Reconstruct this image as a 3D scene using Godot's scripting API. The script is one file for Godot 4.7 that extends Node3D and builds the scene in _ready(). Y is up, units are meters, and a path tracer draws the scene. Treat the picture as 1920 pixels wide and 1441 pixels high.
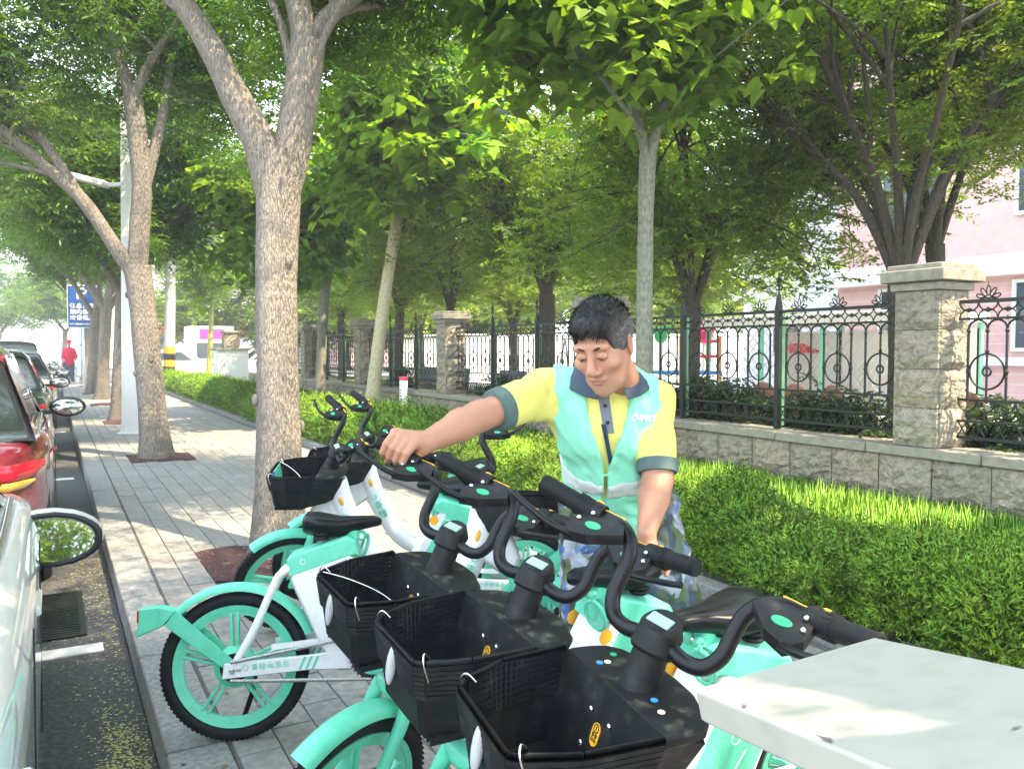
extends Node3D
# A street corner in summer shade: shared mint-and-white electric bikes on a pavement, a worker in a mint vest, a stone wall with an iron fence, street trees.
# Axes: -z runs along the street away from the viewer, +x from the road towards the wall; y = 0 is the pavement.

class MB:
	# collects triangles with explicit normals; winding is set from the normals
	var v := PackedVector3Array()
	var n := PackedVector3Array()
	var c := PackedColorArray()
	var ix := PackedInt32Array()
	var col := Color(1, 1, 1)
	var coloured := false

	func vert(p: Vector3, nn: Vector3) -> int:
		v.append(p); n.append(nn); c.append(col)
		return v.size() - 1

	func tri(a: int, b: int, d: int) -> void:
		var g := (v[d] - v[a]).cross(v[b] - v[a])
		if g.dot(n[a] + n[b] + n[d]) < 0.0:
			ix.append_array(PackedInt32Array([a, d, b]))
		else:
			ix.append_array(PackedInt32Array([a, b, d]))

	func quad(a: int, b: int, d: int, e: int) -> void:
		tri(a, b, d); tri(a, d, e)

	func face(pts: Array, nn: Vector3) -> void:
		var k := v.size()
		for p in pts:
			vert(p, nn)
		for i in range(1, pts.size() - 1):
			tri(k, k + i, k + i + 1)

	func box(at: Vector3, size: Vector3, b := Basis.IDENTITY, bev := 0.0) -> void:
		var h := size * 0.5
		bev = minf(bev, minf(h.x, minf(h.y, h.z)) * 0.9)
		var id := {}
		for sx: int in [-1, 1]:
			for sy: int in [-1, 1]:
				for sz: int in [-1, 1]:
					var s := Vector3(sx, sy, sz)
					for a in 3:
						var q := h - Vector3(bev, bev, bev)
						q[a] = h[a]
						var nn := Vector3.ZERO
						nn[a] = s[a]
						id[[sx, sy, sz, a]] = vert(at + b * (q * s), b * nn)
		for a in 3:
			var u := (a + 1) % 3
			var w := (a + 2) % 3
			for s: int in [-1, 1]:
				var r := []
				for t in [[-1, -1], [1, -1], [1, 1], [-1, 1]]:
					var k := [0, 0, 0]
					k[a] = s; k[u] = t[0]; k[w] = t[1]
					r.append(id[[k[0], k[1], k[2], a]])
				quad(r[0], r[1], r[2], r[3])
		if bev > 0.0:
			for a in 3:
				var u := (a + 1) % 3
				var w := (a + 2) % 3
				for su: int in [-1, 1]:
					for sw: int in [-1, 1]:
						var k0 := [0, 0, 0]
						k0[a] = -1; k0[u] = su; k0[w] = sw
						var k1 := k0.duplicate()
						k1[a] = 1
						quad(id[[k0[0], k0[1], k0[2], u]], id[[k1[0], k1[1], k1[2], u]], id[[k1[0], k1[1], k1[2], w]], id[[k0[0], k0[1], k0[2], w]])
			for sx: int in [-1, 1]:
				for sy: int in [-1, 1]:
					for sz: int in [-1, 1]:
						tri(id[[sx, sy, sz, 0]], id[[sx, sy, sz, 1]], id[[sx, sy, sz, 2]])

	func bar(a: Vector3, b: Vector3, w: float, t: float, up := Vector3.UP, bev := 0.0) -> void:
		# a square bar from a to b: w across, t along up
		var x := (b - a).normalized()
		if absf(x.dot(up)) > 0.98:
			up = Vector3.RIGHT if absf(x.x) < 0.9 else Vector3.BACK
		var z := x.cross(up).normalized()
		var y := z.cross(x).normalized()
		box((a + b) * 0.5, Vector3((b - a).length(), t, w), Basis(x, y, z), bev)

	func tube(pts: Array, r, sides := 8, caps := true) -> void:
		var m := pts.size()
		var t0: Vector3 = (pts[1] - pts[0]).normalized()
		var u := t0.cross(Vector3.UP if absf(t0.y) < 0.9 else Vector3.RIGHT).normalized()
		var k := v.size()
		for i in m:
			var t: Vector3 = (pts[mini(i + 1, m - 1)] - pts[maxi(i - 1, 0)]).normalized()
			u = (u - t * u.dot(t)).normalized()
			var w := t.cross(u)
			var rr: float = r[i] if r is Array else r
			for j in sides:
				var an := TAU * j / sides
				var d := u * cos(an) + w * sin(an)
				vert(pts[i] + d * rr, d)
		for i in m - 1:
			for j in sides:
				var j2 := (j + 1) % sides
				quad(k + i * sides + j, k + i * sides + j2, k + (i + 1) * sides + j2, k + (i + 1) * sides + j)
		if caps:
			for e: int in [0, m - 1]:
				var t: Vector3 = (pts[0] - pts[1]).normalized() if e == 0 else (pts[m - 1] - pts[m - 2]).normalized()
				var ring := []
				for j in sides:
					ring.append(v[k + e * sides + j])
				face(ring, t)

	func ring(at: Vector3, axis: Vector3, R: float, r: float, seg := 24, sides := 6) -> void:
		var u := axis.cross(Vector3.UP if absf(axis.y) < 0.9 else Vector3.RIGHT).normalized()
		var w := axis.cross(u)
		var k := v.size()
		for i in seg:
			var d := u * cos(TAU * i / seg) + w * sin(TAU * i / seg)
			for j in sides:
				var q := d * cos(TAU * j / sides) + axis * sin(TAU * j / sides)
				vert(at + d * R + q * r, q)
		for i in seg:
			for j in sides:
				var i2 := (i + 1) % seg
				var j2 := (j + 1) % sides
				quad(k + i * sides + j, k + i2 * sides + j, k + i2 * sides + j2, k + i * sides + j2)

	func lathe(prof: Array, sides: int, xf := Transform3D.IDENTITY, smooth := false, a0 := 0.0, a1 := TAU) -> void:
		# prof: Vector2(radius, height along y)
		var m := prof.size()
		var rows := []
		for i in m - 1:
			rows.append([i, i + 1])
		for rw in rows:
			var k := v.size()
			for e in 2:
				var i: int = rw[e]
				var nd := Vector2.ZERO
				if smooth:
					var d: Vector2 = prof[mini(i + 1, m - 1)] - prof[maxi(i - 1, 0)]
					nd = Vector2(d.y, -d.x).normalized()
				else:
					var d: Vector2 = prof[rw[1]] - prof[rw[0]]
					nd = Vector2(d.y, -d.x).normalized()
				for j in sides + 1:
					var an := lerpf(a0, a1, float(j) / sides)
					vert(xf * Vector3(prof[i].x * cos(an), prof[i].y, prof[i].x * sin(an)), (xf.basis * Vector3(nd.x * cos(an), nd.y, nd.x * sin(an))).normalized())
			for j in sides:
				quad(k + j, k + j + 1, k + sides + 2 + j, k + sides + 1 + j)

	func prism(poly: PackedVector2Array, depth: float, xf := Transform3D.IDENTITY, bev := 0.0) -> void:
		# polygon in local xy, extruded along z by depth, centred
		var m := poly.size()
		var area := 0.0
		for i in m:
			area += poly[i].cross(poly[(i + 1) % m])
		var sgn := 1.0 if area > 0 else -1.0
		var ins := PackedVector2Array()
		for i in m:
			var e0 := (poly[i] - poly[(i + m - 1) % m]).normalized()
			var e1 := (poly[(i + 1) % m] - poly[i]).normalized()
			var nn := (Vector2(e0.y, -e0.x) + Vector2(e1.y, -e1.x)) * sgn
			nn = nn / maxf(nn.length_squared() * 0.5, 0.25)
			ins.append(poly[i] - nn * bev)
		var t := Geometry2D.triangulate_polygon(ins)
		for s: int in [-1, 1]:
			var k := v.size()
			for p in ins:
				vert(xf * Vector3(p.x, p.y, s * depth * 0.5), (xf.basis * Vector3(0, 0, s)).normalized())
			for i in range(0, t.size(), 3):
				tri(k + t[i], k + t[i + 1], k + t[i + 2])
			if bev > 0.0:
				for i in m:
					var i2 := (i + 1) % m
					var d := (poly[i2] - poly[i]).normalized()
					var nn := (xf.basis * Vector3(d.y * sgn, -d.x * sgn, 0)).normalized()
					var fz := (xf.basis * Vector3(0, 0, s)).normalized()
					var z1: float = s * (depth * 0.5 - bev)
					var z0: float = s * depth * 0.5
					quad(vert(xf * Vector3(ins[i].x, ins[i].y, z0), fz), vert(xf * Vector3(ins[i2].x, ins[i2].y, z0), fz), vert(xf * Vector3(poly[i2].x, poly[i2].y, z1), nn), vert(xf * Vector3(poly[i].x, poly[i].y, z1), nn))
		for i in m:
			var i2 := (i + 1) % m
			var d := (poly[i2] - poly[i]).normalized()
			var nn := (xf.basis * Vector3(d.y * sgn, -d.x * sgn, 0)).normalized()
			var z := depth * 0.5 - bev
			face([xf * Vector3(poly[i].x, poly[i].y, -z), xf * Vector3(poly[i2].x, poly[i2].y, -z), xf * Vector3(poly[i2].x, poly[i2].y, z), xf * Vector3(poly[i].x, poly[i].y, z)], nn)

	func ball(at: Vector3, r: Vector3, b := Basis.IDENTITY, nu := 12, nv := 8) -> void:
		var k := v.size()
		for j in nv + 1:
			var th := PI * j / nv
			for i in nu:
				var ph := TAU * i / nu
				var d := Vector3(sin(th) * cos(ph), cos(th), sin(th) * sin(ph))
				vert(at + b * (d * r), (b * (d / r)).normalized())
		for j in nv:
			for i in nu:
				var i2 := (i + 1) % nu
				quad(k + j * nu + i, k + j * nu + i2, k + (j + 1) * nu + i2, k + (j + 1) * nu + i)

	func patch(rows: Array, smooth := true, towards := Vector3.ZERO) -> void:
		# a grid of points; towards: a direction roughly outward
		var a := rows.size()
		var b: int = rows[0].size()
		var k := v.size()
		if smooth:
			for i in a:
				for j in b:
					var du: Vector3 = rows[mini(i + 1, a - 1)][j] - rows[maxi(i - 1, 0)][j]
					var dv: Vector3 = rows[i][mini(j + 1, b - 1)] - rows[i][maxi(j - 1, 0)]
					var nn := du.cross(dv).normalized()
					if nn == Vector3.ZERO:
						nn = towards.normalized()
					if towards != Vector3.ZERO and nn.dot(towards) < 0:
						nn = -nn
					vert(rows[i][j], nn)
			for i in a - 1:
				for j in b - 1:
					quad(k + i * b + j, k + i * b + j + 1, k + (i + 1) * b + j + 1, k + (i + 1) * b + j)
		else:
			for i in a - 1:
				for j in b - 1:
					for t in [[rows[i][j], rows[i][j + 1], rows[i + 1][j + 1]], [rows[i][j], rows[i + 1][j + 1], rows[i + 1][j]]]:
						var nn: Vector3 = (t[1] - t[0]).cross(t[2] - t[0]).normalized()
						if nn.dot(towards) < 0:
							nn = -nn
						face(t, nn)

	func glyphs(text: Array, font: Dictionary, xf: Transform3D, size: float, pitch: float, w: float, t: float, down := false) -> void:
		# strokes of each character as thin raised bars, lying in local xy, character boxes size x size
		for k in text.size():
			var o := Vector2(0, -k * pitch) if down else Vector2(k * pitch, 0)
			for st: String in font[text[k]].split("|"):
				var ps := st.split("-")
				for i in ps.size() - 1:
					var a := o + Vector2(ps[i][0].to_int(), 9 - ps[i][1].to_int()) * size / 9.0
					var b := o + Vector2(ps[i + 1][0].to_int(), 9 - ps[i + 1][1].to_int()) * size / 9.0
					var d := (b - a).normalized() * w * 0.5
					var nn := Vector2(-d.y, d.x)
					prism(PackedVector2Array([a - d + nn, b + d + nn, b + d - nn, a - d - nn]), t, xf)

	func rewind() -> void:
		# after normals were turned, make the winding agree with them
		for i in range(0, ix.size(), 3):
			var a := ix[i]
			var b := ix[i + 1]
			var d := ix[i + 2]
			if (v[d] - v[a]).cross(v[b] - v[a]).dot(n[a] + n[b] + n[d]) < 0.0:
				ix[i + 1] = d
				ix[i + 2] = b

	func outward(ctr: Vector3, from := 0, sgn := 1.0) -> void:
		for i in range(from, n.size()):
			if n[i].dot(v[i] - ctr) * sgn < 0.0:
				n[i] = -n[i]
		rewind()

	func mesh(mat: Material) -> ArrayMesh:
		var m := ArrayMesh.new()
		if ix.is_empty():
			return m
		var ar := []
		ar.resize(Mesh.ARRAY_MAX)
		ar[Mesh.ARRAY_VERTEX] = v
		ar[Mesh.ARRAY_NORMAL] = n
		if coloured:
			ar[Mesh.ARRAY_COLOR] = c
		ar[Mesh.ARRAY_INDEX] = ix
		m.add_surface_from_arrays(Mesh.PRIMITIVE_TRIANGLES, ar)
		m.surface_set_material(0, mat)
		return m


class Field:
	# a signed distance field on a grid, meshed with surface nets
	var o: Vector3
	var h: float
	var nx: int
	var ny: int
	var nz: int
	var d := PackedFloat32Array()

	func _init(lo: Vector3, hi: Vector3, cell: float) -> void:
		o = lo; h = cell
		nx = int(ceil((hi.x - lo.x) / cell)) + 1
		ny = int(ceil((hi.y - lo.y) / cell)) + 1
		nz = int(ceil((hi.z - lo.z) / cell)) + 1
		d.resize(nx * ny * nz)
		d.fill(1.0)

	func span(lo: Vector3, hi: Vector3) -> Array:
		return [maxi(0, int((lo.x - o.x) / h)), mini(nx - 1, int((hi.x - o.x) / h) + 1), maxi(0, int((lo.y - o.y) / h)), mini(ny - 1, int((hi.y - o.y) / h) + 1), maxi(0, int((lo.z - o.z) / h)), mini(nz - 1, int((hi.z - o.z) / h) + 1)]

	func put(i: int, s: float, k: float) -> void:
		var e := d[i]
		if e > 0.9:
			d[i] = s
			return
		var q := maxf(k - absf(e - s), 0.0)
		d[i] = minf(e, s) - (q * q * 0.25 / k if k > 0.0 else 0.0)

	func cap(a: Vector3, b: Vector3, ra: float, rb: float, k := 0.02) -> void:
		var r := maxf(ra, rb) + k + 3.0 * h
		var rr := Vector3(r, r, r)
		var s := span(a.min(b) - rr, a.max(b) + rr)
		var ab := b - a
		var l2 := maxf(ab.length_squared(), 1e-9)
		for z in range(s[4], s[5] + 1):
			for y in range(s[2], s[3] + 1):
				var p := o + Vector3(s[0], y, z) * h - a
				var i: int = (z * ny + y) * nx + s[0]
				for x in range(s[0], s[1] + 1):
					var t := clampf(p.dot(ab) / l2, 0.0, 1.0)
					put(i, (p - ab * t).length() - (ra + (rb - ra) * t), k)
					p.x += h
					i += 1

	func ell(c: Vector3, r: Vector3, b := Basis.IDENTITY, k := 0.02, cut := false) -> void:
		var R := maxf(r.x, maxf(r.y, r.z)) + k + 3.0 * h
		var s := span(c - Vector3(R, R, R), c + Vector3(R, R, R))
		var bi := b.transposed()
		for z in range(s[4], s[5] + 1):
			for y in range(s[2], s[3] + 1):
				for x in range(s[0], s[1] + 1):
					var q := bi * (o + Vector3(x, y, z) * h - c)
					var k0 := (q / r).length()
					var k1 := (q / (r * r)).length()
					var e := k0 * (k0 - 1.0) / maxf(k1, 1e-6)
					var i: int = (z * ny + y) * nx + x
					if cut:
						var w := -e
						var f := d[i]
						var g := maxf(k - absf(f - w), 0.0)
						d[i] = maxf(f, w) + (g * g * 0.25 / k if k > 0.0 else 0.0)
					else:
						put(i, e, k)

	func each(f: Callable) -> void:
		# f(point, distance) gives the new distance; cells well away from the surface are skipped
		for z in nz:
			for y in ny:
				for x in nx:
					var i := (z * ny + y) * nx + x
					if d[i] < 0.5:
						d[i] = f.call(o + Vector3(x, y, z) * h, d[i])

	func at(p: Vector3) -> float:
		var q := (p - o) / h
		var x := clampi(int(q.x), 0, nx - 2)
		var y := clampi(int(q.y), 0, ny - 2)
		var z := clampi(int(q.z), 0, nz - 2)
		var f := q - Vector3(x, y, z)
		var i := (z * ny + y) * nx + x
		var a := lerpf(lerpf(d[i], d[i + 1], f.x), lerpf(d[i + nx], d[i + nx + 1], f.x), f.y)
		i += nx * ny
		var b := lerpf(lerpf(d[i], d[i + 1], f.x), lerpf(d[i + nx], d[i + nx + 1], f.x), f.y)
		return lerpf(a, b, f.z)

	func net(m: MB, paint = null) -> void:
		var id := {}
		var corner := [0, 1, nx, nx + 1, nx * ny, nx * ny + 1, nx * ny + nx, nx * ny + nx + 1]
		var cv := [Vector3(0, 0, 0), Vector3(1, 0, 0), Vector3(0, 1, 0), Vector3(1, 1, 0), Vector3(0, 0, 1), Vector3(1, 0, 1), Vector3(0, 1, 1), Vector3(1, 1, 1)]
		var ed := [[0, 1], [2, 3], [4, 5], [6, 7], [0, 2], [1, 3], [4, 6], [5, 7], [0, 4], [1, 5], [2, 6], [3, 7]]
		for z in nz - 1:
			for y in ny - 1:
				for x in nx - 1:
					var i := (z * ny + y) * nx + x
					var ins := 0
					for k: int in corner:
						if d[i + k] < 0.0:
							ins += 1
					if ins == 0 or ins == 8:
						continue
					var p := Vector3.ZERO
					var w := 0
					for e in ed:
						var a := d[i + corner[e[0]]]
						var b := d[i + corner[e[1]]]
						if (a < 0.0) != (b < 0.0):
							p += cv[e[0]].lerp(cv[e[1]], a / (a - b))
							w += 1
					p = o + (Vector3(x, y, z) + p / w) * h
					var g := Vector3(at(p + Vector3(h, 0, 0)) - at(p - Vector3(h, 0, 0)), at(p + Vector3(0, h, 0)) - at(p - Vector3(0, h, 0)), at(p + Vector3(0, 0, h)) - at(p - Vector3(0, 0, h))).normalized()
					if paint != null:
						m.col = paint.call(p, g)
					id[i] = m.vert(p, g)
		var st := [1, nx, nx * ny]
		for i: int in id.keys():
			for a in 3:
				# the edge from this cell's low corner along axis a
				var b: int = st[(a + 1) % 3]
				var c: int = st[(a + 2) % 3]
				if (d[i] < 0.0) != (d[i + st[a]] < 0.0) and id.has(i - b) and id.has(i - c) and id.has(i - b - c):
					m.quad(id[i], id[i - b], id[i - b - c], id[i - c])


const FONT := {
	"停": "30-04|22-29|60-61|42-92|53-83-85-55-53|37-36-96-97|48-88|68-69-59", "车": "22-82|50-15-95|08-98|55-59", "入": "41-51-19|53-76-99", "位": "30-04|22-29|60-61|42-92|53-56|83-76|38-98",
	"顺": "11-17-09|21-27|31-39|51-91|71-63|53-93-98|53-58|73-77-59|77-99", "向": "50-32|12-92-99-79|12-19|35-65-67-37-35", "违": "42-92|44-84|36-86-87-78|60-68|11-22|04-24-27|08-28-99",
	"拖": "03-33|20-28-19|05-34|60-42|51-91|53-59-99-97|44-84-86|64-67", "走": "22-82|50-54|14-94|54-58|56-86|35-09|27-99", "青": "21-81|23-83|15-95|50-55|36-29|36-76-79|37-77|38-78",
	"桔": "02-42|20-29|22-06|24-45|52-92|70-74|54-94|56-86-89-59-56", "电": "13-83-87-17-13|15-85|50-58-98-96", "单": "30-41|70-61|22-82-86-26-22|24-84|08-98|52-59",
}

var rng := RandomNumberGenerator.new()
var M := {}
var used := {}
var meshes := {}


func lin(r: float, g: float, b: float, a := 1.0) -> Color:
	var q := Color(r, g, b).linear_to_srgb()
	q.a = a
	return q

func mat(nm: String, colour: Color, rough := 0.6, metal := 0.0) -> StandardMaterial3D:
	var m := StandardMaterial3D.new()
	m.resource_name = nm
	m.albedo_color = colour
	m.roughness = rough
	m.metallic = metal
	M[nm] = m
	return m

func noise_tex(seed_: int, freq: float, ramp: Array, size := 512, kind := FastNoiseLite.TYPE_SIMPLEX_SMOOTH, octaves := 4, hard := false, bump := 0.0) -> NoiseTexture2D:
	var f := FastNoiseLite.new()
	f.seed = seed_
	f.noise_type = kind
	f.frequency = freq
	f.fractal_octaves = octaves
	var t := NoiseTexture2D.new()
	t.width = size; t.height = size
	t.seamless = true
	t.noise = f
	if bump > 0.0:
		t.as_normal_map = true
		t.bump_strength = bump
	elif ramp.size():
		var g := Gradient.new()
		var off := PackedFloat32Array()
		var cs := PackedColorArray()
		for k in ramp:
			off.append(k[0]); cs.append(k[1])
		g.offsets = off
		g.colors = cs
		if hard:
			g.interpolation_mode = Gradient.GRADIENT_INTERPOLATE_CONSTANT
		t.color_ramp = g
	return t

func tri_tex(m: StandardMaterial3D, colour: Texture2D, scale: Vector3, world := true, height: Texture2D = null, cm := 0.5) -> StandardMaterial3D:
	m.uv1_triplanar = true
	m.uv1_world_triplanar = world
	m.uv1_scale = scale
	if colour:
		m.albedo_color = Color.WHITE
		m.albedo_texture = colour
	if height:
		m.heightmap_enabled = true
		m.heightmap_texture = height
		m.heightmap_scale = cm
	return m

func numbered(nm: String) -> String:
	var k: int = used.get(nm, 0)
	used[nm] = k + 1
	return nm if k == 0 else "%s_%03d" % [nm, k]

func thing(nm: String, label: String, category: String, at := Vector3.ZERO, group := "") -> Node3D:
	var o := Node3D.new()
	o.name = numbered(nm)
	add_child(o)
	o.position = at
	tag(o, label, category, group)
	return o

func tag(o: Node, label: String, category: String, group := "") -> Node:
	o.set_meta("label", label)
	o.set_meta("category", category)
	if group:
		o.set_meta("group", group)
	return o

func put(parent: Node, nm: String, mesh: Mesh, at := Transform3D.IDENTITY, kind := "") -> MeshInstance3D:
	var o := MeshInstance3D.new()
	if parent == self:
		nm = numbered(nm)
	else:
		var k := 0
		var base := nm
		while parent.has_node(NodePath(nm)):
			k += 1
			nm = "%s_%03d" % [base, k]
	o.name = nm
	o.mesh = mesh
	o.transform = at
	if kind:
		o.set_meta("kind", kind)
	parent.add_child(o)
	return o

func top(nm: String, mb: MB, m: String, label: String, category: String, group := "", at := Vector3.ZERO) -> MeshInstance3D:
	return tag(put(self, nm, mb.mesh(M[m]), Transform3D(Basis.IDENTITY, at)), label, category, group)

func part(parent: Node, nm: String, mb: MB, m: String, kind := "") -> MeshInstance3D:
	return put(parent, nm, mb.mesh(M[m]), Transform3D.IDENTITY, kind)

func struct(nm: String, mb: MB, m: String) -> MeshInstance3D:
	return put(self, nm, mb.mesh(M[m]), Transform3D.IDENTITY, "structure")

func copy(o: Node3D, nm: String, label: String, group := "") -> Node3D:
	var r: Node3D = o.duplicate()
	r.name = numbered(nm)
	add_child(r)
	r.set_meta("label", label)
	if group:
		r.set_meta("group", group)
	return r

func many(parent: Node, nm: String, mesh: Mesh, xfs: Array, cols: Array = []) -> MultiMeshInstance3D:
	var mm := MultiMesh.new()
	mm.transform_format = MultiMesh.TRANSFORM_3D
	mm.use_colors = cols.size() > 0
	mm.mesh = mesh
	mm.instance_count = xfs.size()
	for i in xfs.size():
		mm.set_instance_transform(i, xfs[i])
		if cols.size():
			mm.set_instance_color(i, cols[i])
	var o := MultiMeshInstance3D.new()
	o.multimesh = mm
	o.name = nm if parent != self else numbered(nm)
	o.set_meta("kind", "stuff")
	parent.add_child(o)
	return o

func curve(pts: Array, sub := 4) -> Array:
	# Catmull-Rom through pts
	var out := []
	for i in pts.size() - 1:
		var p0: Vector3 = pts[maxi(i - 1, 0)]
		var p1: Vector3 = pts[i]
		var p2: Vector3 = pts[i + 1]
		var p3: Vector3 = pts[mini(i + 2, pts.size() - 1)]
		for k in sub:
			out.append(p1.cubic_interpolate(p2, p0, p3, float(k) / sub))
	out.append(pts[-1])
	return out

func arc2(c: Vector2, r: float, a0: float, a1: float, k: int) -> Array:
	var out := []
	for i in k + 1:
		var a := deg_to_rad(lerpf(a0, a1, float(i) / k))
		out.append(c + Vector2(cos(a), sin(a)) * r)
	return out

func rnd_dir() -> Vector3:
	var z := rng.randf_range(-1, 1)
	var a := rng.randf() * TAU
	return Vector3(sqrt(1 - z * z) * cos(a), z, sqrt(1 - z * z) * sin(a))

func _ready() -> void:
	rng.seed = 7
	var cam := Camera3D.new()
	cam.name = "camera"
	cam.position = Vector3(0, 1.38, 0)
	cam.rotation = Vector3(-deg_to_rad(2.41), -deg_to_rad(29.2), 0)
	cam.fov = 50.0
	cam.near = 0.05
	cam.far = 400.0
	add_child(cam)
	cam.current = true
	var env := Environment.new()
	var sm := ProceduralSkyMaterial.new()
	sm.sky_top_color = Color(0.68, 0.735, 0.80)
	sm.sky_horizon_color = Color(0.92, 0.925, 0.915)
	sm.sky_curve = 0.12
	sm.ground_bottom_color = Color(0.35, 0.36, 0.34)
	sm.ground_horizon_color = Color(0.75, 0.80, 0.84)
	sm.sky_energy_multiplier = 1.5
	var sky := Sky.new()
	sky.sky_material = sm
	env.background_mode = Environment.BG_SKY
	env.sky = sky
	env.tonemap_mode = Environment.TONE_MAPPER_LINEAR
	env.tonemap_exposure = 3.7
	env.fog_enabled = true
	env.fog_density = 0.0022
	env.fog_light_color = Color(0.93, 0.96, 0.97)
	env.sdfgi_enabled = true
	env.ssao_enabled = true
	env.ssil_enabled = true
	var we := WorldEnvironment.new()
	we.name = "environment"
	we.environment = env
	add_child(we)
	var sun := DirectionalLight3D.new()
	sun.name = "sun"
	sun.light_energy = 1.6
	sun.light_color = Color(1.0, 0.91, 0.77)
	sun.light_angular_distance = 0.5
	sun.shadow_enabled = true
	sun.look_at_from_position(Vector3(0.30, 1.0, 0.50), Vector3.ZERO, Vector3.UP)
	add_child(sun)
	make_materials()
	ground()
	wall_and_fence()
	beyond_the_fence()
	trees()
	hedge_and_grass()
	far_street()
	cars()
	bikes()
	worker()
	odds()


func make_materials() -> void:
	# colours are linear base colours turned to sRGB by lin()
	var soft := noise_tex(3, 0.012, [[0.0, lin(0.75, 0.75, 0.75)], [1.0, lin(1, 1, 1)]])
	var fine := noise_tex(5, 0.09, [])
	tri_tex(mat("asphalt", Color.WHITE, 0.92), noise_tex(11, 0.05, [[0.0, lin(0.035, 0.036, 0.036)], [0.5, lin(0.06, 0.061, 0.06)], [1.0, lin(0.10, 0.10, 0.095)]], 1024, FastNoiseLite.TYPE_SIMPLEX, 5), Vector3(0.5, 0.5, 0.5), true, noise_tex(12, 0.2, []), 0.4)
	mat("bedding", lin(0.11, 0.105, 0.095), 0.95)
	var k := 0
	for a in [[0.228, 0.216, 0.194], [0.258, 0.244, 0.218], [0.208, 0.20, 0.184], [0.25, 0.222, 0.197]]:
		tri_tex(mat("paver%d" % k, Color.WHITE, 0.85), noise_tex(20 + k, 0.035, [[0.0, lin(a[0] * 0.72, a[1] * 0.72, a[2] * 0.72)], [0.55, lin(a[0], a[1], a[2])], [1.0, lin(a[0] * 1.25, a[1] * 1.25, a[2] * 1.22)]], 512, FastNoiseLite.TYPE_SIMPLEX, 5), Vector3(0.9, 0.9, 0.9), true, fine, 0.15)
		k += 1
	tri_tex(mat("kerbstone", Color.WHITE, 0.85), noise_tex(31, 0.06, [[0.0, lin(0.14, 0.14, 0.135)], [0.5, lin(0.215, 0.215, 0.205)], [1.0, lin(0.29, 0.285, 0.27)]], 512, FastNoiseLite.TYPE_SIMPLEX, 5), Vector3(0.8, 0.8, 0.8), true, fine, 0.2)
	mat("paint", lin(0.55, 0.55, 0.53), 0.8)
	tri_tex(mat("soil", Color.WHITE, 0.95), noise_tex(33, 0.03, [[0.0, lin(0.03, 0.025, 0.018)], [0.6, lin(0.07, 0.06, 0.04)], [1.0, lin(0.05, 0.09, 0.025)]]), Vector3(0.6, 0.6, 0.6))
	tri_tex(mat("mulch", Color.WHITE, 0.95), noise_tex(34, 0.12, [[0.0, lin(0.02, 0.010, 0.010)], [0.5, lin(0.06, 0.021, 0.022)], [1.0, lin(0.14, 0.075, 0.065)]]), Vector3(1.2, 1.2, 1.2), true, fine, 1.0)
	tri_tex(mat("yard", Color.WHITE, 0.9), noise_tex(35, 0.02, [[0.0, lin(0.50, 0.49, 0.46)], [1.0, lin(0.62, 0.61, 0.58)]]), Vector3(0.3, 0.3, 0.3))
	var st := noise_tex(41, 0.03, [], 512, FastNoiseLite.TYPE_SIMPLEX, 5)
	k = 0
	for a in [[0.27, 0.238, 0.185], [0.30, 0.262, 0.205], [0.245, 0.22, 0.18], [0.295, 0.25, 0.19]]:
		tri_tex(mat("stone%d" % k, Color.WHITE, 0.9), noise_tex(42 + k, 0.02, [[0.0, lin(a[0] * 0.55, a[1] * 0.56, a[2] * 0.55)], [0.5, lin(a[0], a[1], a[2])], [1.0, lin(a[0] * 1.3, a[1] * 1.28, a[2] * 1.2)]], 512, FastNoiseLite.TYPE_SIMPLEX, 5), Vector3(1.1, 1.1, 1.1), true, st, 2.2)
		k += 1
	tri_tex(mat("cut_stone", Color.WHITE, 0.85), noise_tex(47, 0.025, [[0.0, lin(0.17, 0.16, 0.13)], [0.6, lin(0.26, 0.24, 0.195)], [1.0, lin(0.32, 0.30, 0.25)]]), Vector3(0.7, 0.7, 0.7), true, fine, 0.12)
	mat("mortar", lin(0.09, 0.08, 0.065), 0.95)
	mat("iron", lin(0.012, 0.017, 0.014), 0.45, 0.3)
	mat("green_post", lin(0.10, 0.30, 0.13), 0.5)
	var bh := noise_tex(51, 0.03, [], 512, FastNoiseLite.TYPE_SIMPLEX, 4)
	tri_tex(mat("bark", Color.WHITE, 0.95), noise_tex(52, 0.02, [[0.0, lin(0.13, 0.108, 0.082)], [0.45, lin(0.31, 0.265, 0.215)], [1.0, lin(0.48, 0.425, 0.36)]], 512, FastNoiseLite.TYPE_SIMPLEX, 5), Vector3(5.5, 0.8, 5.5), false, bh, 5.0)
	tri_tex(mat("bark_grey", Color.WHITE, 0.9), noise_tex(53, 0.03, [[0.0, lin(0.10, 0.105, 0.08)], [0.5, lin(0.20, 0.205, 0.16)], [1.0, lin(0.30, 0.29, 0.24)]]), Vector3(2.2, 0.9, 2.2), false, bh, 0.6)
	tri_tex(mat("bark_dark", Color.WHITE, 0.95), noise_tex(54, 0.03, [[0.0, lin(0.03, 0.026, 0.02)], [0.5, lin(0.07, 0.06, 0.046)], [1.0, lin(0.12, 0.10, 0.08)]]), Vector3(2.6, 0.8, 2.6), false, bh, 1.5)
	tri_tex(mat("bark_pale", Color.WHITE, 0.9), noise_tex(55, 0.03, [[0.0, lin(0.25, 0.22, 0.13)], [0.5, lin(0.50, 0.45, 0.30)], [1.0, lin(0.60, 0.56, 0.42)]]), Vector3(2.2, 0.9, 2.2), false, bh, 0.6)
	mat("bark_lime", lin(0.36, 0.38, 0.10), 0.85)
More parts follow.
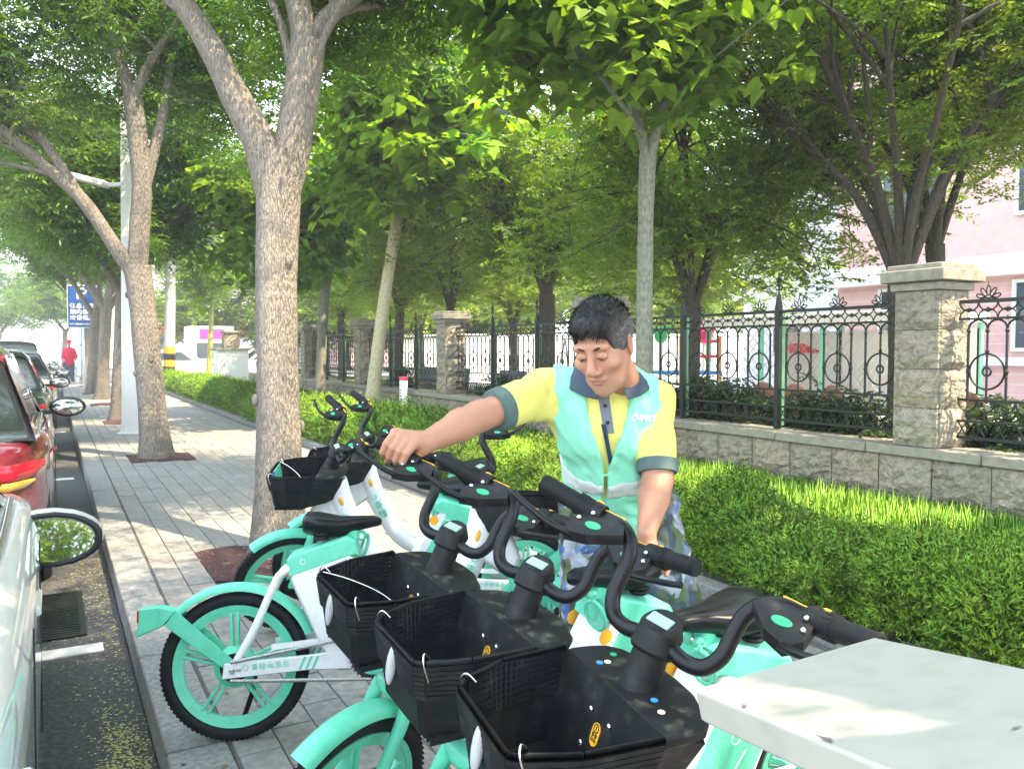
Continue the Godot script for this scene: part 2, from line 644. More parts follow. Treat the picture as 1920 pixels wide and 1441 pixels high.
	for a in [["leaf_ash", 0.115, 0.235, 0.03], ["leaf_big", 0.185, 0.34, 0.03], ["leaf_fine", 0.18, 0.30, 0.03], ["leaf_rose", 0.035, 0.075, 0.022]]:
		var m := mat(a[0], lin(a[1], a[2], a[3]), 0.5)
		m.vertex_color_use_as_albedo = true
		m.backlight_enabled = true
		m.backlight = Color(1.0, 1.0, 0.6)
		m.cull_mode = BaseMaterial3D.CULL_DISABLED
	var mj := mat("juniper", lin(0.16, 0.33, 0.02), 0.7)
	mj.vertex_color_use_as_albedo = true
	mj.backlight_enabled = true
	mj.backlight = Color(0.4, 0.4, 0.25)
	var mg := mat("grass", lin(0.15, 0.33, 0.03), 0.6)
	mg.vertex_color_use_as_albedo = true
	mg.backlight_enabled = true
	mg.backlight = Color(0.6, 0.6, 0.35)
	mat("twig", lin(0.035, 0.03, 0.02), 0.95)
	tri_tex(mat("mint", Color.WHITE, 0.38), noise_tex(61, 0.02, [[0.0, lin(0.09, 0.49, 0.32)], [0.35, lin(0.12, 0.58, 0.385)], [1.0, lin(0.135, 0.63, 0.425)]], 512, FastNoiseLite.TYPE_SIMPLEX, 6), Vector3(1.5, 1.5, 1.5), false, fine, 0.02)
	tri_tex(mat("white_paint", Color.WHITE, 0.35), noise_tex(62, 0.02, [[0.0, lin(0.70, 0.71, 0.74)], [0.5, lin(0.80, 0.80, 0.82)], [1.0, lin(0.82, 0.82, 0.84)]]), Vector3(1.2, 1.2, 1.2), false)
	tri_tex(mat("black_plastic", Color.WHITE, 0.5), noise_tex(63, 0.015, [[0.0, lin(0.005, 0.0055, 0.0065)], [0.6, lin(0.009, 0.0095, 0.011)], [1.0, lin(0.034, 0.033, 0.029)]], 512, FastNoiseLite.TYPE_SIMPLEX, 5), Vector3(2, 2, 2), false, fine, 0.03)
	tri_tex(mat("deck_plastic", Color.WHITE, 0.62), noise_tex(64, 0.012, [[0.0, lin(0.006, 0.0065, 0.007)], [0.62, lin(0.011, 0.0115, 0.012)], [0.8, lin(0.06, 0.052, 0.038)], [1.0, lin(0.12, 0.105, 0.075)]], 512, FastNoiseLite.TYPE_SIMPLEX, 6), Vector3(2.2, 2.2, 2.2), true)
	mat("rubber", lin(0.008, 0.009, 0.010), 0.65)
	mat("black_tube", lin(0.007, 0.0075, 0.009), 0.36)
	mat("saddle_vinyl", lin(0.006, 0.0065, 0.008), 0.34)
	mat("chrome", lin(0.75, 0.75, 0.74), 0.25, 1.0)
	for nm: String in ["black_plastic", "deck_plastic", "rubber", "black_tube", "saddle_vinyl"]:
		M[nm].metallic_specular = 0.34
	mat("steel", lin(0.5, 0.5, 0.48), 0.45, 1.0)
	mat("amber", lin(0.85, 0.42, 0.02), 0.4)
	mat("ink", lin(0.01, 0.01, 0.012), 0.6)
	mat("white_print", lin(0.85, 0.87, 0.86), 0.6)
	mat("mint_print", lin(0.22, 0.66, 0.46), 0.6)
	mat("green_logo", lin(0.02, 0.34, 0.15), 0.45)
	mat("reflector", lin(0.40, 0.42, 0.43), 0.25)
	mat("red_lens", lin(0.45, 0.012, 0.015), 0.15)
	mat("label_lens", lin(0.27, 0.40, 0.31), 0.3)
	mat("blue_dot", lin(0.05, 0.28, 0.65), 0.5)
	mat("cream_dot", lin(0.80, 0.74, 0.45), 0.5)
	mat("skin", lin(0.46, 0.25, 0.185), 0.55)
	M.skin.vertex_color_use_as_albedo = true
	M.skin.albedo_color = Color.WHITE
	M.skin.subsurf_scatter_enabled = true
	M.skin.subsurf_scatter_strength = 0.12
	var cloth := noise_tex(71, 0.25, [])
	for a in [["vest_cloth", 0.24, 0.66, 0.46], ["shirt_cloth", 0.68, 0.62, 0.16], ["collar_cloth", 0.035, 0.055, 0.085], ["cuff_cloth", 0.075, 0.12, 0.115], ["placket_cloth", 0.14, 0.16, 0.19], ["band_cloth", 0.50, 0.53, 0.50], ["navy_lining", 0.01, 0.03, 0.07], ["shoe_cloth", 0.03, 0.03, 0.035], ["red_cloth", 0.60, 0.02, 0.06], ["denim", 0.05, 0.07, 0.13]]:
		tri_tex(mat(a[0], lin(a[1], a[2], a[3]), 0.85), null, Vector3(6, 6, 6), true, cloth, 0.05)
	tri_tex(mat("camouflage", Color.WHITE, 0.85), camouflage(), Vector3(1.7, 1.45, 1.7), true, cloth, 0.05)
	mat("hair", lin(0.012, 0.011, 0.011), 0.7)
	M.hair.vertex_color_use_as_albedo = true
	M.hair.albedo_color = Color.WHITE
	mat("hair_dark", lin(0.014, 0.012, 0.011), 0.7)
	mat("eye_dark", lin(0.012, 0.009, 0.008), 0.3)
	for a in [["car_red", 0.115, 0.009, 0.016, 0.25], ["car_white", 0.74, 0.735, 0.71, 0.3], ["car_dark", 0.035, 0.045, 0.045, 0.25], ["car_black", 0.012, 0.012, 0.014, 0.2], ["car_silver", 0.42, 0.43, 0.43, 0.25]]:
		var m := mat(a[0], lin(a[1], a[2], a[3]), a[4])
		m.clearcoat_enabled = true
		m.clearcoat = 1.0
		m.clearcoat_roughness = 0.03
	mat("car_glass", lin(0.012, 0.016, 0.016), 0.04)
	mat("car_trim", lin(0.012, 0.013, 0.015), 0.5)
	mat("mirror_glass", lin(0.8, 0.82, 0.84), 0.02, 1.0)
	mat("tail_red", lin(0.50, 0.012, 0.03), 0.1)
	mat("tail_amber", lin(0.55, 0.34, 0.06), 0.1)
	mat("cream_metal", Color.WHITE, 0.4)
	tri_tex(M.cream_metal, noise_tex(81, 0.02, [[0.0, lin(0.31, 0.30, 0.25)], [0.5, lin(0.37, 0.36, 0.305)], [1.0, lin(0.395, 0.385, 0.33)]]), Vector3(1.5, 1.5, 1.5), false)
	mat("chip", lin(0.12, 0.12, 0.125), 0.7)
	mat("pole_white", lin(0.66, 0.67, 0.66), 0.45)
	mat("concrete_pole", lin(0.42, 0.42, 0.41), 0.85)
	mat("warn_yellow", lin(0.70, 0.33, 0.02), 0.6)
	mat("sign_blue", lin(0.012, 0.075, 0.30), 0.45)
	tri_tex(mat("pink_tile", Color.WHITE, 0.6), noise_tex(91, 0.02, [[0.0, lin(0.56, 0.34, 0.33)], [1.0, lin(0.64, 0.40, 0.39)]]), Vector3(0.3, 0.3, 0.3))
	mat("pale_wall", lin(0.72, 0.71, 0.70), 0.85)
	mat("lilac_wall", lin(0.52, 0.52, 0.56), 0.85)
	mat("window_glass", lin(0.05, 0.07, 0.09), 0.05)
	mat("mint_frame", lin(0.18, 0.50, 0.36), 0.5)
	mat("canopy_teal", lin(0.10, 0.42, 0.38), 0.5)
	mat("chair_brown", lin(0.30, 0.125, 0.075), 0.6)
	mat("chair_grey", lin(0.085, 0.11, 0.12), 0.6)
	mat("toy_red", lin(0.70, 0.04, 0.05), 0.45)
	mat("toy_pink", lin(0.75, 0.03, 0.26), 0.45)
	mat("toy_green", lin(0.05, 0.50, 0.17), 0.45)
	mat("toy_orange", lin(0.80, 0.25, 0.03), 0.45)
	mat("toy_blue", lin(0.04, 0.25, 0.65), 0.45)
	mat("shop_red", lin(0.62, 0.03, 0.09), 0.6)


func camouflage() -> ImageTexture:
	var n := []
	for k in 3:
		var f := FastNoiseLite.new()
		f.seed = 730 + k
		f.noise_type = FastNoiseLite.TYPE_SIMPLEX_SMOOTH
		f.frequency = 0.022
		f.fractal_octaves = 2
		n.append(f.get_seamless_image(256, 256))
	var im := Image.create(256, 256, false, Image.FORMAT_RGB8)
	for y in 256:
		for x in 256:
			var c := lin(0.42, 0.43, 0.49)
			if n[0].get_pixel(x, y).r > 0.42:
				c = lin(0.085, 0.12, 0.045)
			if n[1].get_pixel(x, y).r > 0.585:
				c = lin(0.035, 0.10, 0.30)
			if n[2].get_pixel(x, y).r > 0.575:
				c = lin(0.028, 0.034, 0.022)
			im.set_pixel(x, y, c)
	return ImageTexture.create_from_image(im)


func sheet(x0: float, x1: float, z0: float, z1: float, y: float, th: float) -> MB:
	var m := MB.new()
	m.box(Vector3((x0 + x1) / 2, y - th / 2, (z0 + z1) / 2), Vector3(x1 - x0, th, z1 - z0))
	return m

func ground() -> void:
	struct("ground", sheet(-160, 160, -260, 40, -0.30, 0.4), "soil")
	struct("road", sheet(-9.0, 0.305, -90, 12, -0.13, 0.16), "asphalt")
	struct("cross_road", sheet(0.305, 30, -58, -38, -0.13, 0.16), "asphalt")
	struct("pavement_beyond_the_road", sheet(-13, -9.0, -90, 12, 0.0, 0.29), "kerbstone")
	for z: float in [-4.62, -10.9, -17.2, -23.5]:
		var m := MB.new()
		m.box(Vector3(-1.05, -0.128, z), Vector3(2.5, 0.008, 0.13))
		var o := struct("parking_line", m, "paint")
	# pavement: bedding, kerbstones, pavers
	var bed := struct("pavement", sheet(0.52, 3.16, -38, 3.0, -0.012, 0.27), "bedding")
	var ks := MB.new()
	ks.box(Vector3.ZERO, Vector3(0.205, 0.25, 0.985), Basis.IDENTITY, 0.012)
	var km := ks.mesh(M.kerbstone)
	for i in 41:
		put(bed, "kerbstone", km, Transform3D(Basis.from_euler(Vector3(rng.randf_range(-0.002, 0.002), rng.randf_range(-0.003, 0.003), rng.randf_range(-0.006, 0.006))), Vector3(0.415, -0.123 + rng.randf_range(-0.003, 0.003), 2.5 - i)))
	var hs := MB.new()
	hs.box(Vector3.ZERO, Vector3(0.12, 0.24, 0.99), Basis.IDENTITY, 0.01)
	var hm := hs.mesh(M.kerbstone)
	for i in 41:
		put(bed, "edging_stone", hm, Transform3D(Basis.from_euler(Vector3(0, rng.randf_range(-0.004, 0.004), 0)), Vector3(3.22, -0.05 + rng.randf_range(-0.004, 0.004), 2.5 - i)))
	var pits := []
	for i in 7:
		pits.append(Vector2(1.2, -5.52 - 5.9 * i))
	var pm := []
	var W := 0.15
	var L := 0.30
	var pmb := MB.new()
	pmb.box(Vector3.ZERO, Vector3(W - 0.0045, 0.06, L - 0.0045), Basis.IDENTITY, 0.004)
	for k in 4:
		pm.append(pmb.mesh(M["paver%d" % k]))
	var cells := []
	for i in 17:
		for j in range(-8, 128):
			var c := Vector3(0.525 + W * (i + 0.5), 0, -L * (j + 0.5 * (i % 2)))
			if c.x > 3.155:
				continue
			var free := true
			for p: Vector2 in pits:
				if absf(c.x - p.x) < 0.38 and absf(c.z - p.y) < 0.44:
					free = false
			if free and c.z < 2.4:
				var q := c - Vector3(0, 1.38, 0)
				var f := q.dot(Vector3(0.488, 0, -0.873))
				var side := absf(q.dot(Vector3(0.873, 0, 0.488)))
				var seen := 0.0 if f < 2.2 or side > 0.64 * f else (1.0 if c.x < 2.3 else 0.35) / (f * f)
				cells.append([-seen, c])
	cells.sort_custom(func(a, b): return a[0] < b[0])
	var rest := [[], [], [], []]
	for k in cells.size():
		var c: Vector3 = cells[k][1]
		var t := rng.randi() % 4
		if rng.randf() < 0.5:
			t = 0
		var xf := Transform3D(Basis.from_euler(Vector3(rng.randf_range(-0.006, 0.006), rng.randf_range(-0.006, 0.006), rng.randf_range(-0.01, 0.01))), Vector3(c.x, -0.03 + rng.randf_range(-0.0025, 0.002), c.z))
		if k < 296:
			put(bed, "paver", pm[t], xf)
		else:
			rest[t].append(xf)
	for t in 4:
		many(bed, "pavers_%s" % ["grey", "pale", "dark", "warm"][t], pm[t], rest[t])
	for p: Vector2 in pits:
		var m := MB.new()
		var r := []
		for i in 9:
			var row := []
			for j in 9:
				var e := 1.0 - pow(maxf(absf(i - 4), absf(j - 4)) / 4.0, 2.0)
				row.append(Vector3(p.x + (i - 4) * 0.094, -0.01 + 0.035 * e + rng.randf_range(0, 0.02), p.y + (j - 4) * 0.108))
			r.append(row)
		m.patch(r, true, Vector3.UP)
		struct("tree_pit", m, "mulch")
	# planting strip and the yard behind the wall
	var strip := MB.new()
	var rows := []
	for i in 13:
		var x := 3.285 + i * 0.2
		var row := []
		for j in 56:
			row.append(Vector3(x, 0.05 + 0.18 * smoothstep(3.4, 5.4, x) + 0.02 * sin(j * 1.7 + i), 3.0 - j * 0.75))
		rows.append(row)
	strip.patch(rows, true, Vector3.UP)
	struct("planting_bed", strip, "soil")
	struct("yard", sheet(5.75, 70, -40, 12, 0.30, 0.5), "yard")
	var lawn := sheet(6.1, 9.6, -36, 8, 0.315, 0.05)
	struct("lawn", lawn, "soil")
	var bl := MB.new()
	for i in 9:
		var a := TAU * i / 9 + rng.randf_range(-0.3, 0.3)
		var h := rng.randf_range(0.08, 0.17)
		var b := Vector3(cos(a), 0, sin(a)) * 0.02
		var t := Vector3(cos(a) * 0.06, h, sin(a) * 0.06)
		var w := Vector3(-sin(a), 0, cos(a)) * 0.005
		var md := (b + t) * 0.5 + Vector3(0, 0.02, 0)
		bl.quad(bl.vert(b - w, Vector3.UP), bl.vert(b + w, Vector3.UP), bl.vert(md + w * 0.7, Vector3.UP), bl.vert(md - w * 0.7, Vector3.UP))
		bl.face([md - w * 0.7, md + w * 0.7, t], Vector3.UP)
	meshes.tuft = bl.mesh(M.grass)
	var xs := []
	var cs := []
	for i in 5200:
		var z := 2.0 - pow(rng.randf(), 1.6) * 36.0
		var x := rng.randf_range(6.1, 9.6)
		xs.append(Transform3D(Basis.from_euler(Vector3(0, rng.randf() * TAU, 0)).scaled(Vector3.ONE * rng.randf_range(0.7, 1.2)), Vector3(x, 0.315, z)))
		var g := rng.randf_range(0.6, 1.3)
		cs.append(Color(g * 1.1, g, g * 0.8))
	tag(many(self, "lawn_grass", meshes.tuft, xs, cs), "lawn grass growing behind the iron fence", "grass")


func rough_block(sz: Vector3, bump: float, sides: Array, seed_: int, margin := 0.0) -> MB:
	# a stone whose named sides (0 = +x, 1 = -x, 2 = +z, 3 = -z) bulge roughly; centred
	var m := MB.new()
	var r := RandomNumberGenerator.new()
	r.seed = seed_
	var h := sz * 0.5
	m.box(Vector3.ZERO, sz, Basis.IDENTITY, 0.004)
	for s: int in sides:
		var nn: Vector3 = [Vector3.RIGHT, Vector3.LEFT, Vector3.BACK, Vector3.FORWARD][s]
		var u := Vector3.UP.cross(nn)
		var hw: float = h.z if s < 2 else h.x
		var off: float = h.x if s < 2 else h.z
		hw -= margin
		var hh := h.y - (margin * 0.4 if margin > 0 else 0.0)
		var N := 7
		var tilt := Vector2(r.randf_range(-0.4, 0.4), r.randf_range(-0.4, 0.4))
		var rows := []
		for i in N:
			var row := []
			for j in N:
				var a := -1.0 + 2.0 * i / (N - 1)
				var b := -1.0 + 2.0 * j / (N - 1)
				var edge := maxf(absf(a), absf(b))
				var e := 0.0 if edge > 0.99 else bump * (0.45 + 0.55 * (1.0 - edge * edge) + tilt.x * a * 0.5 + tilt.y * b * 0.5 + r.randf_range(-0.5, 0.5))
				var ja := 0.0 if absf(a) > 0.99 else r.randf_range(-0.1, 0.1)
				var jb := 0.0 if absf(b) > 0.99 else r.randf_range(-0.1, 0.1)
				row.append(nn * (off + 0.002 + maxf(e, 0.0)) + u * (a + ja) * hw + Vector3.UP * (b + jb) * hh)
			rows.append(row)
		m.patch(rows, false, nn)
	return m


func wall_and_fence() -> void:
	# low stone wall, its cap, pillars, iron panels and posts
	var X := 5.6
	var zend := -27.0
	var w := thing("stone_wall", "long low wall of rough squared stone blocks with a smooth cap carrying the iron fence", "wall", Vector3(X, 0, 0))
	var core := MB.new()
	core.box(Vector3(0.02, 0.30, (3.0 + zend) / 2), Vector3(0.24, 0.58, 3.0 - zend))
	part(w, "core", core, "mortar")
	var sv := []
	for k in 8:
		sv.append(rough_block(Vector3(0.06, 0.292, 0.42), 0.040, [1], 100 + k).mesh(M["stone%d" % (k % 4)]))
	var sv2 := []
	for k in 4:
		sv2.append(rough_block(Vector3(0.05, 0.24, 0.62), 0.006, [1], 130 + k).mesh(M["stone%d" % (k % 4)]))
	var i := 0
	while 2.6 - i * 0.43 > zend:
		put(w, "stone_block", sv[rng.randi() % 8], Transform3D(Basis.IDENTITY, Vector3(-0.115 + rng.randf_range(-0.004, 0.004), 0.458, 2.6 - i * 0.43)))
		i += 1
	i = 0
	while 2.6 - i * 0.63 > zend:
		put(w, "footing_stone", sv2[rng.randi() % 4], Transform3D(Basis.IDENTITY, Vector3(-0.13, 0.185, 2.6 - i * 0.63)))
		i += 1
	var cb := MB.new()
	cb.box(Vector3.ZERO, Vector3(0.40, 0.075, 0.895), Basis.IDENTITY, 0.01)
	var cm := cb.mesh(M.cut_stone)
	i = 0
	while 2.6 - i * 0.9 > zend + 0.4:
		put(w, "cap_stone", cm, Transform3D(Basis.IDENTITY, Vector3(0.0, 0.643 + rng.randf_range(-0.002, 0.002), 2.6 - i * 0.9)))
		i += 1
	# pillars
	var zs := []
	for k in 8:
		zs.append(0.38 - 4.14 * k)
	var ord := ["outside the right edge", "first from the right edge", "second from the right, behind the worker", "third from the right, left of the worker", "fourth from the right, beside the leaning pale trunk", "fifth from the right, just right of the big trunk", "sixth from the right", "seventh from the right"]
	var vb := []
	for k in 5:
		vb.append(rough_block(Vector3(0.345, 0.277, 0.345), 0.03, [0, 1, 2, 3], 160 + k, 0.028).mesh(M["stone%d" % (k % 4)]))
	var pc := MB.new()
	pc.box(Vector3(0, 0.03, 0), Vector3(0.40, 0.06, 0.40), Basis.IDENTITY, 0.008)
	pc.box(Vector3(0, 0.105, 0), Vector3(0.50, 0.088, 0.50), Basis.IDENTITY, 0.01)
	pc.box(Vector3(0, 0.169, 0), Vector3(0.43, 0.038, 0.43), Basis.IDENTITY, 0.008)
	var pcm := pc.mesh(M.cut_stone)
	for k in range(0, 7):
		var p := thing("stone_pillar", "square pillar of rough stone courses with a moulded cap, %s" % ord[k], "pillar", Vector3(X, 0.682, zs[k]), "stone pillars of the fence")
		for j in 4:
			put(p, "course", vb[(j * 2 + k) % 5], Transform3D(Basis.from_euler(Vector3(0, PI / 2 * ((j + k) % 4), 0)), Vector3(0, 0.14 + j * 0.28, 0)))
		put(p, "cap", pcm, Transform3D(Basis.IDENTITY, Vector3(0, 1.12, 0)))
	# iron fence: one thing per bay, three panels and two posts each
	var bays := ["right of the nearest pillar", "between the two nearest pillars", "behind the worker", "left of the worker's arm", "beside the leaning pale trunk", "far off beyond the thick trunk"]
	var proto: Node3D = null
	for k in 6:
		var nm := "black iron fence of ring bars and arches with palmettes, %s" % bays[k]
		if proto == null:
			proto = thing("iron_fence", nm, "fence", Vector3.ZERO, "iron fences between the stone pillars")
			var pn := iron_panel(proto)
			for q in 3:
				var p: Node3D = pn if q == 0 else pn.duplicate()
				if q > 0:
					p.name = "panel_%03d" % q
					proto.add_child(p)
				p.position = Vector3(0, 0, -q * 1.253)
			var po := iron_post(proto)
			var p2: Node3D = po.duplicate()
			p2.name = "post_001"
			proto.add_child(p2)
			po.position = Vector3(0, 0, -1.253)
			p2.position = Vector3(0, 0, -2.506)
		var o: Node3D = proto if k == 0 else copy(proto, "iron_fence", nm)
		o.position = Vector3(X, 0.68, zs[k] - 0.19)


func iron_panel(fence: Node3D) -> Node3D:
	var t := Node3D.new()
	t.name = "panel"
	fence.add_child(t)
	var S := 0.1333
	var V := func(u: float, y: float) -> Vector3: return Vector3(0, y, -0.027 - u)
	for r in [[0.085, 0.022], [0.20, 0.016], [0.35, 0.018], [0.915, 0.016], [1.035, 0.026]]:
		var m := MB.new()
		m.bar(V.call(0.0, r[0]), V.call(1.2, r[0]), 0.022, r[1])
		part(t, "rail", m, "iron")
	var ring := MB.new()
	ring.ring(Vector3.ZERO, Vector3.RIGHT, 0.122, 0.0075, 22, 5)
	var ringm := ring.mesh(M.iron)
	var sr := MB.new()
	sr.ring(Vector3.ZERO, Vector3.RIGHT, 0.030, 0.0075, 12, 5)
	var srm := sr.mesh(M.iron)
	var barm := MB.new()
	barm.box(Vector3(0, 0.60, 0), Vector3(0.013, 0.50, 0.013))
	barm.ball(Vector3(0, 0.83, 0), Vector3(0.014, 0.016, 0.014), Basis.IDENTITY, 6, 4)
	barm.ball(Vector3(0, 0.55, 0), Vector3(0.015, 0.02, 0.015), Basis.IDENTITY, 6, 4)
	barm.ball(Vector3(0, 0.51, 0), Vector3(0.011, 0.014, 0.011), Basis.IDENTITY, 6, 4)
	barm.ball(Vector3(0, 0.59, 0), Vector3(0.011, 0.014, 0.011), Basis.IDENTITY, 6, 4)
	var bm := barm.mesh(M.iron)
	var mid := MB.new()
	mid.box(Vector3(0, 0.60, 0), Vector3(0.011, 0.50, 0.011))
	mid.ball(Vector3(0, 0.69, 0), Vector3(0.014, 0.02, 0.014), Basis.IDENTITY, 6, 4)
	mid.ball(Vector3(0, 0.83, 0), Vector3(0.014, 0.016, 0.014), Basis.IDENTITY, 6, 4)
	var mm := mid.mesh(M.iron)
	var am := MB.new()
	var pts := []
	for i in 9:
		var a := PI * i / 8
		pts.append(Vector3(0, 0.84 + 0.066 * sin(a), cos(a) * S * 0.5))
	am.tube(pts, 0.0075, 5)
	var arch := am.mesh(M.iron)
	for i in 9:
		var u := S * (i + 0.5)
		put(t, "bar", mm if i % 3 == 1 else bm, Transform3D(Basis.IDENTITY, V.call(u, 0)))
		if i < 8:
			put(t, "arch", arch, Transform3D(Basis.IDENTITY, V.call(u + S * 0.5, 0)))
		if i % 3 == 1:
			put(t, "ring", ringm, Transform3D(Basis.IDENTITY, V.call(u, 0.55)))
			put(t, "small_ring", srm, Transform3D(Basis.IDENTITY, V.call(u, 0.55)))
	# band of crossing arcs, drop arches and the lattice foot
	var band := MB.new()
	var foot := MB.new()
	for i in 9:
		var u := S * (i + 0.5)
		for s: float in [1.0, -1.0]:
			var a1 := []
			for k in 7:
				var an := PI * k / 6
				a1.append(V.call(u + cos(an) * S * 0.5, 0.975 - s * 0.052 + s * 0.06 * sin(an)))
			band.tube(a1, 0.006, 4)
		band.ball(V.call(u, 0.975), Vector3(0.008, 0.02, 0.012), Basis.IDENTITY, 6, 4)
		band.bar(V.call(u, 0.903), V.call(u, 0.93), 0.008, 0.008)
		var a2 := []
		for k in 7:
			var an := PI * k / 6
			a2.append(V.call(u + cos(an) * S * 0.5, 0.345 - 0.075 * sin(an)))
		foot.tube(a2, 0.0065, 4)
		for k in 2:
			foot.bar(V.call(u - S * 0.5, 0.20), V.call(u, 0.09), 0.007, 0.007)
			foot.bar(V.call(u, 0.20), V.call(u - S * 0.5, 0.09), 0.007, 0.007)
		foot.bar(V.call(u, 0.20), V.call(u + S * 0.5, 0.09), 0.007, 0.007)
		foot.bar(V.call(u + S * 0.5, 0.20), V.call(u, 0.09), 0.007, 0.007)
		foot.ball(V.call(u, 0.245), Vector3(0.008, 0.02, 0.016), Basis.IDENTITY, 6, 4)
	part(t, "scroll_band", band, "iron")
	part(t, "lattice_foot", foot, "iron")
	var pm := MB.new()
	for k in 5:
		var a := deg_to_rad(90 + (k - 2) * 36)
		var c := Vector3(0, sin(a) * 0.055, cos(a) * 0.055)
		var q := []
		for j in 9:
			var b := TAU * j / 8
			q.append(c + Vector3(0, sin(a), cos(a)) * cos(b) * 0.034 + Vector3(0, cos(a), -sin(a)) * sin(b) * 0.014)
		pm.tube(q, 0.005, 4, false)
	pm.tube([Vector3(0, 0, -0.06), Vector3(0, 0.012, -0.03), Vector3(0, 0.0, 0.0), Vector3(0, 0.012, 0.03), Vector3(0, 0, 0.06)], 0.006, 4)
	pm.tube([Vector3(0, 0.08, 0), Vector3(0, 0.12, 0)], [0.006, 0.002], 4)
	var pal := pm.mesh(M.iron)
	for k in 3:
		put(t, "palmette", pal, Transform3D(Basis.IDENTITY, V.call(0.2 + 0.4 * k, 1.05)))
	return t


func iron_post(fence: Node3D) -> Node3D:
	var t := Node3D.new()
	t.name = "post"
	fence.add_child(t)
	var m := MB.new()
	m.box(Vector3(0, 0.545, 0), Vector3(0.052, 1.09, 0.046), Basis.IDENTITY, 0.003)
	part(t, "shaft", m, "iron")
	m = MB.new()
	m.box(Vector3(0.05, 0.53, 0.0), Vector3(0.04, 1.0, 0.03), Basis.IDENTITY, 0.003)
	part(t, "stay", m, "green_post")
	m = MB.new()
	m.lathe([Vector2(0.0, 0.31), Vector2(0.007, 0.27), Vector2(0.018, 0.235), Vector2(0.006, 0.205), Vector2(0.02, 0.19), Vector2(0.02, 0.175), Vector2(0.008, 0.16), Vector2(0.008, 0.11), Vector2(0.022, 0.06), Vector2(0.03, 0.0)].map(func(p): return Vector2(p.x, p.y + 1.09)), 8)
	for s: float in [1.0, -1.0]:
		m.tube([Vector3(0, 1.23, 0), Vector3(0, 1.225, s * 0.025), Vector3(0, 1.245, s * 0.042), Vector3(0, 1.262, s * 0.036)], 0.006, 4)
		m.tube([Vector3(0, 1.30, 0), Vector3(0, 1.30, s * 0.018), Vector3(0, 1.318, s * 0.03)], 0.006, 4)
	part(t, "finial", m, "iron")
	return t


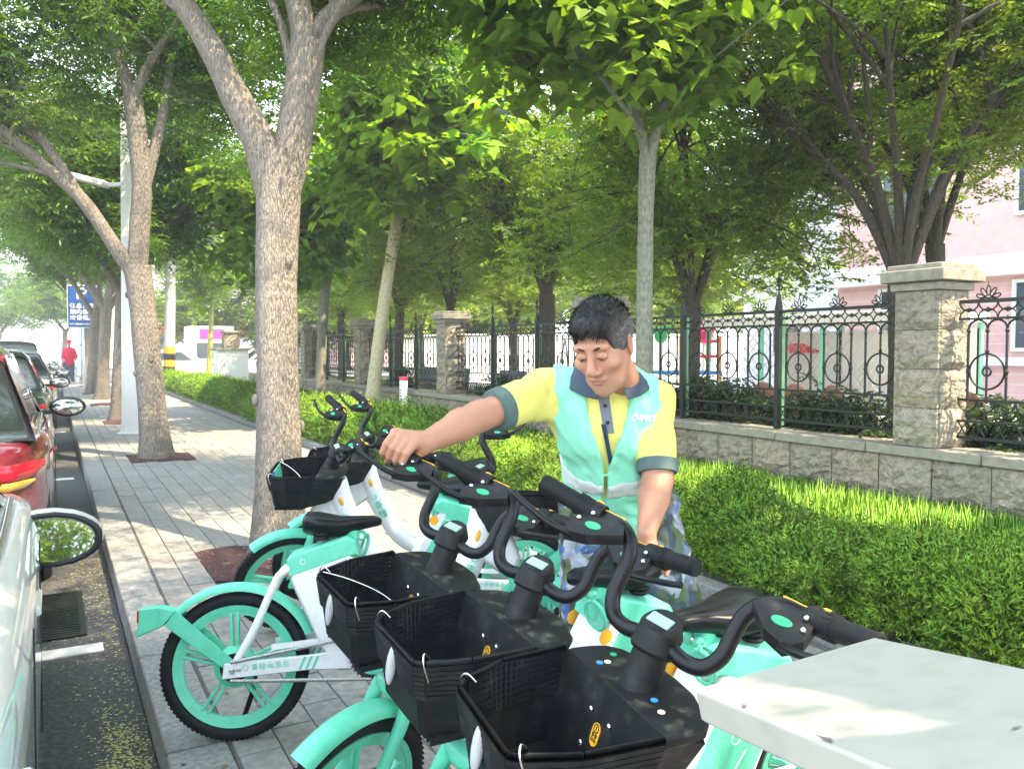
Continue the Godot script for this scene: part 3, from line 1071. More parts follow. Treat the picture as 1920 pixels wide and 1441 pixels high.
func sprig_meshes() -> void:
	if meshes.has("ash"):
		return
	# small sprays of leaves that the crowns are made of
	var r := RandomNumberGenerator.new()
	r.seed = 21
	var spray := func(mname: String, leaves: int, comp: int, spread: float, ll: float, lw: float, droop: float) -> ArrayMesh:
		var m := MB.new()
		m.coloured = true
		for k in comp:
			var a := TAU * k / comp + r.randf_range(-0.4, 0.4)
			var dir := Vector3(cos(a), r.randf_range(-0.3, 0.5), sin(a)).normalized()
			var side := dir.cross(Vector3.UP).normalized()
			for i in leaves:
				var t := (i + 1.0) / leaves
				var s := 1.0 if i % 2 == 0 else -1.0
				var p := dir * spread * t + Vector3(0, -droop * t * t * spread, 0)
				var ld := (dir * 0.7 + side * s * (0.9 if i < leaves - 1 else 0.1) + Vector3(0, r.randf_range(-0.9, 0.15), 0)).normalized()
				var lw2 := ld.cross(Vector3.UP + rvec(r) * 0.7).normalized() * lw * r.randf_range(0.8, 1.2) * 0.5
				var L := ll * r.randf_range(0.75, 1.2)
				var nn := lw2.cross(ld).normalized()
				if nn.y < 0:
					nn = -nn
				var g := r.randf_range(0.75, 1.2)
				m.col = Color(g * r.randf_range(0.9, 1.25), g, g * 0.8)
				var md := p + ld * L * 0.45 - nn * lw * 0.12
				m.quad(m.vert(p, nn), m.vert(md + lw2, (nn + lw2.normalized() * 0.4).normalized()), m.vert(p + ld * L - nn * L * 0.12, nn), m.vert(md - lw2, (nn - lw2.normalized() * 0.4).normalized()))
		return m.mesh(M[mname])
	meshes.ash = spray.call("leaf_ash", 9, 4, 0.24, 0.085, 0.026, 0.5)
	meshes.fine = spray.call("leaf_fine", 8, 5, 0.19, 0.065, 0.03, 0.25)
	meshes.rose = spray.call("leaf_rose", 6, 5, 0.12, 0.05, 0.034, 0.2)
	# big heart-shaped leaves
	var b := MB.new()
	b.coloured = true
	for k in 6:
		var a := TAU * k / 6 + r.randf_range(-0.4, 0.4)
		var dir := Vector3(cos(a), r.randf_range(-0.7, 0.1), sin(a)).normalized()
		var side := dir.cross(Vector3.UP).normalized()
		var nn := side.cross(dir).normalized()
		if nn.y < 0:
			nn = -nn
		var tw := r.randf_range(-0.5, 0.5)
		side = (side * cos(tw) + nn * sin(tw)).normalized()
		nn = side.cross(dir).normalized()
		var L := r.randf_range(0.11, 0.185)
		var o := dir * r.randf_range(0.07, 0.16) + Vector3(0, r.randf_range(-0.05, 0.08), 0)
		var g := r.randf_range(0.8, 1.15)
		b.col = Color(g * 1.05, g, g * 0.8)
		var sh := [Vector2(0, 0), Vector2(0.30, -0.08), Vector2(0.50, 0.16), Vector2(0.40, 0.5), Vector2(0.2, 0.8), Vector2(0, 1.08)]
		var mids := []
		for q: Vector2 in sh:
			mids.append(o + dir * maxf(q.y, 0.0) * L - nn * (q.y * q.y * 0.18 * L))
		for s: float in [1.0, -1.0]:
			for i in sh.size() - 1:
				var p0: Vector3 = mids[i] + side * s * sh[i].x * L + nn * sh[i].x * 0.22 * L + dir * minf(sh[i].y, 0) * L
				var p1: Vector3 = mids[i + 1] + side * s * sh[i + 1].x * L + nn * sh[i + 1].x * 0.22 * L
				var fn: Vector3 = (nn - side * s * 0.3).normalized()
				b.quad(b.vert(mids[i], fn), b.vert(p0, fn), b.vert(p1, fn), b.vert(mids[i + 1], fn))
	meshes.big = b.mesh(M.leaf_big)
	# juniper spray
	for v in 3:
		var j := MB.new()
		j.coloured = true
		for k in 9:
			var d := (Vector3.UP * 1.25 + rvec(r)).normalized()
			var s := d.cross(rvec(r)).normalized()
			var L := r.randf_range(0.06, 0.13)
			for i in 6:
				var t := 0.25 + 0.75 * i / 5.0
				var p := d * L * t
				for q: float in [1.0, -1.0]:
					var bd := (d * 1.0 + s * q * 0.9 + rvec(r) * 0.35).normalized()
					var bl := 0.028 * (1.25 - t * 0.6)
					var w := bd.cross(rvec(r)).normalized() * 0.0031
					var nn := (d * 0.4 + rvec(r) * 0.5 + Vector3.UP * 0.4).normalized()
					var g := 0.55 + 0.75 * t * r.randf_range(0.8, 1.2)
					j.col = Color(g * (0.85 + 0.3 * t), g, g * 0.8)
					j.face([p - w, p + w, p + bd * bl], nn)
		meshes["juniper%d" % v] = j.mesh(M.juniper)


func rvec(r: RandomNumberGenerator) -> Vector3:
	return Vector3(r.randfn(), r.randfn(), r.randfn()).normalized()


func tree(nm: String, label: String, group: String, trunk: Array, tr: Array, limbs: Array, crown: Array, nb: int, per: int, kind: String, bark: String, seed_: int, sc := 1.0, tint := Color(1, 1, 1)) -> Node3D:
	# trunk and limbs are given as paths; side branches run from the limbs to points of the crown and carry the leaf sprays
	rng.seed = seed_
	var base: Vector3 = trunk[0]
	var t := thing(nm, label, "tree", base, group)
	var rel := func(a: Array) -> Array: return a.map(func(p): return p - base)
	var m := MB.new()
	var tp: Array = curve(rel.call(trunk), 5)
	var trr := []
	for i in tp.size():
		var f := float(i) / (tp.size() - 1) * (tr.size() - 1)
		trr.append(lerpf(tr[int(f)], tr[mini(int(f) + 1, tr.size() - 1)], f - int(f)) * (1.0 + 0.35 * exp(-tp[i].y * 7.0)) * rng.randf_range(0.97, 1.03))
	m.tube(tp, trr, 18)
	if bark == "bark":
		for i in 3:
			var q: Vector3 = tp[rng.randi_range(5, tp.size() - 3)]
			var a := rng.randf() * TAU
			m.ball(q + Vector3(cos(a), 0, sin(a)) * tr[0] * 0.86, Vector3(0.03, 0.045, 0.03), Basis.IDENTITY, 8, 6)
	part(t, "trunk", m, bark)
	var paths := []
	for l in limbs:
		m = MB.new()
		var lp: Array = curve(rel.call(l[0]), 4)
		var lr := []
		for i in lp.size():
			lr.append(lerpf(l[1], l[2], float(i) / (lp.size() - 1)) * rng.randf_range(0.96, 1.04))
		m.tube(lp, lr, 12)
		part(t, "limb", m, bark)
		paths.append(lp)
	if paths.is_empty():
		paths.append(tp)
	m = MB.new()
	var xs := []
	var cs := []
	for b in nb:
		var el: Array = crown[rng.randi() % crown.size()]
		var to: Vector3 = el[0] - base + rnd_dir() * (el[1] as Vector3) * pow(rng.randf(), 0.4)
		var best := 1e9
		var from := Vector3.ZERO
		var dir := Vector3.UP
		for p: Array in paths:
			var i := int(lerpf(0.35, 0.999, rng.randf()) * (p.size() - 1))
			var dd: float = (p[i] - to).length() * rng.randf_range(0.8, 1.25)
			if dd < best:
				best = dd
				from = p[i]
				dir = (p[mini(i + 1, p.size() - 1)] - p[maxi(i - 1, 0)]).normalized()
		var D := (to - from).length()
		var c1 := from + (dir * 0.5 + (to - from).normalized() * 0.5) * D * 0.4 + rnd_dir() * 0.08 * D
		var pts := []
		for k in 7:
			var f := k / 6.0
			pts.append(from.lerp(c1, f).lerp(c1.lerp(to, f), f))
		var r0 := clampf(0.008 + 0.009 * D, 0.008, 0.035) * sc
		m.tube(pts, [r0, r0 * 0.86, r0 * 0.72, r0 * 0.58, r0 * 0.45, r0 * 0.32, r0 * 0.18], 5, false)
		var g0 := rng.randf_range(0.75, 1.25)
		var y0 := rng.randf_range(0.9, 1.2)
		for k in per:
			var f := lerpf(0.3, 1.05, sqrt(rng.randf()))
			var p := from.lerp(c1, f).lerp(c1.lerp(to, f), f) + rnd_dir() * pow(rng.randf(), 0.6) * minf(0.42 * sc + 0.06 * D, 0.7 * sc)
			var bs := Basis.from_euler(Vector3(rng.randf_range(-0.5, 0.5), rng.randf() * TAU, rng.randf_range(-0.5, 0.5))).scaled(Vector3.ONE * sc * rng.randf_range(0.75, 1.2))
			xs.append(Transform3D(bs, p))
			var g := g0 * rng.randf_range(0.85, 1.15)
			cs.append(Color(g * y0 * tint.r, g * tint.g, g * tint.b))
	part(t, "branches", m, bark, "stuff")
	many(t, "crown", meshes[kind], xs, cs)
	return t


func trees() -> void:
	sprig_meshes()
	var V := func(x: float, y: float, z: float) -> Vector3: return Vector3(x, y, z)
	var row := "ash trees in a row along the kerb"
	tree("street_tree", "ash tree standing beside the viewer, out of frame, its crown shading the bikes", row, [V.call(1.25, -0.05, 0.6), V.call(1.3, 1.4, 0.6), V.call(1.25, 2.7, 0.55)], [0.17, 0.14, 0.15],
		[[[V.call(1.25, 2.6, 0.55), V.call(0.6, 3.7, 0.3), V.call(0.1, 5.2, -0.2)], 0.12, 0.05], [[V.call(1.25, 2.6, 0.55), V.call(1.7, 3.8, 0.3), V.call(2.3, 5.4, -0.5)], 0.12, 0.05]],
		[[V.call(0.0, 5.5, -0.3), V.call(2.6, 1.2, 2.4)], [V.call(2.3, 5.6, -0.6), V.call(2.5, 1.3, 2.6)], [V.call(1.2, 6.5, -1.0), V.call(2.6, 1.0, 2.6)]], 115, 21, "ash", "bark", 301)
	tree("street_tree", "ash tree farther back along the kerb behind the viewer, out of frame", row, [V.call(1.2, -0.05, 6.5), V.call(1.2, 1.4, 6.5), V.call(1.2, 2.7, 6.5)], [0.17, 0.14, 0.15],
		[[[V.call(1.2, 2.6, 6.5), V.call(0.6, 3.9, 6.2), V.call(0.1, 5.4, 6.0)], 0.12, 0.05], [[V.call(1.2, 2.6, 6.5), V.call(1.8, 3.9, 6.5), V.call(2.4, 5.4, 6.4)], 0.12, 0.05]],
		[[V.call(0.2, 5.2, 6.2), V.call(2.6, 1.9, 2.6)], [V.call(2.3, 5.6, 6.2), V.call(2.5, 1.6, 2.6)]], 90, 18, "ash", "bark", 305)
	tree("broadleaf_tree", "large-leaved tree in the planting bed right of the viewer, out of frame", "big-leaved trees in the planting bed", [V.call(4.96, 0.15, 1.2), V.call(4.96, 1.6, 1.2), V.call(5.0, 3.2, 1.1)], [0.09, 0.08, 0.08],
		[[[V.call(5.0, 3.1, 1.1), V.call(5.3, 4.1, 0.8), V.call(5.6, 5.6, 0.6)], 0.055, 0.02], [[V.call(5.0, 3.1, 1.1), V.call(4.6, 4.1, 0.8), V.call(4.2, 5.4, 0.2)], 0.055, 0.02]],
		[[V.call(5.2, 5.0, 0.6), V.call(2.2, 1.3, 2.2)], [V.call(4.0, 4.9, -0.6), V.call(1.5, 1.0, 1.6)]], 46, 15, "big", "bark_grey", 324)
	tree("street_tree", "nearest ash tree, thick forked trunk rising behind the white bikes", row, [V.call(1.30, -0.05, -5.52), V.call(1.36, 0.85, -5.74), V.call(1.39, 1.74, -5.89), V.call(1.43, 2.30, -5.98), V.call(1.46, 2.78, -6.02)], [0.175, 0.148, 0.142, 0.15, 0.165],
		[[[V.call(1.42, 2.45, -6.0), V.call(1.33, 2.85, -6.08), V.call(1.18, 3.19, -6.17), V.call(1.04, 3.54, -6.28), V.call(0.86, 3.9, -6.42), V.call(0.5, 4.6, -6.7), V.call(-0.2, 5.6, -6.9)], 0.135, 0.05],
		[[V.call(1.46, 2.5, -6.0), V.call(1.55, 2.85, -6.03), V.call(1.63, 3.25, -6.06), V.call(1.69, 3.62, -6.09)], 0.138, 0.128],
		[[V.call(1.69, 3.56, -6.09), V.call(1.62, 4.05, -6.2), V.call(1.5, 4.8, -6.5), V.call(1.4, 5.9, -6.8)], 0.11, 0.05],
		[[V.call(1.70, 3.58, -6.09), V.call(1.85, 3.85, -6.1), V.call(2.2, 4.2, -6.15), V.call(2.9, 5.0, -6.3)], 0.085, 0.04]],
		[[V.call(0.2, 5.7, -6.8), V.call(2.4, 1.35, 2.4)], [V.call(2.4, 5.9, -6.0), V.call(2.2, 1.4, 2.4)], [V.call(1.4, 6.8, -7.4), V.call(2.4, 1.3, 2.2)], [V.call(2.6, 4.9, -8.3), V.call(1.2, 0.7, 1.2)]], 140, 21, "ash", "bark", 302)
	tree("street_tree", "second ash tree in the row, twin trunk leaning over the white lamp post", row, [V.call(1.15, -0.05, -11.38), V.call(1.10, 0.9, -11.5), V.call(1.05, 1.76, -11.58), V.call(0.99, 2.45, -11.66)], [0.19, 0.165, 0.16, 0.17],
		[[[V.call(0.98, 2.3, -11.66), V.call(1.03, 3.0, -11.67), V.call(1.06, 3.5, -11.67), V.call(1.02, 4.2, -11.72), V.call(0.98, 4.64, -11.76)], 0.125, 0.115],
		[[V.call(0.98, 4.55, -11.76), V.call(0.88, 5.0, -11.85), V.call(0.69, 5.87, -11.99), V.call(0.5, 7.0, -12.2)], 0.09, 0.04],
		[[V.call(0.98, 4.6, -11.76), V.call(1.2, 5.1, -11.7), V.call(1.57, 5.71, -11.6), V.call(2.2, 6.8, -11.6)], 0.07, 0.03],
		[[V.call(1.04, 3.3, -11.67), V.call(1.28, 4.2, -11.76), V.call(1.43, 5.05, -11.8), V.call(1.48, 6.1, -11.85)], 0.085, 0.04],
		[[V.call(0.98, 2.3, -11.66), V.call(0.71, 2.74, -11.71), V.call(0.36, 3.3, -11.82), V.call(-0.16, 3.81, -12.02), V.call(-0.52, 4.15, -12.1), V.call(-1.4, 5.0, -12.3)], 0.10, 0.05],
		[[V.call(0.36, 3.3, -11.82), V.call(0.0, 3.95, -12.0), V.call(-0.5, 4.6, -12.12), V.call(-1.0, 5.6, -12.2)], 0.07, 0.035]],
		[[V.call(-0.9, 5.6, -12.4), V.call(2.2, 1.9, 2.2)], [V.call(1.0, 6.6, -12.2), V.call(2.6, 1.8, 2.4)], [V.call(2.2, 5.6, -12.4), V.call(1.6, 1.5, 2.0)], [V.call(0.6, 6.0, -13.4), V.call(2.4, 1.5, 1.4)], [V.call(-2.2, 4.7, -12.6), V.call(1.4, 1.1, 1.6)]], 190, 21, "ash", "bark", 303)
	var zs := [-17.9, -25.6, -30.3, -37.0]
	var lean := [0.12, 0.16, 0.12, 0.0]
	var said := ["third ash tree in the row, behind the white lamp post", "fourth ash tree in the row, dark trunk leaning right", "fifth ash tree in the row, dark trunk before the blue parking sign", "farthest ash tree in the row, beyond the parking sign"]
	for i in 4:
		var z: float = zs[i]
		var x: float = 1.15 + 0.05 * (i % 2)
		tree("street_tree", said[i], row, [V.call(x, -0.05, z), V.call(x + lean[i] * 0.5, 1.3, z - 0.02), V.call(x + lean[i], 2.5, z - 0.04)], [0.19, 0.155, 0.15],
			[[[V.call(x + lean[i], 2.4, z), V.call(x - 0.5, 3.6, z - 0.2), V.call(x - 1.3, 5.2, z)], 0.10, 0.04], [[V.call(x + lean[i], 2.4, z), V.call(x + 0.3, 3.8, z + 0.2), V.call(x + 0.5, 6.0, z)], 0.11, 0.04], [[V.call(x + lean[i], 2.4, z), V.call(x + 0.9, 3.7, z - 0.3), V.call(x + 1.7, 5.0, z)], 0.09, 0.04]],
			[[V.call(x - 1.6, 5.4 + (0.6 if i > 0 else 0.0), z), V.call(2.0, 1.6, 2.8)], [V.call(x + 0.3, 6.4, z), V.call(2.8, 2.2, 3.0)], [V.call(x + 1.5, 5.2 + (0.6 if i > 0 else 0.0), z), V.call(1.6, 1.6, 2.6)], [V.call(x - 0.4, 5.4 if i > 0 else 3.9, z + 0.4 if i > 0 else z), V.call(2.2, 0.8, 2.0)]], 130, 22, "ash", "bark", 310 + i, 1.35)
	# the big-leaved trees in the planting bed
	var bed := "big-leaved trees in the planting bed"
	tree("broadleaf_tree", "slender grey tree right behind the worker with large dark leaves overhead", bed, [V.call(4.96, 0.15, -6.28), V.call(4.96, 1.2, -6.28), V.call(5.0, 2.58, -6.32), V.call(5.03, 3.25, -6.33)], [0.088, 0.08, 0.075, 0.085],
		[[[V.call(5.03, 3.15, -6.33), V.call(5.17, 3.7, -6.28), V.call(5.4, 4.4, -6.2), V.call(5.6, 5.6, -6.2)], 0.055, 0.02], [[V.call(5.03, 3.15, -6.33), V.call(4.94, 3.7, -6.41), V.call(4.8, 4.6, -6.5), V.call(4.7, 5.8, -6.6)], 0.05, 0.02],
		[[V.call(5.0, 3.4, -6.34), V.call(4.5, 3.85, -6.3), V.call(3.9, 4.3, -6.3), V.call(3.2, 4.7, -6.3)], 0.03, 0.012]],
		[[V.call(5.1, 4.5, -6.2), V.call(1.5, 1.0, 1.5)], [V.call(4.4, 4.45, -6.6), V.call(1.35, 0.8, 1.4)], [V.call(4.9, 5.6, -6.3), V.call(2.0, 1.0, 1.8)]], 50, 15, "big", "bark_grey", 321)
	tree("broadleaf_tree", "leaning pale-barked tree left of the worker with sunlit large leaves", bed, [V.call(4.98, 0.15, -14.15), V.call(5.2, 2.0, -14.08), V.call(5.38, 3.16, -14.05), V.call(5.5, 3.9, -14.0)], [0.13, 0.11, 0.105, 0.10],
		[[[V.call(5.48, 3.8, -14.0), V.call(5.2, 4.6, -13.8), V.call(4.8, 5.6, -13.5)], 0.06, 0.02], [[V.call(5.48, 3.8, -14.0), V.call(5.8, 4.7, -14.1), V.call(5.9, 6.0, -14.2)], 0.06, 0.02]],
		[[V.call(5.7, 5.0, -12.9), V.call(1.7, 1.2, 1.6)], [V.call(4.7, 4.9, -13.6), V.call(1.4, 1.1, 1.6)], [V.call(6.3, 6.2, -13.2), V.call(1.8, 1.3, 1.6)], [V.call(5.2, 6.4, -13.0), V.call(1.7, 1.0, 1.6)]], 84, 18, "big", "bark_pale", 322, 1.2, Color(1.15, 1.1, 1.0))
	tree("broadleaf_tree", "greenish trunked tree close to the right side of the thick ash trunk", bed, [V.call(4.95, 0.12, -17.34), V.call(5.03, 1.2, -17.35), V.call(5.1, 2.3, -17.37), V.call(5.2, 3.0, -17.4)], [0.12, 0.105, 0.10, 0.10],
		[[[V.call(5.18, 2.9, -17.4), V.call(4.7, 4.0, -17.3), V.call(4.2, 5.2, -17.0)], 0.06, 0.02], [[V.call(5.18, 2.9, -17.4), V.call(5.7, 4.1, -17.4), V.call(6.0, 5.6, -17.4)], 0.06, 0.02]],
		[[V.call(4.4, 4.3, -16.8), V.call(1.8, 1.3, 1.8)], [V.call(5.6, 5.2, -17.2), V.call(2.0, 1.6, 2.0)], [V.call(4.2, 3.4, -18.5), V.call(1.5, 0.8, 1.5)]], 75, 20, "big", "bark_grey", 323, 1.2)
	# multi-stemmed trees behind the fence
	var back := "fine-leaved trees behind the iron fence"
	var spec := [
		[Vector3(7.5, 0.2, -8.53), 2.0, 0.13, Vector3(0.05, 0, 0.0), 2.4, "fine-leaved tree behind the fence, dark forked trunk just right of the worker", 130],
		[Vector3(7.5, 0.2, -5.35), 2.1, 0.15, Vector3(0.05, 0, -0.05), 2.7, "many-stemmed tree rising behind the nearest stone pillar", 190],
		[Vector3(8.8, 0.2, -5.75), 2.6, 0.12, Vector3(0.25, 0, -0.3), 2.3, "leaning tree with a whitened trunk, right of the nearest pillar", 120],
		[Vector3(8.0, 0.2, -13.0), 2.4, 0.17, Vector3(0, 0, 0), 2.6, "dark thick trunk tree seen just left of the worker's head", 130],
		[Vector3(8.0, 0.2, -17.2), 2.3, 0.13, Vector3(0, 0, 0), 2.5, "fine-leaved tree behind the pillar left of the worker", 110],
		[Vector3(8.0, 0.2, -20.6), 2.4, 0.14, Vector3(0.1, 0, 0), 2.6, "fine-leaved tree behind the fence beside the leaning pale trunk", 110],
		[Vector3(8.2, 0.2, -26.0), 2.3, 0.14, Vector3(0, 0, 0), 2.8, "farthest fine-leaved tree behind the fence, right of the thick ash trunk", 110],
		[Vector3(9.3, 0.2, -2.6), 2.3, 0.12, Vector3(0, 0, 0), 2.3, "fine-leaved tree behind the fence at the right edge", 110],
		[Vector3(11.8, 0.2, -13.5), 2.0, 0.13, Vector3(0, 0, 0), 2.7, "yard tree standing back between the two trees right of the worker", 120],
		[Vector3(11.5, 0.2, -20.5), 2.0, 0.13, Vector3(0, 0, 0), 2.7, "yard tree standing back left of the worker's head", 120],
		[Vector3(11.8, 0.2, -28.0), 2.0, 0.14, Vector3(0, 0, 0), 2.9, "yard tree standing back above the worker's forearm", 120],
		[Vector3(12.5, 0.2, -36.5), 2.0, 0.14, Vector3(0, 0, 0), 3.0, "farthest yard tree standing back beyond the leaning pale trunk", 120],
	]
	for i in spec.size():
		var s: Array = spec[i]
		var b: Vector3 = s[0]
		var f: Vector3 = b + Vector3(0, s[1] - 0.2, 0) + s[3]
		rng.seed = 340 + i
		var limbs := []
		var n := 11 if i == 1 else 6
		for k in n:
			var a := TAU * k / n + rng.randf_range(-0.4, 0.4)
			var o := Vector3(cos(a), 0, sin(a)) * rng.randf_range(0.8, 1.6)
			var up := rng.randf_range(1.7, 2.9)
			limbs.append([[f - Vector3(0, 0.12, 0), f + o * 0.3 + Vector3(0, up * 0.4, 0), f + o * 0.75 + Vector3(0, up * 0.75, 0), f + o * 1.2 + Vector3(0, up * 1.15, 0)], float(s[2]) * (0.36 if i == 1 else 0.42), 0.016])
		var R: float = s[4]
		tree("yard_tree", s[5], back, [b, b.lerp(f, 0.5) + Vector3(0.02, 0, 0), f], [s[2], float(s[2]) * 0.85, float(s[2]) * 0.9], limbs,
			[[f + Vector3(0, 2.6, 0), Vector3(R * 1.1, 0.7, R * 1.1)], [f + Vector3(0, 3.5, 0), Vector3(R * 0.95, 1.1, R * 0.95)], [f + Vector3(1.2, 1.6, -0.5), Vector3(R * 0.9, 0.6, R)]] if i == 1 or i == 2 or i == 7 else [[f + Vector3(0, 1.9, 0), Vector3(R, 1.2, R)], [f + Vector3(0, 3.2, 0), Vector3(R * 0.9, 1.2, R * 0.9)], [f + Vector3(0, 0.75, 0), Vector3(R * 1.1, 0.7, R * 1.1)]], int(s[6] * 1.15), 12 if i == 1 or i == 2 or i == 7 else 15, "fine", "bark_dark", 350 + i, 0.95 if i == 1 else 1.1)
	# far screen of trees beyond the yard and across the road
	var far := "large trees far beyond the yard"
	var fs := [Vector3(22, 0.2, -44), Vector3(29, 0.2, -38), Vector3(36, 0.2, -31), Vector3(15, 0.2, -47), Vector3(42, 0.2, -22), Vector3(9.5, 0.2, -52), Vector3(26, 0.2, -33), Vector3(18.5, 0.2, -38.5)]
	var fl := ["large tree far beyond the yard, behind the worker's arm", "large tree far beyond the yard, right behind the worker", "large tree far beyond the yard, left of the pink building", "large tree far beyond the yard, over the leaning pale trunk", "large tree far behind the pink building", "large tree far off, right of the thick ash trunk", "low bright tree behind the white yard wall, right of the worker", "low bright tree behind the white yard wall, left of the worker"]
	for i in fs.size():
		var b: Vector3 = fs[i]
		tree("far_tree", fl[i], far, [b, b + Vector3(0, 2.0, 0), b + Vector3(0.2, 3.8, 0)], [0.35, 0.3, 0.28], [[[b + Vector3(0.2, 3.5, 0), b + Vector3(-1.5, 6, 1), b + Vector3(-2, 9, 1)], 0.2, 0.06], [[b + Vector3(0.2, 3.5, 0), b + Vector3(1.5, 6, -1), b + Vector3(2, 10, -1)], 0.2, 0.06], [[b + Vector3(0.1, 1.8, 0), b + Vector3(1.5, 2.4, 0.8), b + Vector3(3, 3, 1.2)], 0.12, 0.05], [[b + Vector3(0.1, 1.8, 0), b + Vector3(-1.5, 2.4, 0.4), b + Vector3(-3, 3, 1.2)], 0.12, 0.05]],
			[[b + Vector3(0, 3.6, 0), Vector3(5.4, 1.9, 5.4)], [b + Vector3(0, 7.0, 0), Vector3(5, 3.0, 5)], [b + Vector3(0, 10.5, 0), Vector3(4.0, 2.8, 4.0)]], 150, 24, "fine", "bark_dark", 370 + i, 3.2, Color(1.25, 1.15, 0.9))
	var across := "trees across the road"
	var ac := [Vector3(-10.5, 0, -16), Vector3(-10.5, 0, -28), Vector3(-10.5, 0, -42), Vector3(-9.0, 0, -60), Vector3(0.8, 0, -66), Vector3(-3.5, 0, -74)]
	var al := ["nearest tree across the road, at the left edge", "second tree across the road", "third tree across the road", "sunlit tree far along the road", "pale green tree at the far end of the pavement", "tree closing the far end of the road"]
	for i in ac.size():
		var b: Vector3 = ac[i]
		tree("roadside_tree", al[i], across, [b, b + Vector3(0, 1.5, 0), b + Vector3(0.1, 2.8, 0)], [0.2, 0.17, 0.16], [[[b + Vector3(0.1, 2.6, 0), b + Vector3(-1, 4.5, 0.6), b + Vector3(-1.4, 6.5, 0.8)], 0.12, 0.05], [[b + Vector3(0.1, 2.6, 0), b + Vector3(1, 4.3, -0.6), b + Vector3(1.4, 6.8, -0.8)], 0.12, 0.05]],
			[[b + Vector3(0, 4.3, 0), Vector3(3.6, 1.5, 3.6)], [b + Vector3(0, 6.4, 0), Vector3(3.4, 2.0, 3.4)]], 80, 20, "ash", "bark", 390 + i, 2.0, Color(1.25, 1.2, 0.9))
	rng.seed = 99


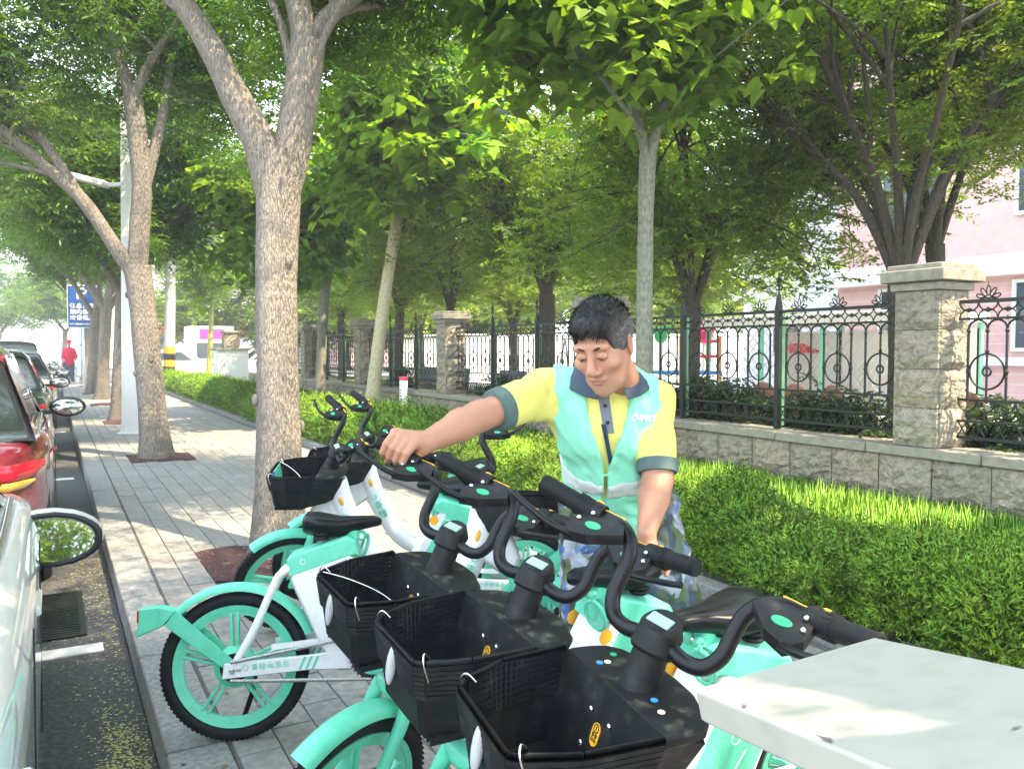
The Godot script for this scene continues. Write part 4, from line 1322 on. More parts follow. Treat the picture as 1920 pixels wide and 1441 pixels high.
func hedge_and_grass() -> void:
	var h := thing("juniper_hedge", "long low green juniper hedge along the edging stones", "hedge", Vector3(3.8, 0, -12))
	var fn := FastNoiseLite.new()
	fn.seed = 4
	fn.frequency = 0.9
	var H := func(z: float) -> float: return 0.41 + 0.12 * fn.get_noise_2d(z, 3.0) + 0.10 * fn.get_noise_2d(z * 3.0, 40.0)
	var B := func(y: float, z: float) -> float: return 3.33 + 0.10 * fn.get_noise_2d(z * 1.6, y * 2.0 + 90.0) + 0.09 * fn.get_noise_2d(z * 4.0, y * 4.0 + 10.0)
	var m := MB.new()
	var rows := []
	for i in 160:
		var zz := 2.0 - i * 0.24
		var hh: float = H.call(zz) - 0.24
		rows.append([Vector3(0.02 + 3.45 - 3.8, 0.02, zz + 12), Vector3(3.46 - 3.8, hh * 0.8, zz + 12), Vector3(3.56 - 3.8, hh, zz + 12), Vector3(3.74 - 3.8, hh, zz + 12), Vector3(3.9 - 3.8, 0.1, zz + 12)])
	m.patch(rows, true, Vector3(-1, 1, 0))
	part(h, "twigs", m, "twig", "stuff")
	var sets := [[], [], []]
	var cols := [[], [], []]
	var z := 1.6
	while z > -38.0:
		var near := z > -8.5
		var xi := 0
		for x0: float in ([3.48, 3.72] if near else [3.52, 3.80]):
			xi += 1
			var c := Vector3(x0 + rng.randf_range(-0.10, 0.10), 0, z + rng.randf_range(-0.12, 0.12))
			var hh: float = H.call(c.z) + rng.randf_range(-0.09, 0.10) 
			var r := rng.randf_range(0.15, 0.27)
			var tone := rng.randf_range(0.65, 1.3)
			for k in (165 if near else 62):
				var d := rnd_dir()
				d.y = absf(d.y) * 1.0 - 0.15
				if d.x > 0.3 and xi < 2 and rng.randf() < 0.6:
					d.x = -d.x
				d = d.normalized()
				var yy := rng.randf()
				var p := c + Vector3(d.x * r * 0.95, hh - r + d.y * r, d.z * r)
				if xi == 1 and d.y < 0.35:
					p.y = hh * yy * 0.85
					p.x = c.x - r * (0.45 + 0.45 * yy) * rng.randf_range(0.85, 1.05)
				p += rnd_dir() * 0.025
				var q := Quaternion(Vector3.UP, (d * 0.8 + Vector3(0, 0.75, 0) + rnd_dir() * 0.25).normalized())
				var v := rng.randi() % 3
				var sc := rng.randf_range(0.85, 1.4) * (1.0 if near else 1.8)
				sets[v].append(Transform3D(Basis(q) * Basis.from_euler(Vector3(0, rng.randf() * TAU, 0)).scaled(Vector3.ONE * sc), p - Vector3(3.8, 0, -12)))
				var g := tone * rng.randf_range(0.75, 1.2)
				cols[v].append(Color(g * rng.randf_range(0.95, 1.3), g, g * 0.85))
		z -= 0.30 if near else 0.44
	for v in 3:
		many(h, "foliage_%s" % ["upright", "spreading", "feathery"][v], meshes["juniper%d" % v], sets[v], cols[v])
	var xs := []
	var cs := []
	for k in 24000:
		z = 1.8 - pow(rng.randf(), 1.5) * 30.0
		var x := rng.randf_range(3.85, 5.42)
		var y := 0.05 + 0.18 * smoothstep(3.4, 5.4, x)
		var sc := rng.randf_range(0.7, 1.3) * (1.0 if z > -9 else 1.5)
		xs.append(Transform3D(Basis.from_euler(Vector3(rng.randf_range(-0.2, 0.2), rng.randf() * TAU, 0)).scaled(Vector3(sc, sc * rng.randf_range(0.8, 1.35) * (0.55 if x > 4.95 else 1.0), sc)), Vector3(x, y, z)))
		var g := rng.randf_range(0.65, 1.3)
		cs.append(Color(g * rng.randf_range(0.9, 1.3), g, g * 0.8))
	tag(many(self, "long_grass", meshes.tuft, xs, cs), "long green grass between the hedge and the stone wall", "grass")
	# fallen blossoms in the gutter and leaves on the pavement
	var fb := MB.new()
	fb.coloured = true
	for k in 1700:
		var s := -1.6 - pow(rng.randf(), 0.8) * 5.0
		var x := 0.29 - absf(rng.randfn(0.0, 0.13))
		if rng.randf() < 0.55:
			s = -3.2 + rng.randfn(0.0, 0.30)
			x = 0.21 + rng.randfn(0.0, 0.05)
		var a := rng.randf() * TAU
		var d := Vector3(cos(a), rng.randf_range(-0.1, 0.3), sin(a)) * rng.randf_range(0.004, 0.009)
		var w := Vector3(-sin(a), 0, cos(a)) * rng.randf_range(0.003, 0.006)
		var p := Vector3(x, -0.1275 + rng.randf() * 0.006, s)
		var g := rng.randf_range(0.7, 1.2)
		fb.col = Color(0.42 * g, 0.40 * g, 0.14 * g)
		fb.face([p - d, p + w, p + d, p - w], Vector3.UP)
	var lf := MB.new()
	lf.coloured = true
	for k in 420:
		var x := rng.randf_range(0.33, 3.1)
		var zq := -1.5 - pow(rng.randf(), 1.4) * 16.0
		if k < 140:
			var pz := -5.52 if k % 2 else -11.42
			x = 1.2 + rng.randf_range(-0.42, 0.42)
			zq = pz + rng.randf_range(-0.45, 0.45)
		var a := rng.randf() * TAU
		var d := Vector3(cos(a), rng.randf_range(-0.1, 0.25), sin(a)) * rng.randf_range(0.008, 0.026)
		var w := Vector3(-sin(a), 0.1, cos(a)) * rng.randf_range(0.004, 0.010)
		var p := Vector3(x, 0.006 + (0.025 if k < 140 else 0.0) + rng.randf() * 0.006, zq)
		var g := rng.randf_range(0.5, 1.2)
		lf.col = Color(0.28 * g, 0.22 * g, 0.09 * g) if rng.randf() < 0.6 else Color(0.12 * g, 0.17 * g, 0.04 * g)
		lf.face([p - d, p + w, p + d, p - w], Vector3.UP)
	var fm := mat("blossom", Color.WHITE, 0.8)
	fm.vertex_color_use_as_albedo = true
	var o := put(self, "fallen_blossoms", fb.mesh(fm), Transform3D.IDENTITY, "stuff")
	tag(put(self, "leaf_litter", lf.mesh(fm), Transform3D.IDENTITY, "stuff"), "dry leaves scattered over the pavement and the tree pits", "leaves")
	tag(o, "small yellow blossoms fallen along the gutter by the kerb", "blossoms")


func windows(t: Node3D, at: Array, w: float, h: float, nn: Vector3) -> void:
	var u := Vector3.UP.cross(nn)
	var fr := MB.new()
	var b := Basis(u, Vector3.UP, nn)
	for s: float in [-1.0, 1.0]:
		fr.box(b * Vector3(s * (w * 0.5 - 0.03), 0, 0.02), Vector3(0.07, h, 0.09), b)
		fr.box(b * Vector3(0, s * (h * 0.5 - 0.03), 0.02), Vector3(w - 0.14, 0.07, 0.09), b)
	fr.box(b * Vector3(0, 0, 0.02), Vector3(0.05, h - 0.14, 0.06), b)
	var fm := fr.mesh(M.pole_white)
	var pn := MB.new()
	pn.box(Vector3.ZERO, Vector3(w - 0.13, h - 0.13, 0.02), b)
	var pm := pn.mesh(M.window_glass)
	for p: Vector3 in at:
		var f := put(t, "window", fm, Transform3D(Basis.IDENTITY, p))
		put(f, "pane", pm, Transform3D(Basis.IDENTITY, nn * 0.014))


func beyond_the_fence() -> void:
	# pink tiled school building
	var t := thing("school_building", "pink tiled school building with white bands behind the fence at the right", "building", Vector3(21, 0.3, -4))
	var m := MB.new()
	m.box(Vector3(0, 4.5, 0), Vector3(9, 9.0, 19))
	part(t, "wall", m, "pink_tile")
	m = MB.new()
	for y: float in [2.75, 6.0]:
		m.box(Vector3(-4.55, y, 0), Vector3(0.35, 0.42, 19.1), Basis.IDENTITY, 0.02)
		m.box(Vector3(0, y, -9.55), Vector3(8.7, 0.42, 0.35), Basis.IDENTITY, 0.02)
	m.box(Vector3(-4.52, 0.85, 0), Vector3(0.16, 0.16, 19.05))
	part(t, "band", m, "pale_wall")
	m = MB.new()
	m.box(Vector3(0, 9.15, 0), Vector3(9.6, 0.3, 19.6))
	part(t, "roof", m, "pale_wall")
	# tile joints as thin raised courses
	m = MB.new()
	for i in 14:
		m.box(Vector3(-4.502, 0.2 + i * 0.2, 0), Vector3(0.006, 0.008, 18.9))
	part(t, "tile_course", m, "pale_wall")
	var at := []
	for j in 2:
		for i in 6:
			at.append(Vector3(-4.5, 1.75 + j * 3.2 if j == 0 else 4.4, -7.6 + i * 3.0))
	windows(t, at, 1.5, 1.4, Vector3.LEFT)
	t = thing("annexe", "pale lilac annexe building set back left of the pink school", "building", Vector3(24, 0.3, -16.6))
	m = MB.new()
	m.box(Vector3(0, 3.1, 0), Vector3(9, 6.2, 6.0))
	part(t, "wall", m, "lilac_wall")
	m = MB.new()
	m.box(Vector3(0, 6.3, 0), Vector3(9.5, 0.25, 6.4))
	part(t, "roof", m, "pale_wall")
	windows(t, [Vector3(-4.5, 1.6, -1.2), Vector3(-4.5, 1.6, 1.4), Vector3(-4.5, 4.4, -1.2), Vector3(-4.5, 4.4, 1.4)], 1.1, 1.3, Vector3.LEFT)
	# mint framed kiosk with a white roof edge
	t = thing("kiosk", "mint framed kiosk with mesh sides and a flat white roof behind the fence", "kiosk", Vector3(12.6, 0.3, -10.4))
	m = MB.new()
	m.box(Vector3(0, 1.62, 0), Vector3(2.4, 0.16, 4.4), Basis.IDENTITY, 0.01)
	part(t, "roof", m, "pale_wall")
	for i in 4:
		for x: float in [-1.1, 1.1]:
			m = MB.new()
			m.box(Vector3(x, 0.77, -2.1 + i * 1.4), Vector3(0.07, 1.54, 0.07))
			part(t, "post", m, "mint_frame")
	m = MB.new()
	for i in 22:
		var z := -2.1 + i * 0.2
		m.bar(Vector3(-1.1, 0.1, z), Vector3(-1.1, 1.5, minf(z + 1.4, 2.1)), 0.008, 0.008)
		m.bar(Vector3(-1.1, 0.1, z), Vector3(-1.1, 1.5, maxf(z - 1.4, -2.1)), 0.008, 0.008)
	part(t, "mesh_side", m, "steel")
	m = MB.new()
	m.box(Vector3(1.08, 0.75, 0), Vector3(0.03, 1.4, 4.2))
	part(t, "back_panel", m, "pale_wall")
	t = thing("awning", "teal curved awning with a window under it on the pink school wall", "awning", Vector3(16.3, 2.0, -3.2))
	m = MB.new()
	var rr := []
	for i in 7:
		var a := PI * 0.5 * i / 6
		rr.append([Vector3(-0.9 * sin(a), 0.55 * cos(a) - 0.1, -1.0), Vector3(-0.9 * sin(a), 0.55 * cos(a) - 0.1, 1.0)])
	m.patch(rr, true, Vector3(-1, 1, 0))
	part(t, "canopy", m, "canopy_teal")
	m = MB.new()
	for z: float in [-1.0, 1.0]:
		m.bar(Vector3(-0.9, -0.1, z), Vector3(0.15, -0.1, z), 0.03, 0.03)
	m.bar(Vector3(-0.9, -0.1, -1.0), Vector3(-0.9, -0.1, 1.0), 0.03, 0.03)
	part(t, "bracket", m, "steel")
	# white wall closing the yard
	t = thing("yard_wall", "bright white rendered wall at the far side of the yard", "wall", Vector3(21.5, 0.3, -31.5))
	var d := Vector3(12.5, 0, 7).normalized()
	m = MB.new()
	m.box(Vector3(0, 0.85, 0), Vector3(17, 1.7, 0.25), Basis(d, Vector3.UP, d.cross(Vector3.UP)))
	part(t, "render", m, "pale_wall")
	m = MB.new()
	m.box(Vector3(0, 1.75, 0), Vector3(17.2, 0.1, 0.4), Basis(d, Vector3.UP, d.cross(Vector3.UP)))
	part(t, "coping", m, "pale_wall")
	# play yard
	t = thing("swing_frame", "grey swing frame with hanging green and red toys in the bright yard", "swing", Vector3(12.2, 0.3, -17.0))
	m = MB.new()
	for s: float in [-1.0, 1.0]:
		for q: float in [-0.4, 0.4]:
			m.tube([Vector3(s * 1.3, 0, q), Vector3(s * 1.2, 1.35, 0)], 0.025, 8)
	m.tube([Vector3(-1.25, 1.35, 0), Vector3(1.25, 1.35, 0)], 0.025, 8)
	part(t, "frame", m, "steel")
	var cl := ["toy_green", "chrome", "toy_green", "toy_pink", "toy_red"]
	for i in 5:
		m = MB.new()
		var x := -0.85 + i * 0.42
		for s: float in [-0.1, 0.1]:
			m.tube([Vector3(x + s, 1.35, 0), Vector3(x + s, 0.75, 0)], 0.006, 4)
		if i % 2:
			m.ring(Vector3(x, 0.68, 0), Vector3.BACK, 0.13, 0.035, 16, 6)
		else:
			m.box(Vector3(x, 0.62, 0), Vector3(0.26, 0.3, 0.06), Basis.IDENTITY, 0.015)
		part(t, "hanging_toy", m, cl[i])
	t = thing("climbing_tower", "orange and blue children's climbing tower right of the worker's shoulder", "playground tower", Vector3(11.2, 0.3, -12.9))
	for x: float in [-0.5, 0.5]:
		for z: float in [-0.5, 0.5]:
			m = MB.new()
			m.tube([Vector3(x, 0, z), Vector3(x, 1.35, z)], 0.04, 8)
			part(t, "post", m, "toy_orange")
	m = MB.new()
	m.box(Vector3(0, 0.62, 0), Vector3(1.1, 0.07, 1.1), Basis.IDENTITY, 0.01)
	part(t, "platform", m, "toy_blue")
	m = MB.new()
	m.box(Vector3(0, 1.25, 0.5), Vector3(1.0, 0.06, 0.05))
	m.box(Vector3(0, 0.95, 0.5), Vector3(1.0, 0.06, 0.05))
	part(t, "rail", m, "toy_red")
	for a in [[Vector3(12.5, 1.95, -15.2), "toy_green", "green"], [Vector3(13.3, 1.85, -14.6), "toy_pink", "pink"]]:
		t = thing("spring_rider", "%s toy on a tall white pole in the yard left of the worker's head" % a[2], "playground toy", Vector3(a[0].x, 0.3, a[0].z))
		m = MB.new()
		m.tube([Vector3.ZERO, Vector3(0, 1.3, 0)], 0.05, 8)
		part(t, "pole", m, "pole_white")
		m = MB.new()
		m.ball(Vector3(0, 1.42, 0), Vector3(0.16, 0.2, 0.16))
		m.ball(Vector3(0.0, 1.55, -0.18), Vector3(0.1, 0.1, 0.14))
		m.ball(Vector3(0.0, 1.55, 0.18), Vector3(0.1, 0.1, 0.14))
		part(t, "head", m, a[1])
	t = thing("parasol", "red market parasol in the yard seen through the fence", "parasol", Vector3(14.0, 0.3, -12.2))
	m = MB.new()
	m.tube([Vector3.ZERO, Vector3(0, 1.25, 0)], 0.03, 8)
	part(t, "pole", m, "pole_white")
	m = MB.new()
	m.lathe([Vector2(0.75, 1.02), Vector2(0.4, 1.2), Vector2(0.02, 1.32)], 12)
	part(t, "canopy", m, "toy_red")
	# chairs against the fence
	var c: Node3D = null
	var cz := [-2.75, -3.35, -3.92, -5.15, -5.6, -6.05, -6.5, -6.95, -9.1, -9.55, -10.0, -10.45, -10.9, -11.35, -12.9, -13.35, -13.8, -14.25, -14.7]
	for i in cz.size():
		var grey := i >= 8
		if i == 0 or i == 8:
			c = thing("round_back_chair", "", "chair", Vector3.ZERO)
			var cmat := "chair_grey" if grey else "chair_brown"
			m = MB.new()
			if grey:
				m.prism(PackedVector2Array([Vector2(-0.12, 0.38), Vector2(0.12, 0.38), Vector2(0.19, 0.72), Vector2(0.15, 0.76), Vector2(-0.15, 0.76), Vector2(-0.19, 0.72)]), 0.035, Transform3D(Basis.from_euler(Vector3(0, PI / 2, 0)), Vector3(-0.17, 0, 0)), 0.008)
			else:
				m.ball(Vector3(-0.17, 0.56, 0), Vector3(0.025, 0.20, 0.165), Basis.from_euler(Vector3(0, 0, 0.1)), 16, 10)
			part(c, "backrest", m, cmat)
			m = MB.new()
			m.ball(Vector3(0.02, 0.36, 0), Vector3(0.2, 0.03, 0.19), Basis.IDENTITY, 16, 6)
			part(c, "seat", m, cmat)
			m = MB.new()
			m.lathe([Vector2(0.17, 0.0), Vector2(0.16, 0.015), Vector2(0.03, 0.035), Vector2(0.022, 0.34)], 14)
			part(c, "pedestal", m, "pole_white")
		var lb := "%s chair behind the iron fence, %s from the right in the row" % ["grey trapezoid-backed" if grey else "brown round-backed", ["first", "second", "third", "fourth", "fifth", "sixth", "seventh", "eighth", "ninth", "tenth", "eleventh"][i - 8 if grey else i]]
		var o: Node3D = c if i == 0 or i == 8 else copy(c, "round_back_chair", lb)
		o.set_meta("label", lb)
		o.set_meta("group", "chairs standing behind the iron fence")
		o.position = Vector3(6.42 + rng.randf_range(-0.04, 0.04), 0.30, cz[i])
		o.rotation.y = rng.randf_range(-0.25, 0.25)
	# rose bushes along the inside of the fence
	sprig_meshes()
	var rz := [-4.6, -5.25, -5.9, -6.5, -2.1, -9.3, -11.2, -15.3, -7.1, -3.5]
	for i in rz.size():
		var b := thing("rose_bush", "dark rose bush behind the fence foot, %s" % ["just left of the nearest pillar", "in the panel left of the nearest pillar", "two panels left of the nearest pillar", "right beside the worker's shoulder", "right of the nearest pillar", "behind the worker", "left of the worker", "by the fourth pillar", "close behind the worker's shoulder", "against the nearest pillar"][i], "bush", Vector3(6.02, 0.3, rz[i]), "rose bushes along the fence")
		var st := MB.new()
		var xs := []
		for k in 13:
			var e := Vector3(rng.randf_range(-0.22, 0.2), rng.randf_range(0.3, 0.72), rng.randf_range(-0.4, 0.4))
			st.tube([Vector3(rng.randf_range(-0.05, 0.05), 0, rng.randf_range(-0.05, 0.05)), e * 0.55 + Vector3(0, 0.05, 0), e], [0.008, 0.006, 0.003], 4)
			for q in 22:
				xs.append(Transform3D(Basis.from_euler(Vector3(rng.randf_range(-0.6, 0.6), rng.randf() * TAU, 0)), e * rng.randf_range(0.35, 1.05) + rnd_dir() * 0.13))
		part(b, "stems", st, "twig", "stuff")
		many(b, "leaves", meshes.rose, xs)


func pole_lamp(label: String, at: Vector3, h: float, arms: Array) -> void:
	var t := thing("street_lamp", label, "street lamp", at)
	var m := MB.new()
	var n := 12
	var rows := [0.135, 0.125, 0.09, 0.065]
	var ys := [0.03, 0.35, h * 0.55, h]
	for i in 3:
		var k := m.v.size()
		for e in 2:
			var w: float = rows[i + e]
			for s: Vector2 in [Vector2(-1, -1), Vector2(1, -1), Vector2(1, 1), Vector2(-1, 1)]:
				pass
		for f in 4:
			var a := f * PI / 2 + 0.35
			var nn := Vector3(cos(a), 0, sin(a))
			var u := Vector3(-sin(a), 0, cos(a))
			var y0: float = ys[i]
			var y1: float = ys[i + 1]
			m.face([nn * rows[i] - u * rows[i] + Vector3(0, y0, 0), nn * rows[i] + u * rows[i] + Vector3(0, y0, 0), nn * rows[i + 1] + u * rows[i + 1] + Vector3(0, y1, 0), nn * rows[i + 1] - u * rows[i + 1] + Vector3(0, y1, 0)], nn)
	part(t, "pole", m, "pole_white")
	m = MB.new()
	m.box(Vector3(0, 0.015, 0), Vector3(0.38, 0.03, 0.38), Basis.from_euler(Vector3(0, -0.35, 0)), 0.006)
	for k in 4:
		var a := k * PI / 2 - 0.35
		for s: float in [-1.0, 1.0]:
			m.prism(PackedVector2Array([Vector2(0.13, 0.03), Vector2(0.18, 0.03), Vector2(0.13, 0.12)]), 0.012, Transform3D(Basis.from_euler(Vector3(0, a, 0)), Vector3(sin(a), 0, cos(a)) * s * 0.05))
	part(t, "base_plate", m, "pole_white")
	for a in arms:
		m = MB.new()
		var p: Vector3 = a[0]
		var q: Vector3 = a[1]
		m.bar(Vector3(0, p.y, 0), p, 0.07, 0.06)
		part(t, "arm", m, "pole_white")
		m = MB.new()
		var x := (q - p).normalized()
		var z := x.cross(Vector3.UP).normalized()
		m.box((p + q) * 0.5, Vector3((q - p).length(), 0.10, 0.26), Basis(x, z.cross(x), z), 0.02)
		part(t, "lamp_head", m, "pole_white")


func far_street() -> void:
	pole_lamp("tall white tapered lamp post behind the second ash tree", Vector3(1.14, 0, -14.9), 6.0, [[Vector3(-0.28, 4.08, -0.25), Vector3(-0.78, 4.22, -0.5)], [Vector3(0.1, 4.9, 0.05), Vector3(0.38, 4.68, 0.2)]])
	pole_lamp("distant white lamp post with a flat lamp head over the parked cars", Vector3(1.1, 0, -40.0), 5.8, [[Vector3(-0.5, 4.68, 0.0), Vector3(-1.75, 4.8, 0)]])
	# parking sign
	var t := thing("parking_sign", "blue parking sign with a large white P and white lettering on a pole", "sign", Vector3(1.02, 0, -33.9))
	var b := Basis.from_euler(Vector3(0, -0.12, 0))
	var m := MB.new()
	m.tube([b * Vector3(0, 0, -0.05), b * Vector3(0, 3.75, -0.05)], 0.045, 10)
	part(t, "pole", m, "pole_white")
	m = MB.new()
	m.box(b * Vector3(0, 2.95, 0), Vector3(0.98, 1.54, 0.03), b, 0.006)
	part(t, "border", m, "white_print")
	m = MB.new()
	m.box(b * Vector3(0, 2.95, 0.018), Vector3(0.93, 1.49, 0.012), b)
	part(t, "panel", m, "sign_blue")
	m = MB.new()
	var o := Transform3D(b, b * Vector3(-0.19, 3.22, 0.028))
	m.prism(PackedVector2Array([Vector2(0, 0), Vector2(0.085, 0), Vector2(0.085, 0.42), Vector2(0, 0.42)]), 0.008, o)
	var pr := PackedVector2Array([Vector2(0.085, 0.42)])
	pr.append_array(PackedVector2Array(arc2(Vector2(0.21, 0.29), 0.13, 90, -90, 10)))
	pr.append_array(PackedVector2Array([Vector2(0.085, 0.16), Vector2(0.085, 0.23)]))
	pr.append_array(PackedVector2Array(arc2(Vector2(0.20, 0.29), 0.062, -90, 90, 8)))
	pr.append(Vector2(0.085, 0.352))
	m.prism(pr, 0.008, o)
	var ln := [["停", "车", "入", "位"], ["顺", "向", "停", "车"], ["违", "停", "拖", "走"]]
	for i in 3:
		m.glyphs(ln[i], FONT, Transform3D(b, b * Vector3(-0.40, 2.90 - i * 0.215, 0.028)), 0.165, 0.205, 0.026, 0.008)
	m.glyphs(["停", "车", "入", "位", "向", "走", "单", "电", "位", "走", "向", "车", "入"], FONT, Transform3D(b, b * Vector3(-0.42, 2.29, 0.028)), 0.055, 0.066, 0.009, 0.008)
	part(t, "lettering", m, "white_print")
	# utility pole with warning bands
	t = thing("utility_pole", "grey concrete utility pole with yellow and black bands behind the hedge", "utility pole", Vector3(3.47, 0, -30.2))
	m = MB.new()
	m.tube([Vector3.ZERO, Vector3(0.25, 8.0, -0.1)], [0.19, 0.14], 16)
	part(t, "shaft", m, "concrete_pole")
	for i in 6:
		m = MB.new()
		m.tube([Vector3(0.006 * i + 0.01, 0.15 + i * 0.22, 0), Vector3(0.006 * i + 0.017, 0.37 + i * 0.22, 0)], 0.194, 16, false)
		part(t, "band", m, "warn_yellow" if i % 2 == 1 else "ink")
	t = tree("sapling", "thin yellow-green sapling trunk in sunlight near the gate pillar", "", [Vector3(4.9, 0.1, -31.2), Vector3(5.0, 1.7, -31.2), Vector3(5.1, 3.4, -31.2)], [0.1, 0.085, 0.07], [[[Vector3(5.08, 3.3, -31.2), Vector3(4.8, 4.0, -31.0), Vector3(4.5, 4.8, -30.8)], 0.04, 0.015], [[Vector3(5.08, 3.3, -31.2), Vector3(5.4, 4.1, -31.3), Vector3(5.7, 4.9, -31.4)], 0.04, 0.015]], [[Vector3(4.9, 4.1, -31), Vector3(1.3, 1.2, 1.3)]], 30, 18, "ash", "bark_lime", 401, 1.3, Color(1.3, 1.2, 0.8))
	# pale gate pillar at the end of the wall
	t = thing("gate_pillar", "broad pale gate pillar with a small stone block on top at the far end of the wall", "pillar", Vector3(5.3, 0, -29.0))
	m = MB.new()
	m.box(Vector3(0, 0.68, 0), Vector3(1.0, 1.36, 0.9), Basis.IDENTITY, 0.015)
	part(t, "base", m, "pole_white")
	m = MB.new()
	m.box(Vector3(0, 1.40, 0), Vector3(1.12, 0.08, 1.02), Basis.IDENTITY, 0.01)
	m.box(Vector3(0, 1.98, 0), Vector3(0.62, 0.08, 0.62), Basis.IDENTITY, 0.01)
	part(t, "ledge", m, "cut_stone")
	put(t, "block", rough_block(Vector3(0.5, 0.5, 0.5), 0.03, [0, 1, 2, 3], 77, 0.03).mesh(M.stone1), Transform3D(Basis.IDENTITY, Vector3(0, 1.69, 0)))
	# white buildings at the end of the street
	var bl := [[Vector3(12, 0, -78), Vector3(16, 17, 10), "pale_wall", "tall white building at the end of the street with many windows"], [Vector3(27, 0, -70), Vector3(12, 12, 12), "pink_tile", "pink and white building beyond the gate pillars"], [Vector3(-14, 0, -95), Vector3(16, 13, 10), "lilac_wall", "pale building far down the road on the left"]]
	for a in bl:
		t = thing("street_building", a[3], "building", a[0])
		var s: Vector3 = a[1]
		m = MB.new()
		m.box(Vector3(0, s.y / 2, 0), s)
		part(t, "wall", m, a[2])
		m = MB.new()
		m.box(Vector3(0, s.y + 0.2, 0), Vector3(s.x + 0.5, 0.4, s.z + 0.5))
		for j in int(s.y / 3.2):
			m.box(Vector3(0, 3.2 * (j + 1) - 0.2, 0), Vector3(s.x + 0.16, 0.22, s.z + 0.16))
		part(t, "cornice", m, "pale_wall")
		var at := []
		for j in int(s.y / 3.2):
			for i in int(s.x / 2.6):
				at.append(Vector3(-s.x / 2 + 1.5 + i * 2.6, 1.75 + j * 3.2, s.z / 2))
		windows(t, at, 1.4, 1.5, Vector3.BACK)
		m = MB.new()
		m.box(Vector3(0, 3.0, s.z / 2 + 0.25), Vector3(s.x * 0.8, 0.7, 0.3), Basis.IDENTITY, 0.02)
		part(t, "fascia", m, "shop_red")
	t = thing("shop_kiosk", "magenta and white kiosk beyond the gate pillar", "kiosk", Vector3(7.3, 0, -46))
	m = MB.new()
	m.box(Vector3(0, 1.3, 0), Vector3(2.2, 2.6, 2.0), Basis.IDENTITY, 0.02)
	part(t, "cabin", m, "pale_wall")
	m = MB.new()
	m.box(Vector3(0, 2.2, 1.02), Vector3(1.2, 0.5, 0.08), Basis.IDENTITY, 0.01)
	part(t, "fascia", m, "toy_pink")
	m = MB.new()
	m.box(Vector3(0, 1.35, 1.01), Vector3(1.5, 0.8, 0.05))
	part(t, "window", m, "window_glass")
	# the person in red with a bike
	t = thing("person", "person in a red jacket and red hat standing by the far green-wheeled bike", "person", Vector3(0.62, 0, -37.6))
	var f := Field.new(Vector3(-0.4, -0.05, -0.35), Vector3(0.4, 1.85, 0.35), 0.022)
	for s: float in [-1.0, 1.0]:
		f.cap(Vector3(0.09 * s, 0.86, 0), Vector3(0.1 * s, 0.46, 0.03), 0.08, 0.058)
		f.cap(Vector3(0.1 * s, 0.46, 0.03), Vector3(0.11 * s, 0.07, -0.02), 0.056, 0.042)
		f.cap(Vector3(0.11 * s, 0.05, -0.02), Vector3(0.12 * s, 0.04, 0.12), 0.045, 0.04)
		f.cap(Vector3(0.18 * s, 1.38, 0), Vector3(0.24 * s, 1.1, 0.05), 0.05, 0.042)
		f.cap(Vector3(0.24 * s, 1.1, 0.05), Vector3(0.18 * s, 0.98, 0.25), 0.04, 0.032)
		f.cap(Vector3(0.18 * s, 0.98, 0.25), Vector3(0.17 * s, 0.96, 0.32), 0.035, 0.025)
	f.cap(Vector3(0, 0.92, 0), Vector3(0, 1.3, 0), 0.14, 0.16, 0.05)
	f.cap(Vector3(0, 1.4, 0), Vector3(0, 1.55, 0.01), 0.055, 0.055)
	f.ell(Vector3(0, 1.63, 0.015), Vector3(0.078, 0.115, 0.095))
	m = MB.new()
	m.coloured = true
	f.net(m, func(_p, _n): return Color(0.46, 0.25, 0.185))
	part(t, "body", m, "skin")
	f = Field.new(Vector3(-0.4, 0.7, -0.35), Vector3(0.4, 1.6, 0.4), 0.022)
	f.cap(Vector3(0, 0.86, 0), Vector3(0, 1.32, 0), 0.165, 0.185, 0.05)
	for s: float in [-1.0, 1.0]:
		f.cap(Vector3(0.17 * s, 1.38, 0), Vector3(0.24 * s, 1.1, 0.05), 0.07, 0.058)
		f.cap(Vector3(0.24 * s, 1.1, 0.05), Vector3(0.19 * s, 0.99, 0.22), 0.056, 0.045)
	m = MB.new()
	f.net(m)
	part(t, "jacket", m, "red_cloth")
	f = Field.new(Vector3(-0.3, 0.05, -0.3), Vector3(0.3, 1.05, 0.35), 0.022)
	for s: float in [-1.0, 1.0]:
		f.cap(Vector3(0.09 * s, 0.86, 0), Vector3(0.1 * s, 0.46, 0.03), 0.105, 0.078)
		f.cap(Vector3(0.1 * s, 0.46, 0.03), Vector3(0.11 * s, 0.12, -0.02), 0.075, 0.065)
	m = MB.new()
	f.net(m)
	part(t, "trousers", m, "denim")
	m = MB.new()
	m.lathe([Vector2(0.17, 1.66), Vector2(0.16, 1.675), Vector2(0.1, 1.69), Vector2(0.095, 1.76), Vector2(0.05, 1.79), Vector2(0.0, 1.795)], 14, Transform3D.IDENTITY, true)
	part(t, "hat", m, "red_cloth")


